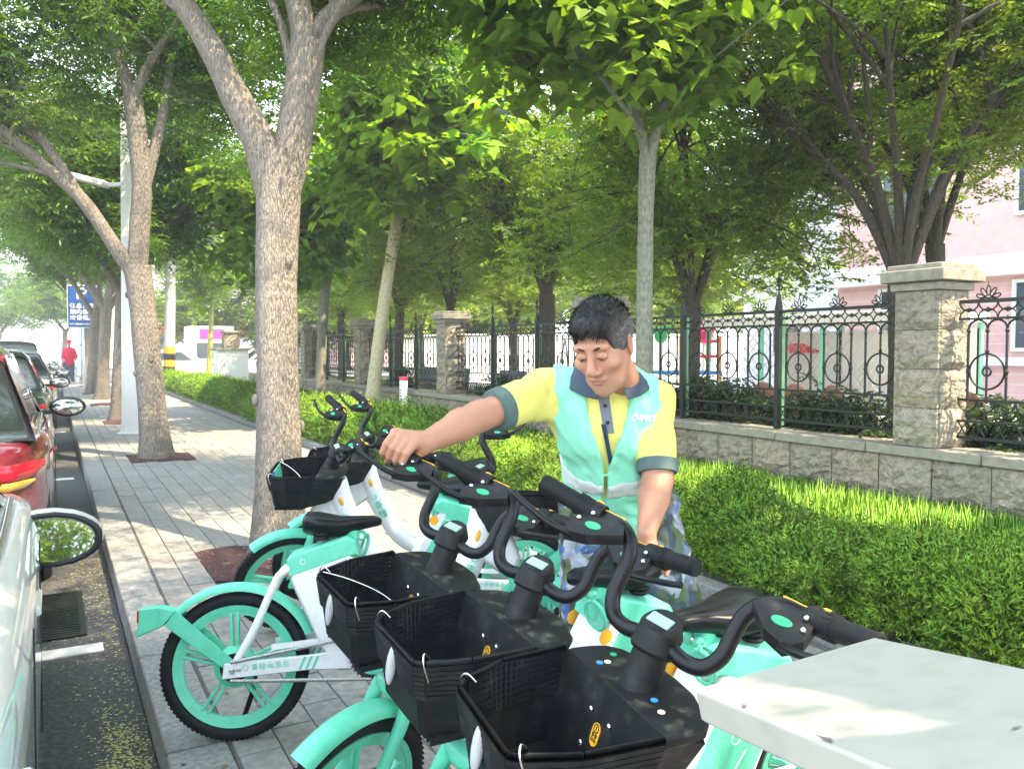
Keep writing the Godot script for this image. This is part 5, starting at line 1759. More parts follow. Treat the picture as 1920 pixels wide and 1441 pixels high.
func car(label: String, paint: String, at: Vector3, L := 4.5, H := 1.48, hatch := 0.35, turn := 0.0) -> Node3D:
	# local frame: -z is the front, +z the rear, x = 0 the middle; origin on the road under the middle
	var t := thing("parked_car", label, "car", at, "cars parked along the road")
	t.rotation.y = turn
	var W := 0.90
	var hl := L / 2
	var m := MB.new()
	var rows := []
	var N := 30
	var ringf := func(z: float) -> Array:
		var e := absf(z) / hl
		var w := W * (1.0 - 0.24 * pow(e, 7.0) - 0.05 * e * e)
		var yb: float = 0.98
		if z < -hl * 0.36:
			yb = lerpf(0.97, 0.70, pow((-z - hl * 0.36) / (hl * 0.64), 1.6))
		elif z > hl * 0.6:
			yb = lerpf(0.99, 0.93, (z / hl - 0.6) / 0.4)
		if e > 0.985:
			yb -= 0.10
			w *= 0.96
		var y0 := 0.20 + 0.10 * pow(e, 10.0)
		return [Vector3(w * 0.86, y0, z), Vector3(w * 0.96, y0 + 0.08, z), Vector3(w * 0.995, 0.44, z), Vector3(w, 0.58, z), Vector3(w * 0.992, 0.70, z), Vector3(w * 1.0, lerpf(0.70, yb, 0.55), z), Vector3(w * 0.965, yb - 0.035, z), Vector3(w * 0.90, yb, z), Vector3(w * 0.5, yb + 0.02, z), Vector3(0, yb + 0.03, z)]
	var skin := func(z: float, y: float) -> Vector3:
		var q: Array = ringf.call(z)
		for i in range(1, 8):
			if q[i].y >= y:
				return (q[i - 1] as Vector3).lerp(q[i], (y - q[i - 1].y) / maxf(q[i].y - q[i - 1].y, 0.001))
		return q[7]
	for i in N + 1:
		var q: Array = ringf.call(lerpf(-hl, hl, float(i) / N))
		var row := q.duplicate()
		q.reverse()
		for p: Vector3 in q.slice(1):
			row.append(Vector3(-p.x, p.y, p.z))
		rows.append(row)
	m.patch(rows, true)
	for e in [0, N]:
		m.face(rows[e], Vector3(0, 0, -1 if e == 0 else 1))
	for i in m.n.size():
		var p := m.v[i]
		var out := Vector3(p.x, p.y - 0.5, p.z * 0.05)
		if m.n[i].dot(out) < 0.0 and absf(m.n[i].z) < 0.95:
			m.n[i] = -m.n[i]
	m.rewind()
	part(t, "body", m, paint)
	# greenhouse
	var zr := hl * (1.0 - hatch * 0.4)
	var zf := -hl * 0.40
	var roofy := func(z: float) -> float:
		var f := smoothstep(zf, zf + 0.95, z) * (1.0 - smoothstep(zr - 0.15 - hatch * 2.0, zr, z))
		return lerpf(0.96, H, sin(f * PI * 0.5))
	var sec := func(z: float, off: float) -> Array:
		var y: float = roofy.call(z)
		var k := (y - 0.96) / (H - 0.96)
		var w0 := W * 0.90 - 0.02
		var w1 := lerpf(w0, W * 0.66, k)
		var q := [Vector3(w0 + off, 0.955, z), Vector3(lerpf(w0, w1, 0.5) + off, lerpf(0.96, y, 0.5), z), Vector3(w1 + 0.015 + off, y - 0.10 * k, z), Vector3(w1 - 0.05 + off * 0.7, y - 0.03 * k + off * 0.6, z), Vector3(w1 * 0.5, y + off, z), Vector3(0, y + 0.01 + off, z)]
		return q
	var gl := MB.new()
	var rf := MB.new()
	var gr := []
	var rr := []
	for i in 31:
		var z := lerpf(zf, zr, i / 30.0)
		var q: Array = sec.call(z, 0.0)
		var row := q.duplicate()
		var p: Array = sec.call(z, 0.012)
		var roof := p.slice(2)
		for s in range(q.size() - 2, -1, -1):
			row.append(q[s] * Vector3(-1, 1, 1))
		for s in range(roof.size() - 2, -1, -1):
			roof.append(roof[s] * Vector3(-1, 1, 1))
		gr.append(row)
		if roofy.call(z) > H - 0.09:
			rr.append(roof)
	gl.patch(gr, true)
	for i in gl.n.size():
		if gl.n[i].dot(Vector3(gl.v[i].x, gl.v[i].y - 0.9, 0)) < 0.0:
			gl.n[i] = -gl.n[i]
	gl.rewind()
	rf.patch(rr, true, Vector3.UP)
	part(t, "windows", gl, "car_glass")
	part(t, "roof", rf, paint)
	for s: float in [1.0, -1.0]:
		for a in [[zf + 0.05, zf + 0.85, 0.07], [hl * 0.08, hl * 0.08, 0.07], [zr - 0.02, zr - 0.25 - hatch * 1.3, 0.17]]:
			var pm := MB.new()
			var pr := []
			for i in 7:
				var f := i / 6.0
				var z := lerpf(a[0], a[1], f)
				var row := []
				for j in 3:
					var q: Array = sec.call(z, 0.010)
					var y := lerpf(0.965, (q[2] as Vector3).y + 0.02, f)
					var ff := clampf((y - 0.955) / maxf((q[2] as Vector3).y - 0.955, 0.02), 0.0, 1.0)
					row.append(Vector3(((q[0] as Vector3).lerp(q[2], ff)).x * s, y, z + (j - 1) * float(a[2]) * (1.3 - 0.3 * f)))
				pr.append(row)
			pm.patch(pr, true, Vector3(s, 0.2, 0))
			part(t, "window_pillar", pm, paint)
		var ml := MB.new()
		ml.tube(curve([Vector3(s * (W * 0.9 - 0.005), 0.975, zf + 0.1), Vector3(s * (W * 0.9 + 0.002), 0.985, 0), Vector3(s * (W * 0.9 - 0.005), 0.98, zr - 0.1)], 4), 0.011, 6)
		part(t, "window_trim", ml, "chrome")
		# wheels
		for z in [-hl * 0.62, hl * 0.58]:
			var wm := MB.new()
			var xf := Transform3D(Basis.from_euler(Vector3(0, 0, -PI / 2 * s)), Vector3(s * (W - 0.17), 0.315, z))
			wm.lathe([Vector2(0.2, -0.09), Vector2(0.30, -0.09), Vector2(0.315, -0.06), Vector2(0.315, 0.06), Vector2(0.30, 0.095), Vector2(0.21, 0.10)], 24, xf)
			var w := part(t, "wheel", wm, "rubber")
			wm = MB.new()
			wm.lathe([Vector2(0.21, 0.09), Vector2(0.2, 0.075), Vector2(0.05, 0.085), Vector2(0.0, 0.10)], 20, xf)
			part(w, "rim", wm, "steel")
			wm = MB.new()
			wm.lathe([Vector2(0.40, -0.02), Vector2(0.345, 0.024), Vector2(0.335, -0.15)], 20, Transform3D(xf.basis, xf.origin + Vector3(s * 0.11, 0.03, 0)), false, 0.0, TAU)
			part(t, "wheel_arch", wm, "car_trim")
		# lamps
		var lm := MB.new()
		var lens := func(z0: float, ys: Array, off: float) -> MB:
			var lb := MB.new()
			var lr := []
			for i in 9:
				var f := i / 8.0
				var z := lerpf(z0, hl * 0.984, f)
				var row := []
				for j in ys.size():
					var y: float = lerpf(lerpf(ys[0], ys[-1], 0.62), ys[j], clampf(0.25 + f * 1.4, 0.0, 1.0))
					var p: Vector3 = skin.call(z, y)
					var edge := 0.3 if j == 0 or j == ys.size() - 1 or i == 0 else 1.0
					row.append(Vector3(s * (p.x + off * edge), y, z + off * edge * 0.5))
				lr.append(row)
			var tail := []
			for j in ys.size():
				tail.append(Vector3(s * W * 0.40, ys[j], hl + (0.004 if j == 0 or j == ys.size() - 1 else 0.014)))
			var mid := []
			for j in ys.size():
				mid.append(Vector3(s * W * 0.60, ys[j], hl + (0.004 if j == 0 or j == ys.size() - 1 else 0.016)))
			lr.append(mid)
			lr.append(tail)
			lb.patch(lr, true, Vector3(s * 0.7, 0.1, 0.7))
			return lb
		var tl := part(t, "tail_light", lens.call(hl * 0.76, [0.755, 0.775, 0.80, 0.825, 0.85], 0.016), "tail_red")
		part(tl, "indicator", lens.call(hl * 0.86, [0.70, 0.715, 0.735, 0.75], 0.014), "tail_amber")
		lm = MB.new()
		lm.ball(Vector3(s * W * 0.68, 0.66, -hl * 0.95), Vector3(0.2, 0.07, 0.14), Basis.from_euler(Vector3(0, s * 0.6, 0)), 14, 8)
		part(t, "headlight", lm, "reflector")
		for z: float in [-0.12, 1.0]:
			var hm := MB.new()
			hm.bar(Vector3(s * (W * 0.985 + 0.010), 0.83, z * L / 4.5 + 0.1), Vector3(s * (W * 0.985 + 0.010), 0.83, z * L / 4.5 + 0.30), 0.025, 0.03, Vector3.UP, 0.008)
			part(t, "door_handle", hm, paint)
		# mirror
		var mm := MB.new()
		var mz := zf + 0.62
		mm.ball(Vector3(s * (W + 0.10), 1.03, mz), Vector3(0.14, 0.085, 0.075), Basis.IDENTITY, 16, 10)
		mm.box(Vector3(s * (W - 0.03), 0.99, mz), Vector3(0.14, 0.035, 0.06), Basis.IDENTITY, 0.01)
		var mi := part(t, "wing_mirror", mm, "car_trim")
		mm = MB.new()
		mm.ball(Vector3(s * (W + 0.10), 1.03, mz + 0.06), Vector3(0.118, 0.066, 0.022), Basis.IDENTITY, 16, 8)
		part(mi, "mirror_glass", mm, "mirror_glass")
	m = MB.new()
	m.box(Vector3(0, 0.62, hl + 0.005), Vector3(0.46, 0.13, 0.02), Basis.IDENTITY, 0.004)
	part(t, "number_plate", m, "sign_blue")
	m = MB.new()
	for z: float in [-0.30, 0.62, 1.45]:
		for s: float in [1.0, -1.0]:
			m.bar(Vector3(s * (W * 0.992 + 0.003), 0.32, z), Vector3(s * (W * 0.997 + 0.003), 0.92, z), 0.006, 0.004, Vector3(s, 0, 0))
	part(t, "door_seam", m, "car_trim")
	return t


func cars() -> void:
	car("dark red parked car with a big red tail lamp at the left edge", "car_red", Vector3(-0.89, -0.13, -7.65), 4.45, 1.56, 0.38)
	car("dark grey-green parked car just ahead of the red car", "car_dark", Vector3(-0.90, -0.13, -13.6), 4.7, 1.50, 0.7)
	car("pale silver parked car third in the line, with a bright tail lamp", "car_silver", Vector3(-0.80, -0.13, -19.4), 4.6, 1.50, 0.5)
	car("black parked car fourth in the line with roof rails", "car_black", Vector3(-0.95, -0.13, -25.6), 4.7, 1.72, 0.25)
	car("white parked car farthest in the line by the kerb", "car_white", Vector3(-0.95, -0.13, -32.2), 4.6, 1.5, 0.5)
	car("white car standing in the sunlit gateway, left of the two", "car_white", Vector3(4.6, -0.13, -42.5), 4.6, 1.5, 0.5, PI / 2)
	car("white car standing in the sunlit gateway, right of the two", "car_white", Vector3(9.6, -0.13, -44.5), 4.6, 1.5, 0.5, PI / 2)
	var t := car("white car close at the lower left edge with its wing mirror towards the viewer", "car_white", Vector3(-0.945, -0.13, -2.62), 4.55, 1.47, 0.6)
	for c in t.get_children():
		if String(c.name).begins_with("wing_mirror"):
			t.remove_child(c)
			c.free()
	for s: float in [1.0, -1.0]:
		var o := Vector3(s * 0.945, 0.835, -0.78)
		var m := MB.new()
		# housing: rounded wedge, white outside, black bezel towards the rear
		var poly := []
		for k in 24:
			var a := TAU * k / 24
			var cx := cos(a)
			var cy := sin(a)
			poly.append(Vector2(signf(cx) * pow(absf(cx), 0.7) * (0.150 if cx > 0 else 0.145), signf(cy) * pow(absf(cy), 0.75) * (0.098 if cx < 0 else 0.098 - 0.03 * cx)))
		var rows := []
		for r in [[0.055, 0.98], [0.0, 1.04], [-0.05, 0.98], [-0.09, 0.82], [-0.115, 0.5], [-0.125, 0.0]]:
			var row := []
			for p: Vector2 in poly + [poly[0]]:
				row.append(o + Vector3(s * p.x * r[1], p.y * r[1], r[0] + p.x * 0.15))
			rows.append(row)
		m.patch(rows, true)
		m.outward(o)
		var h := part(t, "wing_mirror", m, "car_white")
		m = MB.new()
		rows = []
		for r in [[0.056, 1.0], [0.078, 0.985], [0.078, 0.84], [0.05, 0.80]]:
			var row := []
			for p: Vector2 in poly + [poly[0]]:
				row.append(o + Vector3(s * p.x * r[1], p.y * r[1], r[0] + p.x * 0.15))
			rows.append(row)
		m.patch(rows, true, Vector3.BACK)
		part(h, "bezel", m, "car_trim")
		m = MB.new()
		var pts := []
		for p: Vector2 in poly:
			pts.append(o + Vector3(s * p.x * 0.82, p.y * 0.82, 0.064 + p.x * 0.15))
		m.face(pts, Vector3(0.03 * s, 0.34, 1).normalized())
		part(h, "mirror_glass", m, "mirror_glass")
		m = MB.new()
		m.prism(PackedVector2Array([Vector2(-0.02, -0.03), Vector2(0.17, 0.0), Vector2(0.13, -0.075), Vector2(0.03, -0.15), Vector2(-0.03, -0.15)]), 0.07, Transform3D(Basis(Vector3(s, 0, 0), Vector3.UP, Vector3(0, 0, s)), o + Vector3(-s * 0.15, -0.02, 0.0)), 0.012)
		part(h, "bracket", m, "car_trim")


func odds() -> void:
	# cream metal lid close to the viewer
	var bx := Basis(Vector3(0.9744, 0.1251, 0.1868).normalized(), Vector3.UP, Vector3.BACK)
	var n := Vector3(-0.0859, 0.975, -0.2049).normalized()
	bx.y = n
	bx.z = bx.x.cross(n).normalized()
	bx.x = n.cross(bx.z).normalized()
	var PT := Vector3(0.909, 1.0157, -0.678)
	var c := PT + bx * Vector3(-0.1325, 0, 0.36)
	var t := thing("cream_box", "cream painted metal box with a chipped overhanging lid at the lower right corner", "box", Vector3(c.x, 0, c.z))
	var m := MB.new()
	var rel := c - Vector3(c.x, 0, c.z)
	m.box(rel - bx.y * 0.02, Vector3(0.265, 0.040, 0.72), bx, 0.006)
	part(t, "lid", m, "cream_metal")
	m = MB.new()
	m.box(rel - bx.y * 0.27 + bx.x * 0.06, Vector3(0.12, 0.46, 0.5), bx, 0.01)
	part(t, "body", m, "cream_metal")
	m = MB.new()
	m.box(Vector3(0.05, 0.27, 0.04), Vector3(0.10, 0.54, 0.30), Basis.IDENTITY, 0.01)
	part(t, "stand", m, "car_trim")
	m = MB.new()
	for k in 16:
		var z := -0.35 + 0.66 * pow(rng.randf(), 0.7)
		var s := rng.randf_range(0.001, 0.0055)
		var pts := []
		for i in 6:
			var a := TAU * i / 6
			pts.append(rel + bx * Vector3(-0.128 + maxf(cos(a), -0.4) * s * rng.randf_range(0.5, 1.2), 0.0014, z + sin(a) * s * 1.8 * rng.randf_range(0.6, 1.2)))
		m.face(pts, bx.y)
	for k in 2:
		var p := Vector3(rng.randf_range(-0.10, 0.08), 0.0014, rng.randf_range(-0.3, 0.1))
		m.face([rel + bx * (p + Vector3(-0.007, 0, 0.001)), rel + bx * (p + Vector3(0, 0, -0.0016)), rel + bx * (p + Vector3(0.008, 0, 0)), rel + bx * (p + Vector3(0, 0, 0.0018))], bx.y)
	part(t, "paint_chip", m, "chip", "stuff")
	# white gauge post by the wall
	t = thing("marker_post", "white marker post with a red cap and printed scale against the stone wall", "marker post", Vector3(5.25, 0.2, -13.2))
	m = MB.new()
	m.box(Vector3(0, 0.33, 0), Vector3(0.10, 0.66, 0.14), Basis.IDENTITY, 0.008)
	part(t, "post", m, "white_print")
	m = MB.new()
	m.box(Vector3(0, 0.69, 0), Vector3(0.115, 0.06, 0.155), Basis.IDENTITY, 0.012)
	part(t, "cap", m, "shop_red")
	m = MB.new()
	for i in 9:
		m.box(Vector3(-0.02, 0.09 + i * 0.05, 0.0715), Vector3(0.03 if i % 2 else 0.05, 0.012, 0.003))
		m.box(Vector3(-0.0515, 0.09 + i * 0.05, -0.01), Vector3(0.003, 0.014, 0.05 if i % 2 else 0.07))
	part(t, "scale", m, "ink")
	# storm drain
	t = thing("drain_grate", "long dark iron drain grate in the gutter beside the white car", "drain grate", Vector3(-0.05, -0.128, -5.3))
	m = MB.new()
	for s: float in [-1.0, 1.0]:
		m.box(Vector3(s * 0.17, 0.004, 0), Vector3(0.03, 0.012, 0.9))
		m.box(Vector3(0, 0.004, s * 0.44), Vector3(0.31, 0.012, 0.03))
	part(t, "frame", m, "iron")
	var sm := MB.new()
	sm.box(Vector3.ZERO, Vector3(0.31, 0.012, 0.022))
	var smm := sm.mesh(M.iron)
	for i in 20:
		put(t, "slat", smm, Transform3D(Basis.IDENTITY, Vector3(0, 0.003, -0.40 + i * 0.042)))


const RAKE := 0.384
const CAPX := 0.883
const CAPY := 0.93


func sp(b: float, v: float, w: float) -> Vector3:
	# a point of the steering assembly: b forward of the steering axis, v along it above the stem cap, w to the right
	return Vector3(CAPX + b * cos(RAKE) - v * sin(RAKE), CAPY + b * sin(RAKE) + v * cos(RAKE), w)


func wheel_parts(t: Node3D, nm: String, c: Vector3, motor: bool) -> Node3D:
	var ax := Basis.from_euler(Vector3(PI / 2, 0, 0))
	var xf := Transform3D(ax, Vector3.ZERO)
	var m := MB.new()
	# rim
	m.lathe([Vector2(0.196, -0.013), Vector2(0.213, -0.017), Vector2(0.213, 0.017), Vector2(0.196, 0.013), Vector2(0.196, -0.013)], 48, xf)
	m.lathe([Vector2(0.178, -0.007), Vector2(0.198, -0.0115), Vector2(0.198, 0.0115), Vector2(0.178, 0.007), Vector2(0.178, -0.007)], 48, xf)
	var w := put(t, nm, m.mesh(M.mint), Transform3D(Basis.IDENTITY, c))
	m = MB.new()
	m.ring(Vector3.ZERO, Vector3.BACK, 0.234, 0.0235, 56, 10)
	for i in 90:
		var a := TAU * i / 90
		var d := Vector3(cos(a), sin(a), 0)
		var u := Vector3(-sin(a), cos(a), 0)
		for s: float in [-1.0, 1.0]:
			m.box(d * 0.2545 + Vector3(0, 0, s * 0.009), Vector3(0.0045, 0.0085, 0.013), Basis(d, u, Vector3.BACK) * Basis.from_euler(Vector3(s * 0.5, 0, 0)))
	part(w, "tyre", m, "rubber")
	for k in 5:
		m = MB.new()
		var a := TAU * k / 5 + 0.35
		for s: float in [-1.0, 1.0]:
			var a0: float = a + s * 0.16
			var a1: float = a + s * 0.062
			m.bar(Vector3(cos(a0), sin(a0), 0) * 0.058, Vector3(cos(a1), sin(a1), 0) * 0.19, 0.022, 0.0125, Vector3(-sin(a), cos(a), 0), 0.003)
		part(w, "spoke", m, "mint")
	m = MB.new()
	m.lathe([Vector2(0.0, -0.034), Vector2(0.05, -0.034), Vector2(0.072, -0.02), Vector2(0.072, 0.02), Vector2(0.05, 0.034), Vector2(0, 0.034)] if motor else [Vector2(0.0, -0.03), Vector2(0.03, -0.03), Vector2(0.062, -0.014), Vector2(0.062, 0.014), Vector2(0.03, 0.03), Vector2(0, 0.03)], 28, xf)
	part(w, "hub", m, "mint")
	m = MB.new()
	for s: float in [-1.0, 1.0]:
		m.lathe([Vector2(0.0, 0.038), Vector2(0.048, 0.038), Vector2(0.052, 0.03)], 24, Transform3D(Basis.from_euler(Vector3(s * PI / 2, 0, 0)), Vector3.ZERO))
	m.tube([Vector3(0, 0, -0.075), Vector3(0, 0, 0.075)], 0.009, 8)
	part(w, "hub_cover", m, "black_plastic")
	m = MB.new()
	for s: float in [1.0]:
		m.ball(Vector3(0.115, -0.105, 0.0), Vector3(0.062, 0.014, 0.008), Basis.from_euler(Vector3(0, 0, 0.74)), 14, 8)
	part(w, "wheel_reflector", m, "reflector")
	return w


func fender(c: Vector3, R: float, a0: float, a1: float, w: float) -> MB:
	var m := MB.new()
	for off: float in [0.0, -0.004]:
		var k0 := m.n.size()
		var rows := []
		for i in 25:
			var a := deg_to_rad(lerpf(a0, a1, i / 24.0))
			var d := Vector3(cos(a), sin(a), 0)
			var row := []
			for q in [[-1.0, -0.020], [-0.92, -0.005], [-0.5, 0.003], [0.0, 0.005], [0.5, 0.003], [0.92, -0.005], [1.0, -0.020]]:
				row.append(c + d * (R + off + q[1]) + Vector3(0, 0, q[0] * w * 0.5))
			rows.append(row)
		m.patch(rows, true)
		m.outward(c, k0, 1.0 if off == 0.0 else -1.0)
	return m


func make_bike() -> Node3D:
	# local frame: x forward, y up, z to the rider's right; origin on the ground under the rear hub
	var t := thing("shared_bike", "", "bicycle", Vector3.ZERO, "shared electric bikes parked across the pavement")
	var m: MB
	var HUB := Vector3(0, 0.257, 0)
	wheel_parts(t, "rear_wheel", HUB, true)
	part(t, "rear_fender", fender(HUB, 0.288, 22, 142, 0.062), "mint")
	m = MB.new()
	for s: float in [-1.0, 1.0]:
		var z: float = s * 0.040
		m.prism(PackedVector2Array([Vector2(-0.235, 0.415), Vector2(-0.195, 0.462), Vector2(0.03, 0.255), Vector2(-0.012, 0.24)]), 0.006, Transform3D(Basis.IDENTITY, Vector3(0, 0, z)), 0.001)
	m.prism(PackedVector2Array([Vector2(-0.20, 0.462), Vector2(-0.26, 0.478), Vector2(-0.325, 0.472), Vector2(-0.325, 0.43), Vector2(-0.335, 0.375), Vector2(-0.245, 0.41)]), 0.060, Transform3D.IDENTITY, 0.004)
	part(t, "fender_stay", m, "mint")
	m = MB.new()
	m.box(Vector3(-0.328, 0.445, 0), Vector3(0.012, 0.045, 0.04), Basis.IDENTITY, 0.004)
	part(t, "tail_light", m, "red_lens")
	# frame: chain stays, seat stays, lower body, main tube
	m = MB.new()
	for s: float in [-1.0, 1.0]:
		var z: float = s * 0.066
		m.prism(PackedVector2Array([Vector2(-0.035, 0.228), Vector2(0.27, 0.245), Vector2(0.42, 0.24), Vector2(0.42, 0.31), Vector2(0.27, 0.296), Vector2(-0.028, 0.28)]), 0.020, Transform3D(Basis.IDENTITY, Vector3(0, 0, z)), 0.004)
		m.tube(curve([Vector3(0.005, 0.272, z), Vector3(0.075, 0.40, z), Vector3(0.135, 0.535, z), Vector3(0.165, 0.583, z), Vector3(0.24, 0.615, z * 0.9)], 4), 0.0135, 8)
		m.bar(Vector3(0.13, 0.325, z * 0.8), Vector3(0.36, 0.345, z * 0.9), 0.012, 0.018)
	part(t, "stays", m, "white_paint")
	m = MB.new()
	for s: float in [-1.0, 1.0]:
		for k in 3:
			var x := 0.225 + k * 0.022
			m.prism(PackedVector2Array([Vector2(x, 0.249), Vector2(x + 0.009, 0.249), Vector2(x + 0.028, 0.292), Vector2(x + 0.019, 0.292)]), 0.0215, Transform3D(Basis.IDENTITY, Vector3(0, 0, s * 0.066)))
	part(t, "stay_stripes", m, "mint")
	m = MB.new()
	for s: float in [-1.0, 1.0]:
		var bs := Basis.IDENTITY if s > 0 else Basis.from_euler(Vector3(0, PI, 0))
		var x0 := 0.065 if s > 0 else 0.20
		m.glyphs(["青", "桔", "电", "单", "车"], FONT, Transform3D(bs * Basis.from_euler(Vector3(0, 0, 0.055 * s)), Vector3(x0, 0.255 if s > 0 else 0.262, s * 0.0768)), 0.021, 0.0265, 0.0028, 0.0012)
		m.ring(Vector3(0.045 if s > 0 else 0.213, 0.265, s * 0.0768), Vector3.BACK, 0.009, 0.0014, 12, 4)
	part(t, "stay_lettering", m, "mint_print")
	m = MB.new()
	m.prism(PackedVector2Array([Vector2(0.30, 0.32), Vector2(0.36, 0.235), Vector2(0.50, 0.235), Vector2(0.60, 0.29), Vector2(0.57, 0.36), Vector2(0.405, 0.655), Vector2(0.19, 0.588), Vector2(0.192, 0.56)]), 0.150, Transform3D.IDENTITY, 0.014)
	part(t, "body_shell", m, "white_paint")
	m = MB.new()
	m.prism(PackedVector2Array([Vector2(0.182, 0.558), Vector2(0.182, 0.630), Vector2(0.196, 0.648), Vector2(0.33, 0.690), Vector2(0.395, 0.708), Vector2(0.428, 0.690), Vector2(0.442, 0.628), Vector2(0.425, 0.634)]), 0.158, Transform3D.IDENTITY, 0.014)
	var cap := part(t, "battery_cap", m, "mint")
	m = MB.new()
	m.ring(Vector3(0.24, 0.622, 0.0795), Vector3.BACK, 0.009, 0.0014, 16, 4)
	m.ring(Vector3(0.24, 0.622, -0.0795), Vector3.BACK, 0.009, 0.0014, 16, 4)
	part(cap, "emblem", m, "white_print")
	m = MB.new()
	m.ball(Vector3(0.186, 0.577, 0.071), Vector3(0.006, 0.006, 0.01), Basis.IDENTITY, 8, 6)
	m.ball(Vector3(0.186, 0.577, -0.071), Vector3(0.006, 0.006, 0.01), Basis.IDENTITY, 8, 6)
	part(cap, "pin", m, "toy_red")
	# green battery panel on the left side, with its grip slot, lines and ring emblem
	m = MB.new()
	m.prism(PackedVector2Array([Vector2(0.198, 0.572), Vector2(0.372, 0.634), Vector2(0.520, 0.365), Vector2(0.46, 0.30), Vector2(0.385, 0.29), Vector2(0.318, 0.345)]), 0.008, Transform3D(Basis.IDENTITY, Vector3(0, 0, -0.0745)), 0.002)
	var fp := part(t, "battery_panel", m, "mint")
	m = MB.new()
	m.box(Vector3(0.305, 0.575, -0.0788), Vector3(0.085, 0.013, 0.003), Basis.from_euler(Vector3(0, 0, 0.34)), 0.001)
	m.prism(PackedVector2Array([Vector2(0.385, 0.30), Vector2(0.397, 0.30), Vector2(0.335, 0.385), Vector2(0.325, 0.378)]), 0.002, Transform3D(Basis.IDENTITY, Vector3(0, 0, -0.0792)))
	part(fp, "grip_slot", m, "ink")
	m = MB.new()
	m.ring(Vector3(0.365, 0.475, -0.0786), Vector3.BACK, 0.0135, 0.0016, 20, 4)
	m.bar(Vector3(0.212, 0.548, -0.0785), Vector3(0.386, 0.608, -0.0785), 0.0012, 0.003, Vector3(-0.33, 0.94, 0))
	m.bar(Vector3(0.425, 0.315, -0.0785), Vector3(0.33, 0.44, -0.0785), 0.0012, 0.004, Vector3(0.8, 0.6, 0))
	part(fp, "emblem", m, "white_print")
	# main tube from the head to the bottom bracket
	m = MB.new()
	var tp := curve([Vector3(0.905, 0.775, 0), Vector3(0.873, 0.66, 0), Vector3(0.80, 0.50, 0), Vector3(0.725, 0.375, 0), Vector3(0.64, 0.315, 0), Vector3(0.52, 0.292, 0)], 5)
	var rads := []
	for i in tp.size():
		rads.append(lerpf(0.058, 0.042, smoothstep(0.0, 0.7, float(i) / tp.size())))
	m.tube(tp, rads, 16)
	m.prism(PackedVector2Array([Vector2(0.845, 0.745), Vector2(0.935, 0.77), Vector2(0.985, 0.735), Vector2(1.035, 0.60), Vector2(1.01, 0.545), Vector2(0.955, 0.545), Vector2(0.87, 0.605), Vector2(0.82, 0.60)]), 0.088, Transform3D.IDENTITY, 0.022)
	m.tube([Vector3(0.97, 0.68, 0), Vector3(1.08, 0.70, 0)], [0.03, 0.022], 10)
	var mt := part(t, "main_tube", m, "white_paint")
	m = MB.new()
	for s: float in [-1.0, 1.0]:
		var dir := Vector3(0.88 - 0.74, 0.66 - 0.385, 0).normalized()
		var bs := Basis(Vector3(-dir.y, dir.x, 0) * -1.0, dir, Vector3.BACK) if s > 0 else Basis(Vector3(dir.y, -dir.x, 0) * -1.0, dir, Vector3.FORWARD)
		m.glyphs(["青", "桔"], FONT, Transform3D(bs, Vector3(0.80, 0.50, s * 0.0515) + dir * 0.055 - bs.x * 0.020), 0.040, 0.052, 0.0045, 0.010, true)
		m.ring(Vector3(0.80, 0.50, s * 0.053) + dir * 0.125, Vector3.BACK, 0.015, 0.002, 16, 4)
	part(mt, "lettering", m, "mint_print")
	m = MB.new()
	for s: float in [-1.0, 1.0]:
		m.ball(Vector3(0.872, 0.69, s * 0.048), Vector3(0.013, 0.028, 0.010), Basis.from_euler(Vector3(0, 0, -0.3)), 12, 8)
	part(mt, "side_reflector", m, "amber")
	# crank, chain, pedals, stand
	m = MB.new()
	var BB := Vector3(0.485, 0.285, 0)
	m.lathe([Vector2(0.0, 0.006), Vector2(0.078, 0.004), Vector2(0.078, -0.002), Vector2(0.0, -0.004)], 32, Transform3D(Basis.from_euler(Vector3(PI / 2, 0, 0)), BB + Vector3(0, 0, 0.092)))
	for i in 30:
		var a := TAU * i / 30
		m.box(BB + Vector3(cos(a) * 0.08, sin(a) * 0.08, 0.092), Vector3(0.008, 0.006, 0.003), Basis.from_euler(Vector3(0, 0, a)))
	part(t, "chainring", m, "ink")
	m = MB.new()
	m.lathe([Vector2(0.0, 0.009), Vector2(0.062, 0.008), Vector2(0.064, 0.004)], 28, Transform3D(Basis.from_euler(Vector3(PI / 2, 0, 0)), BB + Vector3(0, 0, 0.092)))
	part(t, "chain_guard", m, "mint")
	m = MB.new()
	for pr in [[Vector3(0.0, 0.225, 0.09), Vector3(0.475, 0.206, 0.094)], [Vector3(0.0, 0.289, 0.09), Vector3(0.475, 0.364, 0.094)]]:
		for i in 56:
			var f := i / 55.0
			m.ball((pr[0] as Vector3).lerp(pr[1], f), Vector3(0.0066, 0.0074, 0.005), Basis.IDENTITY, 6, 4)
	part(t, "chain", m, "steel")
	m = MB.new()
	for s: float in [-1.0, 1.0]:
		m.lathe([Vector2(0, 0.012), Vector2(0.007, 0.012), Vector2(0.011, 0.006), Vector2(0.011, 0.0)], 6, Transform3D(Basis.from_euler(Vector3(s * PI / 2, 0, 0)), Vector3(0, 0.257, s * 0.077)))
		m.box(Vector3(0.022, 0.258, s * 0.0765), Vector3(0.018, 0.010, 0.003), Basis.IDENTITY, 0.001)
	part(t, "axle_nut", m, "steel")
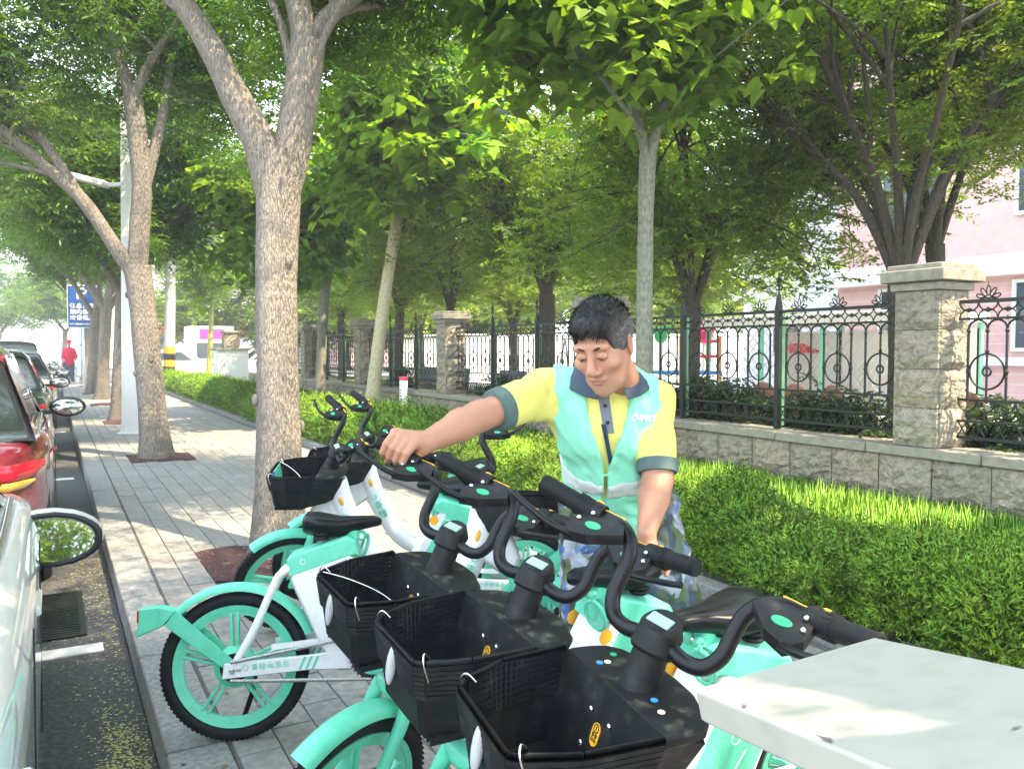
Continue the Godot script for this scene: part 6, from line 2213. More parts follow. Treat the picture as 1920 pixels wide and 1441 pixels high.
	for s: float in [-1.0, 1.0]:
		m = MB.new()
		var e := BB + Vector3(-0.10 * s, 0.11 * s, s * 0.118)
		m.bar(BB + Vector3(0, 0, s * 0.112), e, 0.014, 0.022, Vector3(1, 1, 0), 0.003)
		var cr := part(t, "crank", m, "ink")
		m = MB.new()
		var pc := e + Vector3(0, 0, s * 0.058)
		for q in [[Vector3(0.042, 0, 0), Vector3(0.014, 0.022, 0.10)], [Vector3(-0.042, 0, 0), Vector3(0.014, 0.022, 0.10)], [Vector3(0, 0, 0.046), Vector3(0.08, 0.022, 0.012)], [Vector3(0, 0, -0.046), Vector3(0.08, 0.022, 0.012)], [Vector3.ZERO, Vector3(0.08, 0.02, 0.014)]]:
			m.box(pc + q[0], q[1], Basis.IDENTITY, 0.003)
		part(cr, "pedal", m, "black_plastic")
	m = MB.new()
	m.tube([Vector3(0.06, 0.25, -0.09), Vector3(0.04, 0.13, -0.12), Vector3(0.0, 0.02, -0.165), Vector3(-0.02, 0.012, -0.17)], 0.010, 8)
	part(t, "side_stand", m, "black_tube")
	# seat post clamp, post, saddle
	m = MB.new()
	m.lathe([Vector2(0.021, -0.02), Vector2(0.027, -0.02), Vector2(0.027, 0.025), Vector2(0.021, 0.025)], 18, Transform3D(Basis.from_euler(Vector3(0, 0, 0.22)), Vector3(0.412, 0.705, 0)))
	m.ball(Vector3(0.444, 0.70, -0.018), Vector3(0.016, 0.018, 0.014))
	m.ball(Vector3(0.444, 0.70, 0.018), Vector3(0.016, 0.018, 0.014))
	var lv := []
	for i in 15:
		var a := TAU * i / 14 + PI / 2
		lv.append(Vector3(0.452 + 0.028 * cos(a) * 0.35 + 0.012 * sin(a), 0.655 + 0.042 * sin(a), -0.045 + 0.030 * cos(a)))
	m.tube(lv, 0.0062, 6, false)
	m.tube([Vector3(0.444, 0.70, -0.018), lv[0]], 0.007, 6)
	part(t, "seat_clamp", m, "mint")
	m = MB.new()
	m.tube([Vector3(0.444, 0.70, -0.036), Vector3(0.444, 0.70, 0.036)], 0.007, 10)
	part(t, "clamp_bolt", m, "chrome")
	m = MB.new()
	for s: float in [-1.0, 1.0]:
		m.lathe([Vector2(0, 0.0015), Vector2(0.022, 0.0015), Vector2(0.022, 0.0)], 20, Transform3D(Basis.from_euler(Vector3(s * PI / 2, 0, 0)), Vector3(0.435, 0.60, s * 0.075)))
	part(t, "sticker", m, "amber")
	m = MB.new()
	m.tube([Vector3(0.415, 0.69, 0), Vector3(0.385, 0.735, 0)], [0.020, 0.020], 14)
	m.tube([Vector3(0.392, 0.725, 0), Vector3(0.375, 0.752, 0)], 0.028, 14)
	for k in 3:
		m.ring(Vector3(0.30, 0.70 + k * 0.014, 0.045), Vector3.UP, 0.022, 0.007, 14, 6)
		m.ring(Vector3(0.30, 0.70 + k * 0.014, -0.045), Vector3.UP, 0.022, 0.007, 14, 6)
	part(t, "seat_post", m, "black_plastic")
	m = MB.new()
	var rows := []
	var prof := [[0.232, 0.030, 0.752, 0.02], [0.236, 0.066, 0.778, 0.06], [0.252, 0.080, 0.795, 0.085], [0.29, 0.088, 0.796, 0.098], [0.33, 0.082, 0.790, 0.094], [0.37, 0.068, 0.782, 0.082], [0.41, 0.046, 0.780, 0.068], [0.45, 0.036, 0.780, 0.058], [0.485, 0.032, 0.779, 0.050], [0.506, 0.025, 0.773, 0.040], [0.516, 0.014, 0.764, 0.026], [0.518, 0.003, 0.756, 0.008]]
	for p in prof:
		var row := []
		for k in 17:
			var a := TAU * k / 16
			var cx := sin(a)
			var cy := cos(a)
			var dip := 0.010 * (1.0 - absf(cx)) * smoothstep(0.25, 0.32, float(p[0]))
			row.append(Vector3(p[0], float(p[2]) - float(p[3]) * 0.5 + signf(cy) * pow(absf(cy), 0.8) * float(p[3]) * (0.5 if cy > 0 else 0.5) - (dip if cy > 0 else 0.0), signf(cx) * pow(absf(cx), 0.85) * float(p[1]) * (1.0 if cy > -0.2 else lerpf(1.0, 0.72, -cy))))
		rows.append(row)
	m.patch(rows, true)
	for i in m.n.size():
		var ctr := Vector3(m.v[i].x, 0.742, 0)
		if m.n[i].dot(m.v[i] - ctr) < 0:
			m.n[i] = -m.n[i]
	m.rewind()
	part(t, "saddle", m, "saddle_vinyl")
	# basket and deck (fixed to the frame)
	m = MB.new()
	var A := func(x: float, y: float, z: float) -> Vector3: return Vector3(x, y, z)
	var deck := PackedVector2Array([Vector2(0.972, 0.156)])
	for q in [Vector2(0.925, 0.155), Vector2(0.895, 0.148), Vector2(0.872, 0.125), Vector2(0.858, 0.085), Vector2(0.845, 0.05), Vector2(0.842, 0.0)]:
		deck.append(q)
	var n0 := deck.size()
	for i in range(n0 - 2, -1, -1):
		deck.append(Vector2(deck[i].x, -deck[i].y))
	# prism in xy extruded along z: turn so that local z points up
	var dxf := Transform3D(Basis(Vector3(1, 0.04, 0).normalized(), Vector3(0, 0, 1), Vector3(0.04, -1, 0).normalized()), Vector3(0.0, 0.792, 0))
	m.prism(deck, 0.022, dxf, 0.007)
	part(t, "basket_deck", m, "deck_plastic")
	# bin walls: inner and outer skins joined by the rim
	m = MB.new()
	var rim := [A.call(0.972, 0.842, 0.156), A.call(1.10, 0.838, 0.146), A.call(1.178, 0.833, 0.116), A.call(1.193, 0.830, 0.098), A.call(1.193, 0.830, -0.098), A.call(1.178, 0.833, -0.116), A.call(1.10, 0.838, -0.146), A.call(0.972, 0.842, -0.156)]
	var bot := [A.call(1.018, 0.690, 0.128), A.call(1.10, 0.688, 0.122), A.call(1.160, 0.686, 0.100), A.call(1.172, 0.685, 0.085), A.call(1.172, 0.685, -0.085), A.call(1.160, 0.686, -0.100), A.call(1.10, 0.688, -0.122), A.call(1.018, 0.690, -0.128)]
	var ctr := Vector3(1.07, 0.76, 0)
	var lerp_row := func(f: float, off: float) -> Array:
		var r := []
		for i in 8:
			var p: Vector3 = (rim[i] as Vector3).lerp(bot[i], f)
			var o := Vector3(p.x - 1.06, 0, p.z)
			r.append(p + o.normalized() * off)
		return r
	# outer, lower part plain
	m.patch([lerp_row.call(0.48, 0.003), lerp_row.call(0.75, 0.003), lerp_row.call(1.0, 0.003), lerp_row.call(1.06, -0.006)], false, Vector3.ZERO)
	m.outward(ctr)
	var k0 := m.n.size()
	# inner skin below the lattice
	m.patch([lerp_row.call(0.46, 0.0), lerp_row.call(1.0, 0.0)], false, Vector3.ZERO)
	m.outward(ctr, k0, -1.0)
	# front wall stays solid to the rim
	m.face([rim[3], rim[4], (rim[4] as Vector3).lerp(bot[4], 0.5), (rim[3] as Vector3).lerp(bot[3], 0.5)], Vector3.LEFT)
	m.face([A.call(1.197, 0.828, 0.098), A.call(1.197, 0.828, -0.098), A.call(1.186, 0.757, -0.092), A.call(1.186, 0.757, 0.092)], Vector3.RIGHT)
	# sloping rear wall with stickers, and the shell under the deck
	m.face([A.call(0.972, 0.842, 0.156), A.call(0.972, 0.842, -0.156), A.call(1.018, 0.690, -0.128), A.call(1.018, 0.690, 0.128)], Vector3(0.95, 0.3, 0).normalized())
	for s: float in [-1.0, 1.0]:
		m.face([A.call(0.972, 0.838, s * 0.158), A.call(0.895, 0.815, s * 0.149), A.call(0.93, 0.70, s * 0.10), A.call(1.018, 0.688, s * 0.131)], Vector3(-0.1, 0, s))
		m.face([A.call(0.895, 0.815, s * 0.149), A.call(0.850, 0.81, s * 0.06), A.call(0.90, 0.70, s * 0.04), A.call(0.93, 0.70, s * 0.10)], Vector3(-0.5, 0, s).normalized())
	m.box(A.call(0.915, 0.745, 0), Vector3(0.075, 0.10, 0.085), Basis.IDENTITY, 0.012)
	var bk := part(t, "basket", m, "black_plastic")
	m = MB.new()
	for i in 7:
		var f := 0.06 + i * 0.066
		var r: Array = lerp_row.call(f, 0.0055)
		for j in 7:
			if j == 3 or true:
				m.bar(r[j], r[j + 1], 0.006, 0.0074)
	for q: float in [0, 1]:
		var r: Array = lerp_row.call(0.0, 0.001)
		for j in 7:
			m.bar(r[j], r[j + 1], 0.010, 0.010, Vector3.UP, 0.003)
	part(bk, "rib", m, "black_plastic")
	for s: float in [-1.0, 1.0]:
		m = MB.new()
		for i in 19:
			var f := i / 18.0
			var p: Vector3 = A.call(lerpf(0.975, 1.17, f), 0.838, s * lerpf(0.1545, 0.121, f * f))
			var q: Vector3 = A.call(lerpf(0.995, 1.162, f), 0.765, s * lerpf(0.143, 0.109, f * f))
			m.bar(p, q, 0.0062, 0.003, Vector3(0, 0, 1))
		for i in 8:
			var y := lerpf(0.836, 0.765, i / 7.0)
			var g := i / 7.0
			m.bar(A.call(lerpf(0.973, 0.995, g), y, s * lerpf(0.1545, 0.143, g)), A.call(1.10, y, s * lerpf(0.1435, 0.132, g)), 0.004, 0.0062)
			m.bar(A.call(1.10, y, s * lerpf(0.1435, 0.132, g)), A.call(1.172, y, s * lerpf(0.117, 0.106, g)), 0.004, 0.0062)
		part(bk, "perforated_side", m, "black_plastic")
	m = MB.new()
	m.face([A.call(1.018, 0.690, 0.128), A.call(1.06, 0.689, 0.126), A.call(1.06, 0.689, -0.126), A.call(1.018, 0.690, -0.128)], Vector3.UP)
	m.face([A.call(1.135, 0.687, 0.11), A.call(1.172, 0.685, 0.085), A.call(1.172, 0.685, -0.085), A.call(1.135, 0.687, -0.11)], Vector3.UP)
	for i in 14:
		m.box(A.call(1.098, 0.688, -0.117 + i * 0.018), Vector3(0.082, 0.006, 0.0105))
	m.box(A.call(1.098, 0.688, 0), Vector3(0.014, 0.007, 0.235))
	for i in 16:
		m.box(A.call(1.10, 0.680, -0.115 + i * 0.0153), Vector3(0.13, 0.012, 0.006))
	part(bk, "floor_slats", m, "black_plastic")
	m = MB.new()
	m.ball(A.call(1.199, 0.785, 0), Vector3(0.010, 0.040, 0.0105), Basis.from_euler(Vector3(0, 0, 0.12)), 12, 8)
	part(bk, "front_reflector", m, "reflector")
	# stickers and bolts on the sloping wall
	var wn := Vector3(0.957, 0.29, 0).normalized()
	var wb := Basis(Vector3(0, 0, -1), wn.cross(Vector3(0, 0, -1)), wn)
	var wc := Vector3(0.995, 0.766, 0) + wn * 0.001
	m = MB.new()
	var st := []
	for a in arc2(Vector2(0.008, 0), 0.011, -90, 90, 8) + arc2(Vector2(-0.008, 0), 0.011, 90, 270, 8):
		st.append(a)
	m.prism(PackedVector2Array(st), 0.0016, Transform3D(wb * Basis.from_euler(Vector3(0, 0, PI / 2)), wc))
	var sk := part(bk, "warning_sticker", m, "amber")
	m = MB.new()
	m.ring(wc + wb * Vector3(0, 0.010, 0.0012), wn, 0.0068, 0.0011, 14, 4)
	m.box(wc + wb * Vector3(0, 0.0115, 0.0012), Vector3(0.0018, 0.006, 0.001), wb)
	m.box(wc + wb * Vector3(0, 0.0065, 0.0012), Vector3(0.0018, 0.0015, 0.001), wb)
	for q: float in [-1.0, 1.0]:
		m.glyphs(["停", "向"], FONT, Transform3D(wb, wc + wb * Vector3(-0.0035 + q * 0.0042, -0.004, 0.0011)), 0.0062, 0.0075, 0.0008, 0.0006, true)
	part(sk, "print", m, "ink")
	m = MB.new()
	for q in [Vector2(-0.03, 0.028), Vector2(0.028, 0.028), Vector2(-0.030, -0.03), Vector2(0.028, -0.03)]:
		m.ball(wc + wb * Vector3(q.x, q.y, 0.001), Vector3(0.0055, 0.0055, 0.003), wb, 10, 6)
	m.ball(A.call(1.07, 0.692, -0.04), Vector3(0.006, 0.003, 0.006), Basis.IDENTITY, 8, 5)
	part(bk, "bolt", m, "chrome")
	m = MB.new()
	for s: float in [-1.0, 1.0]:
		m.tube(curve([A.call(1.175, 0.80, s * 0.124), A.call(1.184, 0.835, s * 0.119), A.call(1.178, 0.848, s * 0.108), A.call(1.165, 0.835, s * 0.10)], 4), 0.0018, 5)
	part(bk, "wire_hook", m, "chrome")
	# steering assembly: stem, cap, handlebar, fork, front wheel
	m = MB.new()
	m.tube([sp(0, -0.15, 0), sp(0, -0.03, 0)], [0.033, 0.030], 22)
	part(t, "stem", m, "black_plastic")
	m = MB.new()
	var sb := Basis(Vector3(cos(RAKE), sin(RAKE), 0), Vector3(-sin(RAKE), cos(RAKE), 0), Vector3.BACK)
	m.lathe([Vector2(0.0, 0.004), Vector2(0.030, 0.003), Vector2(0.0355, -0.003), Vector2(0.0385, -0.036), Vector2(0.0355, -0.042), Vector2(0.0, -0.045)], 28, Transform3D(sb, sp(0, 0.0, 0)))
	var sc := part(t, "stem_cap", m, "black_plastic")
	m = MB.new()
	var tb := Basis(Vector3(0.95, -0.30, 0).normalized(), Vector3(0.30, 0.95, 0).normalized(), Vector3.BACK)
	m.lathe([Vector2(0.0, 0.016), Vector2(0.029, 0.015), Vector2(0.0345, 0.009), Vector2(0.036, -0.02)], 28, Transform3D(tb, sp(0, 0.0, 0)))
	part(sc, "lid", m, "black_plastic")
	m = MB.new()
	m.box(sp(0, 0.0, 0) + tb.y * 0.0165, Vector3(0.023, 0.004, 0.044), tb, 0.0015)
	part(sc, "number_label", m, "label_lens")
	m = MB.new()
	for s: float in [-1.0, 1.0]:
		m.tube(curve([sp(0, -0.022, 0.03 * s), sp(0.0, -0.028, 0.062 * s), sp(-0.002, -0.020, 0.092 * s), sp(-0.006, 0.008, 0.110 * s), sp(-0.010, 0.045, 0.112 * s), sp(-0.016, 0.080, 0.116 * s), sp(-0.022, 0.105, 0.132 * s), sp(-0.026, 0.118, 0.160 * s), sp(-0.028, 0.120, 0.190 * s), sp(-0.024, 0.120, 0.222 * s), sp(0.02, 0.131, 0.312 * s)], 5), 0.0135, 12)
	var hb := part(t, "handlebar", m, "black_tube")
	for s: float in [-1.0, 1.0]:
		m = MB.new()
		var g0 := sp(-0.018, 0.121, 0.228 * s)
		var g1 := sp(0.028, 0.133, 0.325 * s)
		var gd := (g1 - g0).normalized()
		m.tube([g0 - gd * 0.002, g0, g0 + gd * 0.030, g0 + gd * 0.031, g0 + gd * 0.034, g0 + gd * 0.035, g1 - gd * 0.004, g1], [0.017, 0.0205, 0.0205, 0.0175, 0.0175, 0.0178, 0.0172, 0.0135], 18)
		for k in 14:
			var a := TAU * k / 14
			var u := gd.cross(Vector3.UP).normalized()
			var w := gd.cross(u)
			m.bar(g0 + gd * 0.012 + (u * cos(a) + w * sin(a)) * 0.0205, g0 + gd * 0.028 + (u * cos(a) + w * sin(a)) * 0.0205, 0.003, 0.002, u * cos(a) + w * sin(a))
		part(hb, "grip", m, "rubber")
		m = MB.new()
		# lever housing: a flat wedge between the bend of the bar and the clamp
		var pl := [sp(-0.024, 0.118, 0.222 * s), sp(-0.024, 0.116, 0.150 * s), sp(0.002, 0.101, 0.128 * s), sp(0.040, 0.076, 0.175 * s), sp(0.052, 0.068, 0.215 * s), sp(0.030, 0.083, 0.232 * s)]
		var hn := (sb.x * 0.55 + sb.y * 0.835).normalized()
		var he := (sb.x * 0.835 - sb.y * 0.55).normalized()
		var up := hn * 0.010
		var topf := []
		var botf := []
		for p: Vector3 in pl:
			topf.append(p + up)
			botf.append(p - up)
		m.face(topf, hn)
		m.face(botf, -hn)
		var cc: Vector3 = (pl[0] + pl[2] + pl[4]) / 3.0
		for i in pl.size():
			var j := (i + 1) % pl.size()
			var o: Vector3 = ((pl[i] + pl[j]) * 0.5 - cc).normalized()
			m.face([topf[i], topf[j], botf[j], botf[i]], o)
		m.tube([sp(-0.026, 0.119, 0.205 * s), sp(-0.021, 0.121, 0.225 * s)], 0.021, 16)
		var ho := part(hb, "lever_housing", m, "black_plastic")
		m = MB.new()
		m.lathe([Vector2(0, 0.0016), Vector2(1, 0.0016), Vector2(1, 0)], 20, Transform3D(Basis(he * 0.0105, hn, sb.z * 0.0165), sp(0.014, 0.0925, 0.186 * s) + hn * 0.0102))
		part(ho, "emblem", m, "green_logo")
		m = MB.new()
		m.tube(curve([sp(0.042, 0.074, 0.205 * s), sp(0.066, 0.076, 0.235 * s), sp(0.078, 0.084, 0.275 * s), sp(0.084, 0.093, 0.315 * s), sp(0.086, 0.098, 0.330 * s)], 4), [0.0085, 0.008, 0.0075, 0.007, 0.0068, 0.0066, 0.0064, 0.0062, 0.006, 0.006, 0.006, 0.006, 0.0058, 0.0058, 0.0062, 0.0072, 0.0075], 8)
		part(ho, "brake_lever", m, "black_tube")
		m = MB.new()
		for q in [sp(-0.004, 0.1145, 0.210 * s) + hn * 0.006, sp(0.018, 0.099, 0.220 * s) + hn * 0.006]:
			m.ball(q, Vector3(0.005, 0.005, 0.005), sb, 8, 6)
		part(ho, "screw", m, "chrome")
		m = MB.new()
		m.ball(sp(-0.030, 0.138, 0.224 * s), Vector3(0.012, 0.006, 0.009), sb, 10, 6)
		m.box(sp(-0.027, 0.1315, 0.180 * s), Vector3(0.007, 0.004, 0.045), sb)
		part(ho, "amber_tab", m, "amber")
	# fork and front wheel
	var FH := Vector3(1.150, 0.257, 0)
	m = MB.new()
	m.ball(Vector3(1.025, 0.552, 0), Vector3(0.035, 0.028, 0.062), Basis.from_euler(Vector3(0, 0, RAKE)), 14, 8)
	for s: float in [-1.0, 1.0]:
		m.tube(curve([Vector3(1.025, 0.552, s * 0.048), Vector3(1.045, 0.50, s * 0.056), Vector3(1.10, 0.38, s * 0.058), Vector3(1.148, 0.262, s * 0.058)], 4), [0.019, 0.019, 0.0185, 0.018, 0.0175, 0.017, 0.0165, 0.016, 0.0155, 0.015, 0.0145, 0.014, 0.014], 10)
	part(t, "fork", m, "mint")
	wheel_parts(t, "front_wheel", FH, false)
	part(t, "front_fender", fender(FH, 0.284, 55, 150, 0.064), "mint")
	return t


func place_bike(t: Node3D, at: Vector3, head: float, lean: float, steer: float) -> void:
	# head: direction of travel in degrees from +x towards +z; lean: towards the rider's right; steer: to the left
	var th := deg_to_rad(head)
	var x := Vector3(cos(th), 0, sin(th))
	var z := Vector3(-sin(th), 0, cos(th))
	t.transform = Transform3D(Basis(x, Vector3.UP, z) * Basis(Vector3.RIGHT, deg_to_rad(lean)), at)
	var ax := Vector3(-sin(RAKE), cos(RAKE), 0)
	var piv := Vector3(CAPX, CAPY, 0)
	var rot := Basis(ax, deg_to_rad(steer))
	for nm in ["stem", "stem_cap", "handlebar", "fork", "front_wheel", "front_fender"]:
		var o: Node3D = t.get_node(nm)
		var p := Vector3(1.150, 0.257, 0) if nm == "front_wheel" else Vector3.ZERO
		o.transform = Transform3D(rot, piv + rot * (p - piv))


func bikes() -> void:
	var proto := make_bike()
	var g := "shared electric bikes parked across the pavement"
	var rows := [
		["mint and white bike nearest the cream box, coloured dots on its basket deck", Vector3(1.749, 0, -1.046), 185.7, -5.7, 21.6],
		["mint and white bike with the middle one of the three near baskets", Vector3(1.751, 0, -1.516), 180.3, -4.7, 24.7],
		["mint and white bike whose right grip the worker holds", Vector3(1.745, 0, -1.976), 177.4, -5.3, 21.8],
		["mint and white bike with its rear wheel at the kerb, pointing to the hedge", Vector3(0.542, 0, -2.981), 20.5, -7.0, -41.5],
		["mint and white bike by the thick trunk with a leaflet in its basket", Vector3(2.029, 0, -3.509), 207.0, -10.4, 23.2],
		["mint and white bike behind the leaflet bike, its basket half hidden", Vector3(2.326, 0, -3.966), 201.9, -7.9, 24.5],
		["distant shared bike with a mint wheel beside the person in red", Vector3(1.55, 0, -38.6), 168.0, -6.0, 10.0],
	]
	for i in rows.size():
		var r: Array = rows[i]
		var b: Node3D = proto if i == 0 else copy(proto, "shared_bike", r[0], g)
		b.set_meta("label", r[0])
		place_bike(b, r[1], r[2], r[3], r[4])
		if i == 2 or i == 4:
			var wm := MB.new()
			wm.tube(curve([Vector3(1.182, 0.838, 0.10), Vector3(1.13, 0.825, 0.06), Vector3(1.07, 0.80, 0.0), Vector3(1.03, 0.76, -0.06), Vector3(1.012, 0.72, -0.11)], 5), 0.0017, 5)
			part(b.get_node("basket"), "wire", wm, "chrome")
		if i == 4:
			var m := MB.new()
			m.box(Vector3(1.176, 0.79, 0.03), Vector3(0.003, 0.085, 0.12), Basis.from_euler(Vector3(0, 0, -0.1)))
			part(b.get_node("basket"), "leaflet", m, "mint")
			m = MB.new()
			m.box(Vector3(1.174, 0.79, -0.055), Vector3(0.003, 0.085, 0.04), Basis.from_euler(Vector3(0, 0, -0.1)))
			part(b.get_node("basket"), "leaflet_panel", m, "sign_blue")
	var dk := proto.get_node("basket_deck")
	for a in [[0.905, 0.105, "green_logo"], [0.93, 0.082, "cream_dot"], [0.945, 0.083, "blue_dot"], [0.925, -0.055, "blue_dot"], [0.935, -0.09, "cream_dot"]]:
		var m := MB.new()
		var xf := Transform3D(Basis(Vector3(0, 0, 1), 0.04), Vector3(a[0], 0.792 + 0.04 * float(a[0]) + 0.0112, a[1]))
		m.lathe([Vector2(0.0, 0.0015), Vector2(0.006, 0.0015), Vector2(0.006, 0.0)], 14, xf)
		part(dk, "dot_sticker", m, a[2])


func worker() -> void:
	# bends over the bikes: right hand closed on a handlebar grip, left hand on a saddle
	var O := Vector3(1.72, 0, -2.25)
	var t := thing("person", "worker in mint vest, yellow polo shirt and camouflage trousers reaching for a handlebar", "person", O)
	var L := Vector3(0.868, 0.0, 0.497).normalized()
	var hip := Vector3(1.68, 0.86, -2.27)
	var chest := Vector3(1.545, 1.14, -2.14)
	var neck := Vector3(1.485, 1.305, -2.065)
	var sR := Vector3(1.355, 1.245, -2.20)
	var sL := Vector3(1.652, 1.225, -2.035)
	var eR := Vector3(1.09, 1.185, -2.15)
	var wR := Vector3(0.885, 1.125, -2.075)
	var eL := Vector3(1.60, 0.985, -1.955)
	var wL := Vector3(1.51, 0.845, -1.895)
	var F := Vector3(-0.497, 0, 0.868)
	var kR := Vector3(1.585, 0.47, -2.29)
	var aR := Vector3(1.60, 0.09, -2.44)
	var kL := Vector3(1.83, 0.47, -2.13)
	var aL := Vector3(1.88, 0.09, -2.24)
	var hR := hip - L * 0.09
	var hL := hip + L * 0.09
	# head frame
	var f := Vector3(-0.76, -0.46, 0.455).normalized()
	var hx := Vector3.UP.cross(f).normalized()
	var hu := f.cross(hx).normalized()
	hx = (hx + hu * 0.06).normalized()
	hu = f.cross(hx).normalized()
	var HB := Basis(hx, hu, f)
	var HC := Vector3(1.395, 1.392, -1.955)
	var skin := func(p: Vector3, _n: Vector3) -> Color:
		var q := HB.transposed() * (p - HC)
		var c := Color(0.40, 0.195, 0.12)
		if q.length() < 0.17:
			var lips := exp(-pow((q.y + 0.068) / 0.008, 2.0) - pow(q.x / 0.022, 2.0)) * (1.0 if q.z > 0.06 else 0.0)
			c = c.lerp(Color(0.36, 0.13, 0.12), lips * 0.7)
			var beard := exp(-pow((q.y + 0.105) / 0.03, 2.0)) * (1.0 if q.z > 0.02 else 0.3) + exp(-pow((q.y + 0.052) / 0.006, 2.0) - pow(q.x / 0.03, 2.0)) * 0.6
			c = c.lerp(Color(0.29, 0.19, 0.15), clampf(beard * 0.3, 0, 0.4))
			var cheek := exp(-pow((absf(q.x) - 0.045) / 0.02, 2.0) - pow((q.y + 0.02) / 0.025, 2.0))
			c = c.lerp(Color(0.50, 0.23, 0.18), cheek * 0.4)
		return c
	var body := MB.new()
	body.coloured = true
	# one continuous figure: trunk, limbs and neck
	var fl := Field.new(Vector3(0.78, -0.02, -2.62), Vector3(2.05, 1.45, -1.72), 0.013)
	fl.cap(hip, hip.lerp(chest, 0.5), 0.115, 0.112, 0.05)
	fl.cap(hip.lerp(chest, 0.5), chest, 0.112, 0.12, 0.05)
	fl.cap(chest + L * 0.06, sL - L * 0.05, 0.10, 0.075, 0.05)
	fl.cap(chest - L * 0.06, sR + L * 0.05, 0.10, 0.075, 0.05)
	fl.cap(chest.lerp(neck, 0.75), HC - hu * 0.05 - f * 0.02, 0.062, 0.055, 0.04)
	fl.cap(sR, eR, 0.056, 0.044, 0.03)
	fl.cap(eR, eR.lerp(wR, 0.35), 0.045, 0.046, 0.02)
	fl.cap(eR.lerp(wR, 0.35), wR, 0.046, 0.030, 0.02)
	fl.cap(sL, eL, 0.056, 0.044, 0.03)
	fl.cap(eL, eL.lerp(wL, 0.35), 0.045, 0.045, 0.02)
	fl.cap(eL.lerp(wL, 0.35), wL, 0.045, 0.030, 0.02)
	for a in [[hR, kR, aR], [hL, kL, aL]]:
		fl.cap(a[0], a[1], 0.088, 0.058, 0.03)
		fl.cap(a[1], (a[1] as Vector3).lerp(a[2], 0.3), 0.056, 0.056, 0.02)
		fl.cap((a[1] as Vector3).lerp(a[2], 0.3), a[2], 0.056, 0.042, 0.02)
	fl.net(body, skin)
	# head
	var hf := Field.new(HC - Vector3(0.17, 0.18, 0.17), HC + Vector3(0.17, 0.17, 0.17), 0.0042)
	var at := func(x: float, y: float, z: float) -> Vector3: return HC + HB * Vector3(x, y, z)
	hf.ell(at.call(0, 0.032, -0.018), Vector3(0.076, 0.092, 0.096), HB, 0.02)
	hf.ell(at.call(0, -0.04, 0.03), Vector3(0.061, 0.075, 0.062), HB, 0.03)
	hf.ell(at.call(0, -0.095, 0.045), Vector3(0.042, 0.032, 0.040), HB, 0.03)
	hf.cap(at.call(0.052, -0.035, -0.005), at.call(0.038, -0.088, 0.035), 0.020, 0.018, 0.025)
	hf.cap(at.call(-0.052, -0.035, -0.005), at.call(-0.038, -0.088, 0.035), 0.020, 0.018, 0.025)
	hf.ell(at.call(0, -0.112, 0.068), Vector3(0.021, 0.017, 0.018), HB, 0.02)
	for s: float in [-1.0, 1.0]:
		hf.ell(at.call(s * 0.047, -0.022, 0.060), Vector3(0.024, 0.018, 0.022), HB, 0.025)
		hf.ell(at.call(s * 0.033, 0.014, 0.101), Vector3(0.019, 0.011, 0.014), HB, 0.012, true)
	hf.cap(at.call(-0.045, 0.033, 0.078), at.call(0.045, 0.033, 0.078), 0.012, 0.012, 0.015)
	for s: float in [-1.0, 1.0]:
		hf.ell(at.call(s * 0.032, 0.008, 0.0815), Vector3(0.0165, 0.0115, 0.0115), HB, 0.006)
	hf.cap(at.call(0, 0.018, 0.086), at.call(0, -0.026, 0.110), 0.0085, 0.0125, 0.012)
	hf.ell(at.call(0, -0.032, 0.110), Vector3(0.0125, 0.010, 0.0115), HB, 0.008)
	for s: float in [-1.0, 1.0]:
		hf.ell(at.call(s * 0.0145, -0.036, 0.099), Vector3(0.009, 0.008, 0.011), HB, 0.007)
	hf.cap(at.call(-0.019, -0.0635, 0.0875), at.call(0.019, -0.0635, 0.0875), 0.0062, 0.0062, 0.006)
	hf.ell(at.call(0, -0.0625, 0.0925), Vector3(0.013, 0.0045, 0.006), HB, 0.004)
	hf.ell(at.call(0, -0.0735, 0.0905), Vector3(0.016, 0.0055, 0.0065), HB, 0.004)
	hf.ell(at.call(0, -0.068, 0.100), Vector3(0.022, 0.0016, 0.007), HB, 0.003, true)
	for s: float in [-1.0, 1.0]:
		var eb := HB * Basis.from_euler(Vector3(-0.1, s * 0.35, s * -0.1))
		hf.ell(at.call(s * 0.080, -0.004, -0.008), Vector3(0.009, 0.032, 0.019), eb, 0.006)
		hf.ell(at.call(s * 0.088, 0.002, -0.002), Vector3(0.006, 0.019, 0.009), eb, 0.004, true)
	hf.cap(at.call(0, -0.06, -0.02), at.call(0, -0.14, -0.06), 0.056, 0.054, 0.03)
	hf.net(body, skin)
	hand_right(body, skin)
	# left hand resting on the saddle of the bike it leans over
	var hl := Field.new(Vector3(1.42, 0.70, -2.0), Vector3(1.62, 0.90, -1.80), 0.004)
	var pl := Vector3(1.515, 0.79, -1.895)
	hl.cap(wL, pl + Vector3(0.0, 0.01, 0), 0.029, 0.027, 0.012)
	var fx := [Vector3(0.0, 0.0, -0.036), Vector3(0.006, 0, -0.013), Vector3(0.010, 0, 0.010), Vector3(0.010, 0, 0.031)]
	for i in 4:
		var k0: Vector3 = pl + fx[i] + Vector3(0.012, -0.004, 0)
		hl.cap(pl + Vector3(0, 0.012, 0), k0, 0.022, 0.013, 0.012)
		var k1: Vector3 = k0 + Vector3(0.022, -0.020, 0.002)
		var k2: Vector3 = k1 + Vector3(0.006, -0.026, 0.001)
		var k3: Vector3 = k2 + Vector3(-0.008, -0.017, 0)
		hl.cap(k0, k1, 0.0105, 0.0092, 0.004)
		hl.cap(k1, k2, 0.0092, 0.0084, 0.003)
		hl.cap(k2, k3, 0.0084, 0.0072, 0.003)
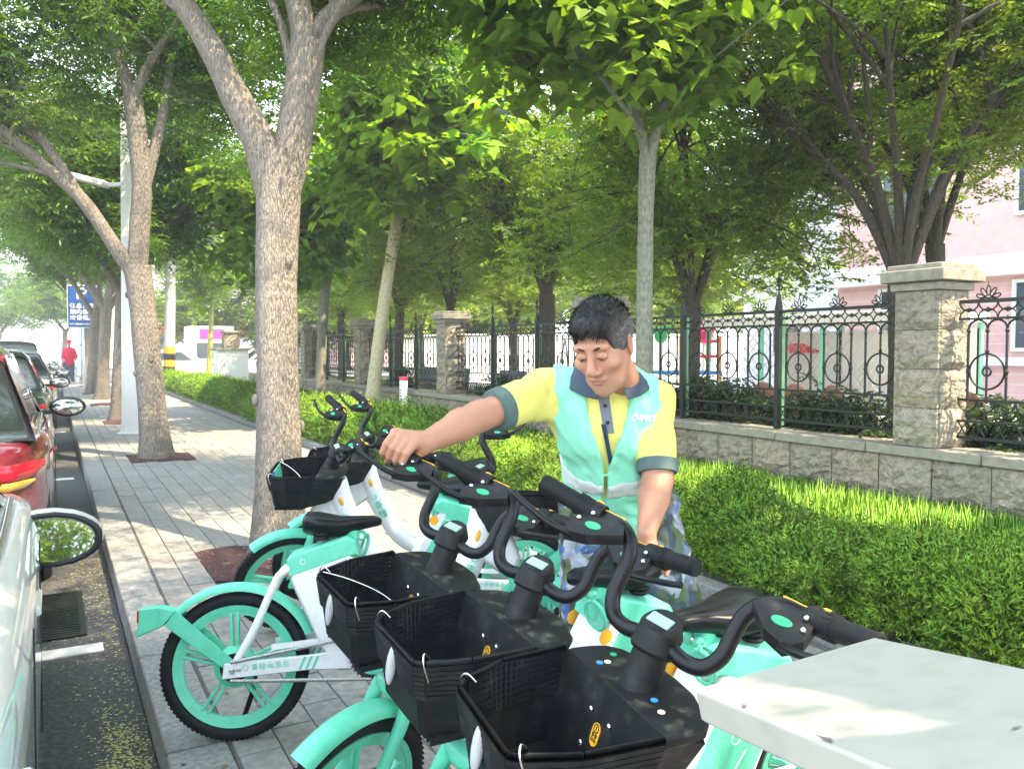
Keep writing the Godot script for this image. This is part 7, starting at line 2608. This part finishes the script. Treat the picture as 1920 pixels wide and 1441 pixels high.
	hl.cap(pl + Vector3(-0.005, 0.015, 0.02), pl + Vector3(-0.022, -0.004, 0.048), 0.016, 0.0115, 0.01)
	hl.cap(pl + Vector3(-0.022, -0.004, 0.048), pl + Vector3(-0.02, -0.030, 0.060), 0.0105, 0.0085, 0.004)
	hl.net(body, skin)
	for i in body.v.size():
		body.v[i] -= O
	part(t, "body", body, "skin")
	# clothing, each piece a surface round the body
	var wrinkle := FastNoiseLite.new()
	wrinkle.seed = 9
	wrinkle.frequency = 7.0
	wrinkle.fractal_octaves = 2
	var axis := (neck - hip).normalized()
	var piece := func(fd: Field, nm: String, m: String) -> MeshInstance3D:
		var mb := MB.new()
		fd.net(mb)
		for i in mb.v.size():
			mb.v[i] -= O
		return part(t, nm, mb, m)
	# trousers
	var tr := Field.new(Vector3(1.36, 0.03, -2.66), Vector3(2.10, 1.02, -1.86), 0.013)
	tr.cap(hip - axis * 0.02, hip.lerp(chest, 0.32), 0.150, 0.145, 0.05)
	for a in [[hR, kR, aR], [hL, kL, aL]]:
		tr.cap(a[0], a[1], 0.118, 0.098, 0.05)
		tr.cap(a[1], a[2], 0.096, 0.085, 0.04)
	tr.each(func(p: Vector3, d: float) -> float: return maxf(d + 0.012 * wrinkle.get_noise_3dv(p * Vector3(1.2, 2.2, 1.2)) + 0.018 * absf(wrinkle.get_noise_3dv(p * Vector3(0.9, 1.5, 0.9) + Vector3(7, 3, 1))), 0.06 - p.y))
	piece.call(tr, "trousers", "camouflage")
	# shirt
	var sh := Field.new(Vector3(1.0, 0.72, -2.50), Vector3(1.92, 1.40, -1.80), 0.0105)
	var trunk := func(fd: Field, g: float) -> void:
		fd.cap(hip + axis * 0.02, hip.lerp(chest, 0.5), 0.136 + g, 0.132 + g, 0.06)
		fd.cap(hip.lerp(chest, 0.5), chest, 0.132 + g, 0.138 + g, 0.06)
		fd.cap(chest + L * 0.07, sL - L * 0.045, 0.108 + g, 0.070 + g, 0.06)
		fd.cap(chest - L * 0.07, sR + L * 0.035, 0.108 + g, 0.079 + g, 0.06)
		fd.cap(chest, neck - axis * 0.03, 0.12 + g, 0.085 + g, 0.05)
	trunk.call(sh, 0.0)
	var dR := (eR - sR).normalized()
	var dL := (eL - sL).normalized()
	var cR := sR + dR * 0.215
	var cL := sL + dL * 0.235
	sh.cap(sR, cR, 0.077, 0.062, 0.04)
	sh.cap(sL, cL, 0.064, 0.058, 0.04)
	sh.each(func(p: Vector3, d: float) -> float:
		var e := minf((p - sR - dR * 0.19).length(), (p - sL - dL * 0.21).length())
		d += 0.012 * smoothstep(0.06, 0.13, e) * (wrinkle.get_noise_3dv(p * Vector3(1.6, 0.7, 1.6)) + absf(wrinkle.get_noise_3dv(p * Vector3(1.3, 1.6, 1.3) + Vector3(3, 1, 2))))
		var r := (p - sR).dot(dR)
		if r > 0.03 and (p - sR).length() < 0.5 and p.x < 1.36:
			d = maxf(d, r - 0.205)
		if (p - sL).dot(dL) > 0.05 and (p - (sL + dL * (p - sL).dot(dL))).length() < 0.11:
			d = maxf(d, (p - sL).dot(dL) - 0.225)
		return d)
	piece.call(sh, "polo_shirt", "shirt_cloth")
	for a in [[sR, dR, 0.180, 0.0675], [sL, dL, 0.200, 0.0655]]:
		var mb := MB.new()
		var c0: Vector3 = a[0] + a[1] * float(a[2]) - O
		mb.tube([c0 - a[1] * 0.002, c0, c0 + a[1] * 0.033, c0 + a[1] * 0.036], [a[3] - 0.002, a[3], a[3] - 0.003, a[3] - 0.006], 28, true)
		part(t, "cuff", mb, "cuff_cloth")
	# vest: the trunk a little larger, open at the front, cut at the armholes
	var vest := func(g: float) -> Field:
		var vf := Field.new(Vector3(1.22, 0.66, -2.52), Vector3(1.94, 1.42, -1.78), 0.0095)
		trunk.call(vf, 0.016 + g)
		vf.cap(hip - axis * 0.13, hip.lerp(chest, 0.5), 0.170 + g, 0.152 + g, 0.05)
		vf.each(func(p: Vector3, d: float) -> float:
			var rel := p - chest
			var lat := rel.dot(L)
			var up := rel.dot(axis)
			var fr := rel.dot(F)
			d += 0.012 * wrinkle.get_noise_3d(lat * 2.6 + 5.0 + up * 0.5, up * 0.45, fr * 1.2) + 0.016 * absf(wrinkle.get_noise_3d(lat * 2.0 + up * 1.1 + 9.0, up * 0.8 - lat * 0.3, fr))
			# front opening: wide at the neck, narrow at the hem
			if fr > 0.0:
				var half := 0.006 + 0.060 * smoothstep(-0.08, 0.17, up)
				var mid := -0.012
				d = maxf(d, half - absf(lat - mid))
			# armholes
			if up > -0.2:
				d = maxf(d, lat - (0.128 + 0.075 * smoothstep(-0.04, 0.12, up) + 0.10 * smoothstep(-0.10, -0.17, up)))
				d = maxf(d, -lat - (0.160 + 0.015 * smoothstep(0.0, 0.1, up) + 0.10 * smoothstep(-0.09, -0.16, up)))
			# neck
			d = maxf(d, 0.075 - (p - neck - axis * 0.03).length())
			# hem
			d = maxf(d, -(p - hip).dot(axis) - 0.075)
			return d)
		return vf
	var vf: Field = vest.call(0.0)
	var vm: MeshInstance3D = piece.call(vf, "safety_vest", "vest_cloth")
	var band := func(lo: float, hi: float) -> void:
		var bf: Field = vest.call(0.004)
		bf.each(func(p: Vector3, d: float) -> float:
			var up := (p - chest).dot(axis)
			return maxf(d, maxf(lo - up, up - hi)))
		var mb := MB.new()
		bf.net(mb)
		for i in mb.v.size():
			mb.v[i] -= O
		part(vm, "reflective_band", mb, "band_cloth")
	band.call(-0.165, -0.110)
	# surface points of the shirt and vest, for the trim laid on them
	var on := func(fd: Field, lat: float, up: float, off: float) -> Vector3:
		var p := chest + L * lat + axis * up + F * 0.36
		for i in 90:
			if fd.at(p) < 0.0:
				break
			p -= F * 0.004
		return p + F * off - O
	var ribbon := func(fd: Field, pts: Array, w: float, off: float, th: float) -> MB:
		var mb := MB.new()
		var rows := []
		for q: Vector2 in pts:
			rows.append([on.call(fd, q.x - w * 0.5, q.y, off - th), on.call(fd, q.x - w * 0.5, q.y, off), on.call(fd, q.x, q.y, off + 0.001), on.call(fd, q.x + w * 0.5, q.y, off), on.call(fd, q.x + w * 0.5, q.y, off - th)])
		mb.patch(rows, true, F)
		return mb
	part(t, "placket", ribbon.call(sh, [Vector2(-0.012, 0.135), Vector2(-0.012, 0.10), Vector2(-0.012, 0.06), Vector2(-0.012, 0.02), Vector2(-0.012, -0.015)], 0.032, 0.004, 0.006), "placket_cloth")
	var mb := MB.new()
	for up: float in [0.085, 0.025]:
		var c: Vector3 = on.call(sh, -0.012, up, 0.007)
		mb.ball(c, Vector3(0.006, 0.006, 0.006), Basis.IDENTITY, 10, 6)
	part(t, "button", mb, "ink")
	var edge := []
	for i in 9:
		var up := 0.02 - i * 0.028
		edge.append(Vector2(-0.026 + 0.002 * i, up))
	part(vm, "zip_edge", ribbon.call(sh, edge, 0.013, 0.010, 0.010), "navy_lining")
	# collar: two leaves round the neck
	var nb := neck + axis * 0.0
	for s: float in [-1.0, 1.0]:
		mb = MB.new()
		var rows := []
		for i in 9:
			var a := lerpf(0.30, PI, i / 8.0)
			var dir := F * cos(a) + L * s * sin(a)
			var dip := -0.030 * cos(a)
			var stand := nb + dir * 0.074 + axis * (0.038 + dip)
			var fold := nb + dir * 0.082 + axis * (0.040 + dip)
			var tip := nb + dir * (0.128 + 0.020 * maxf(cos(a), 0.0)) + axis * (-0.022 + dip - 0.034 * pow(maxf(cos(a), 0.0), 1.0))
			var under := nb + dir * (0.122 + 0.016 * maxf(cos(a), 0.0)) + axis * (-0.026 + dip - 0.034 * pow(maxf(cos(a), 0.0), 1.0))
			rows.append([nb + dir * 0.066 + axis * (-0.03 + dip) - O, stand - O, fold - O, tip - O, under - O])
		mb.patch(rows, true, axis)
		part(t, "collar", mb, "collar_cloth")
	# lettering on the vest
	mb = MB.new()
	var o0: Vector3 = on.call(vf, 0.070, 0.035, 0.0)
	var o1: Vector3 = on.call(vf, 0.135, 0.030, 0.0)
	var gx := (o1 - o0).normalized()
	var gn := gx.cross(axis).normalized()
	if gn.dot(F) < 0:
		gn = -gn
	var gy := gn.cross(gx).normalized()
	var lb := Basis(gx, gy, gn)
	mb.glyphs(["青", "桔", "单"], FONT, Transform3D(lb, o0 + gx * 0.012 + gn * 0.004), 0.017, 0.0215, 0.0028, 0.010)
	mb.ring(o0 - gx * 0.003 + gy * 0.008 + gn * 0.006, gn, 0.009, 0.0018, 16, 4)
	mb.box(o0 - gx * 0.003 + gy * 0.020 + gn * 0.006, Vector3(0.010, 0.0025, 0.003), lb)
	part(vm, "lettering", mb, "white_print")
	# shoes
	for a in [[aR, F * 0.9 - L * 0.3], [aL, F * 0.95 + L * 0.25]]:
		var sf := Field.new((a[0] as Vector3) - Vector3(0.25, 0.1, 0.25), (a[0] as Vector3) + Vector3(0.25, 0.1, 0.3), 0.013)
		var d: Vector3 = (a[1] as Vector3).normalized()
		var g := Vector3(a[0].x, 0.045, a[0].z)
		sf.cap(g - d * 0.05, g + d * 0.06, 0.048, 0.052, 0.03)
		sf.cap(g + d * 0.06, g + d * 0.15, 0.050, 0.038, 0.03)
		sf.cap(g - d * 0.03 + Vector3(0, 0.04, 0), g + d * 0.03 + Vector3(0, 0.03, 0), 0.05, 0.045, 0.03)
		sf.each(func(p: Vector3, q: float) -> float: return maxf(q, 0.003 - p.y))
		piece.call(sf, "shoe", "shoe_cloth")
	# hair: a cap of hair with short strands
	var hr := Field.new(HC - Vector3(0.17, 0.12, 0.17), HC + Vector3(0.17, 0.18, 0.17), 0.0042)
	hr.ell(at.call(0, 0.036, -0.020), Vector3(0.083, 0.103, 0.102), HB, 0.02)
	hr.ell(at.call(0.0, 0.09, 0.030), Vector3(0.062, 0.040, 0.060), HB, 0.03)
	var rn := FastNoiseLite.new()
	rn.seed = 5
	rn.frequency = 60.0
	var line := func(q: Vector3) -> float:
		# below this height (head frame) there is no hair
		var front := smoothstep(0.02, 0.075, q.z)
		var side := smoothstep(-0.02, 0.035, q.z) * (1.0 - front)
		var y := lerpf(-0.055, 0.078 - 0.25 * absf(q.x) + 0.010 * sin(q.x * 150.0), front)
		return lerpf(y, 0.0 if absf(q.x) > 0.05 else y, side)
	hr.each(func(p: Vector3, d: float) -> float:
		var q := HB.transposed() * (p - HC)
		d += 0.003 * rn.get_noise_3d(q.x, q.y * 0.3, q.z * 0.4)
		return maxf(d, (line.call(q) - q.y) * 0.7))
	mb = MB.new()
	mb.coloured = true
	var tone := func(p: Vector3) -> Color:
		var q := HB.transposed() * (p - HC)
		var grey := clampf(smoothstep(0.045, 0.075, q.x) * (1.0 - smoothstep(0.05, 0.11, q.y)) * 0.7 + 0.25 * smoothstep(0.05, 0.08, absf(q.x)), 0.0, 0.8)
		return Color(0.006, 0.0055, 0.0055).lerp(Color(0.17, 0.16, 0.155), clampf(grey * rng.randf_range(0.2, 1.0) + (0.22 if rng.randf() < 0.12 else 0.0), 0.0, 1.0))
	hr.net(mb, func(p: Vector3, _n: Vector3) -> Color: return tone.call(p))
	var nv := mb.v.size()
	rng.seed = 55
	for k in 6500:
		var i := rng.randi() % nv
		var p := mb.v[i]
		var n := mb.n[i]
		var q := HB.transposed() * (p - HC)
		var flow := (HB * Vector3(-0.15, -0.25, 0.9)).slide(n).normalized() if q.y > 0.06 else (HB * Vector3(0, -0.9, -0.35)).slide(n).normalized()
		var dir := (n * (0.55 if q.y > 0.05 else 0.3) + flow + rnd_dir() * 0.35).normalized()
		var w := dir.cross(n).normalized() * 0.0009
		var l := rng.randf_range(0.012, 0.028) if q.y > 0.04 else rng.randf_range(0.006, 0.011)
		if q.z > 0.06 and q.y > 0.05:
			dir = (HB * Vector3(rng.randf_range(-0.35, 0.2), -0.75, 0.55) + n * 0.3).normalized()
			l = rng.randf_range(0.012, 0.026)
		mb.col = tone.call(p)
		var base := p - n * 0.001
		mb.face([base - w, base + w, base + dir * l], (n + rnd_dir() * 0.3).normalized())
	for i in mb.v.size():
		mb.v[i] -= O
	part(t, "hair", mb, "hair")
	# brows, lashes and eyes cast down
	mb = MB.new()
	for s: float in [-1.0, 1.0]:
		var br := []
		for i in 6:
			var u := i / 5.0
			br.append(at.call(s * lerpf(0.014, 0.054, u), 0.030 + 0.006 * sin(u * 2.4), lerpf(0.0915, 0.0745, u * u)) - O)
		mb.tube(br, [0.0020, 0.0034, 0.0036, 0.0032, 0.0024, 0.0012], 6)
	part(t, "eyebrow", mb, "hair_dark")
	mb = MB.new()
	for s: float in [-1.0, 1.0]:
		var ls := []
		for i in 6:
			var u := i / 5.0
			ls.append(at.call(s * lerpf(0.018, 0.047, u), 0.0015 + 0.0028 * sin(u * PI), lerpf(0.0895, 0.0815, u * u) + 0.0028 * sin(u * PI)) - O)
		mb.tube(ls, [0.0006, 0.0015, 0.0018, 0.0018, 0.0015, 0.0007], 5)
		mb.ball(at.call(s * 0.0315, -0.0005, 0.0905) - O, Vector3(0.0052, 0.0028, 0.0028), HB, 8, 6)
	for s: float in [-1.0, 1.0]:
		mb.ball(at.call(s * 0.0075, -0.0425, 0.107) - O, Vector3(0.0035, 0.0016, 0.0028), HB, 8, 5)
	part(t, "eye", mb, "eye_dark")


func hand_right(body: MB, skin: Callable) -> void:
	# closed over the grip: four curled fingers, thumb underneath
	var g0 := Vector3(0.85, 1.076, -2.048)
	var g1 := Vector3(0.772, 1.129, -2.116)
	var a := (g1 - g0).normalized()
	var mid := g0.lerp(g1, 0.50)
	var fw := Vector3(-0.93, 0, 0.37)
	var e2 := (fw - a * fw.dot(a)).normalized()
	var e1 := e2.cross(a).normalized()
	if e1.y < 0:
		e1 = -e1
	var hf := Field.new(mid - Vector3(0.10, 0.10, 0.10), mid + Vector3(0.13, 0.10, 0.10), 0.0034)
	var wrist := Vector3(0.895, 1.128, -2.077)
	var on := func(c: Vector3, r: float, deg: float) -> Vector3: return c + (e1 * sin(deg_to_rad(deg)) + e2 * cos(deg_to_rad(deg))) * r
	for i in 4:
		var c := mid + a * (-0.030 + 0.0205 * i)
		var len: float = [0.92, 1.0, 1.04, 0.96][i]
		var k: Vector3 = on.call(c, 0.043, 104)
		hf.cap(wrist, k, 0.025, 0.0145, 0.012)
		var p1: Vector3 = on.call(c, 0.034, 104 - 66 * len)
		var p2: Vector3 = on.call(c, 0.029, 104 - 118 * len)
		var p3: Vector3 = on.call(c, 0.0265, 104 - 172 * len)
		hf.cap(k, p1, 0.0122, 0.0102, 0.004)
		hf.cap(p1, p2, 0.0102, 0.0094, 0.002)
		hf.cap(p2, p3, 0.0094, 0.0082, 0.002)
		hf.ell(k + e1 * 0.004, Vector3(0.010, 0.010, 0.010), Basis.IDENTITY, 0.006)
	var t0: Vector3 = wrist.lerp(mid, 0.35) - a * 0.012 - e1 * 0.004
	var t1: Vector3 = on.call(mid + a * -0.018, 0.038, 190)
	var t2: Vector3 = on.call(mid + a * 0.006, 0.033, 236)
	var t3: Vector3 = on.call(mid + a * 0.020, 0.036, 276)
	hf.cap(wrist, t0, 0.024, 0.020, 0.012)
	hf.cap(t0, t1, 0.019, 0.013, 0.010)
	hf.cap(t1, t2, 0.012, 0.0105, 0.004)
	hf.cap(t2, t3, 0.0105, 0.0085, 0.003)
	hf.net(body, skin)
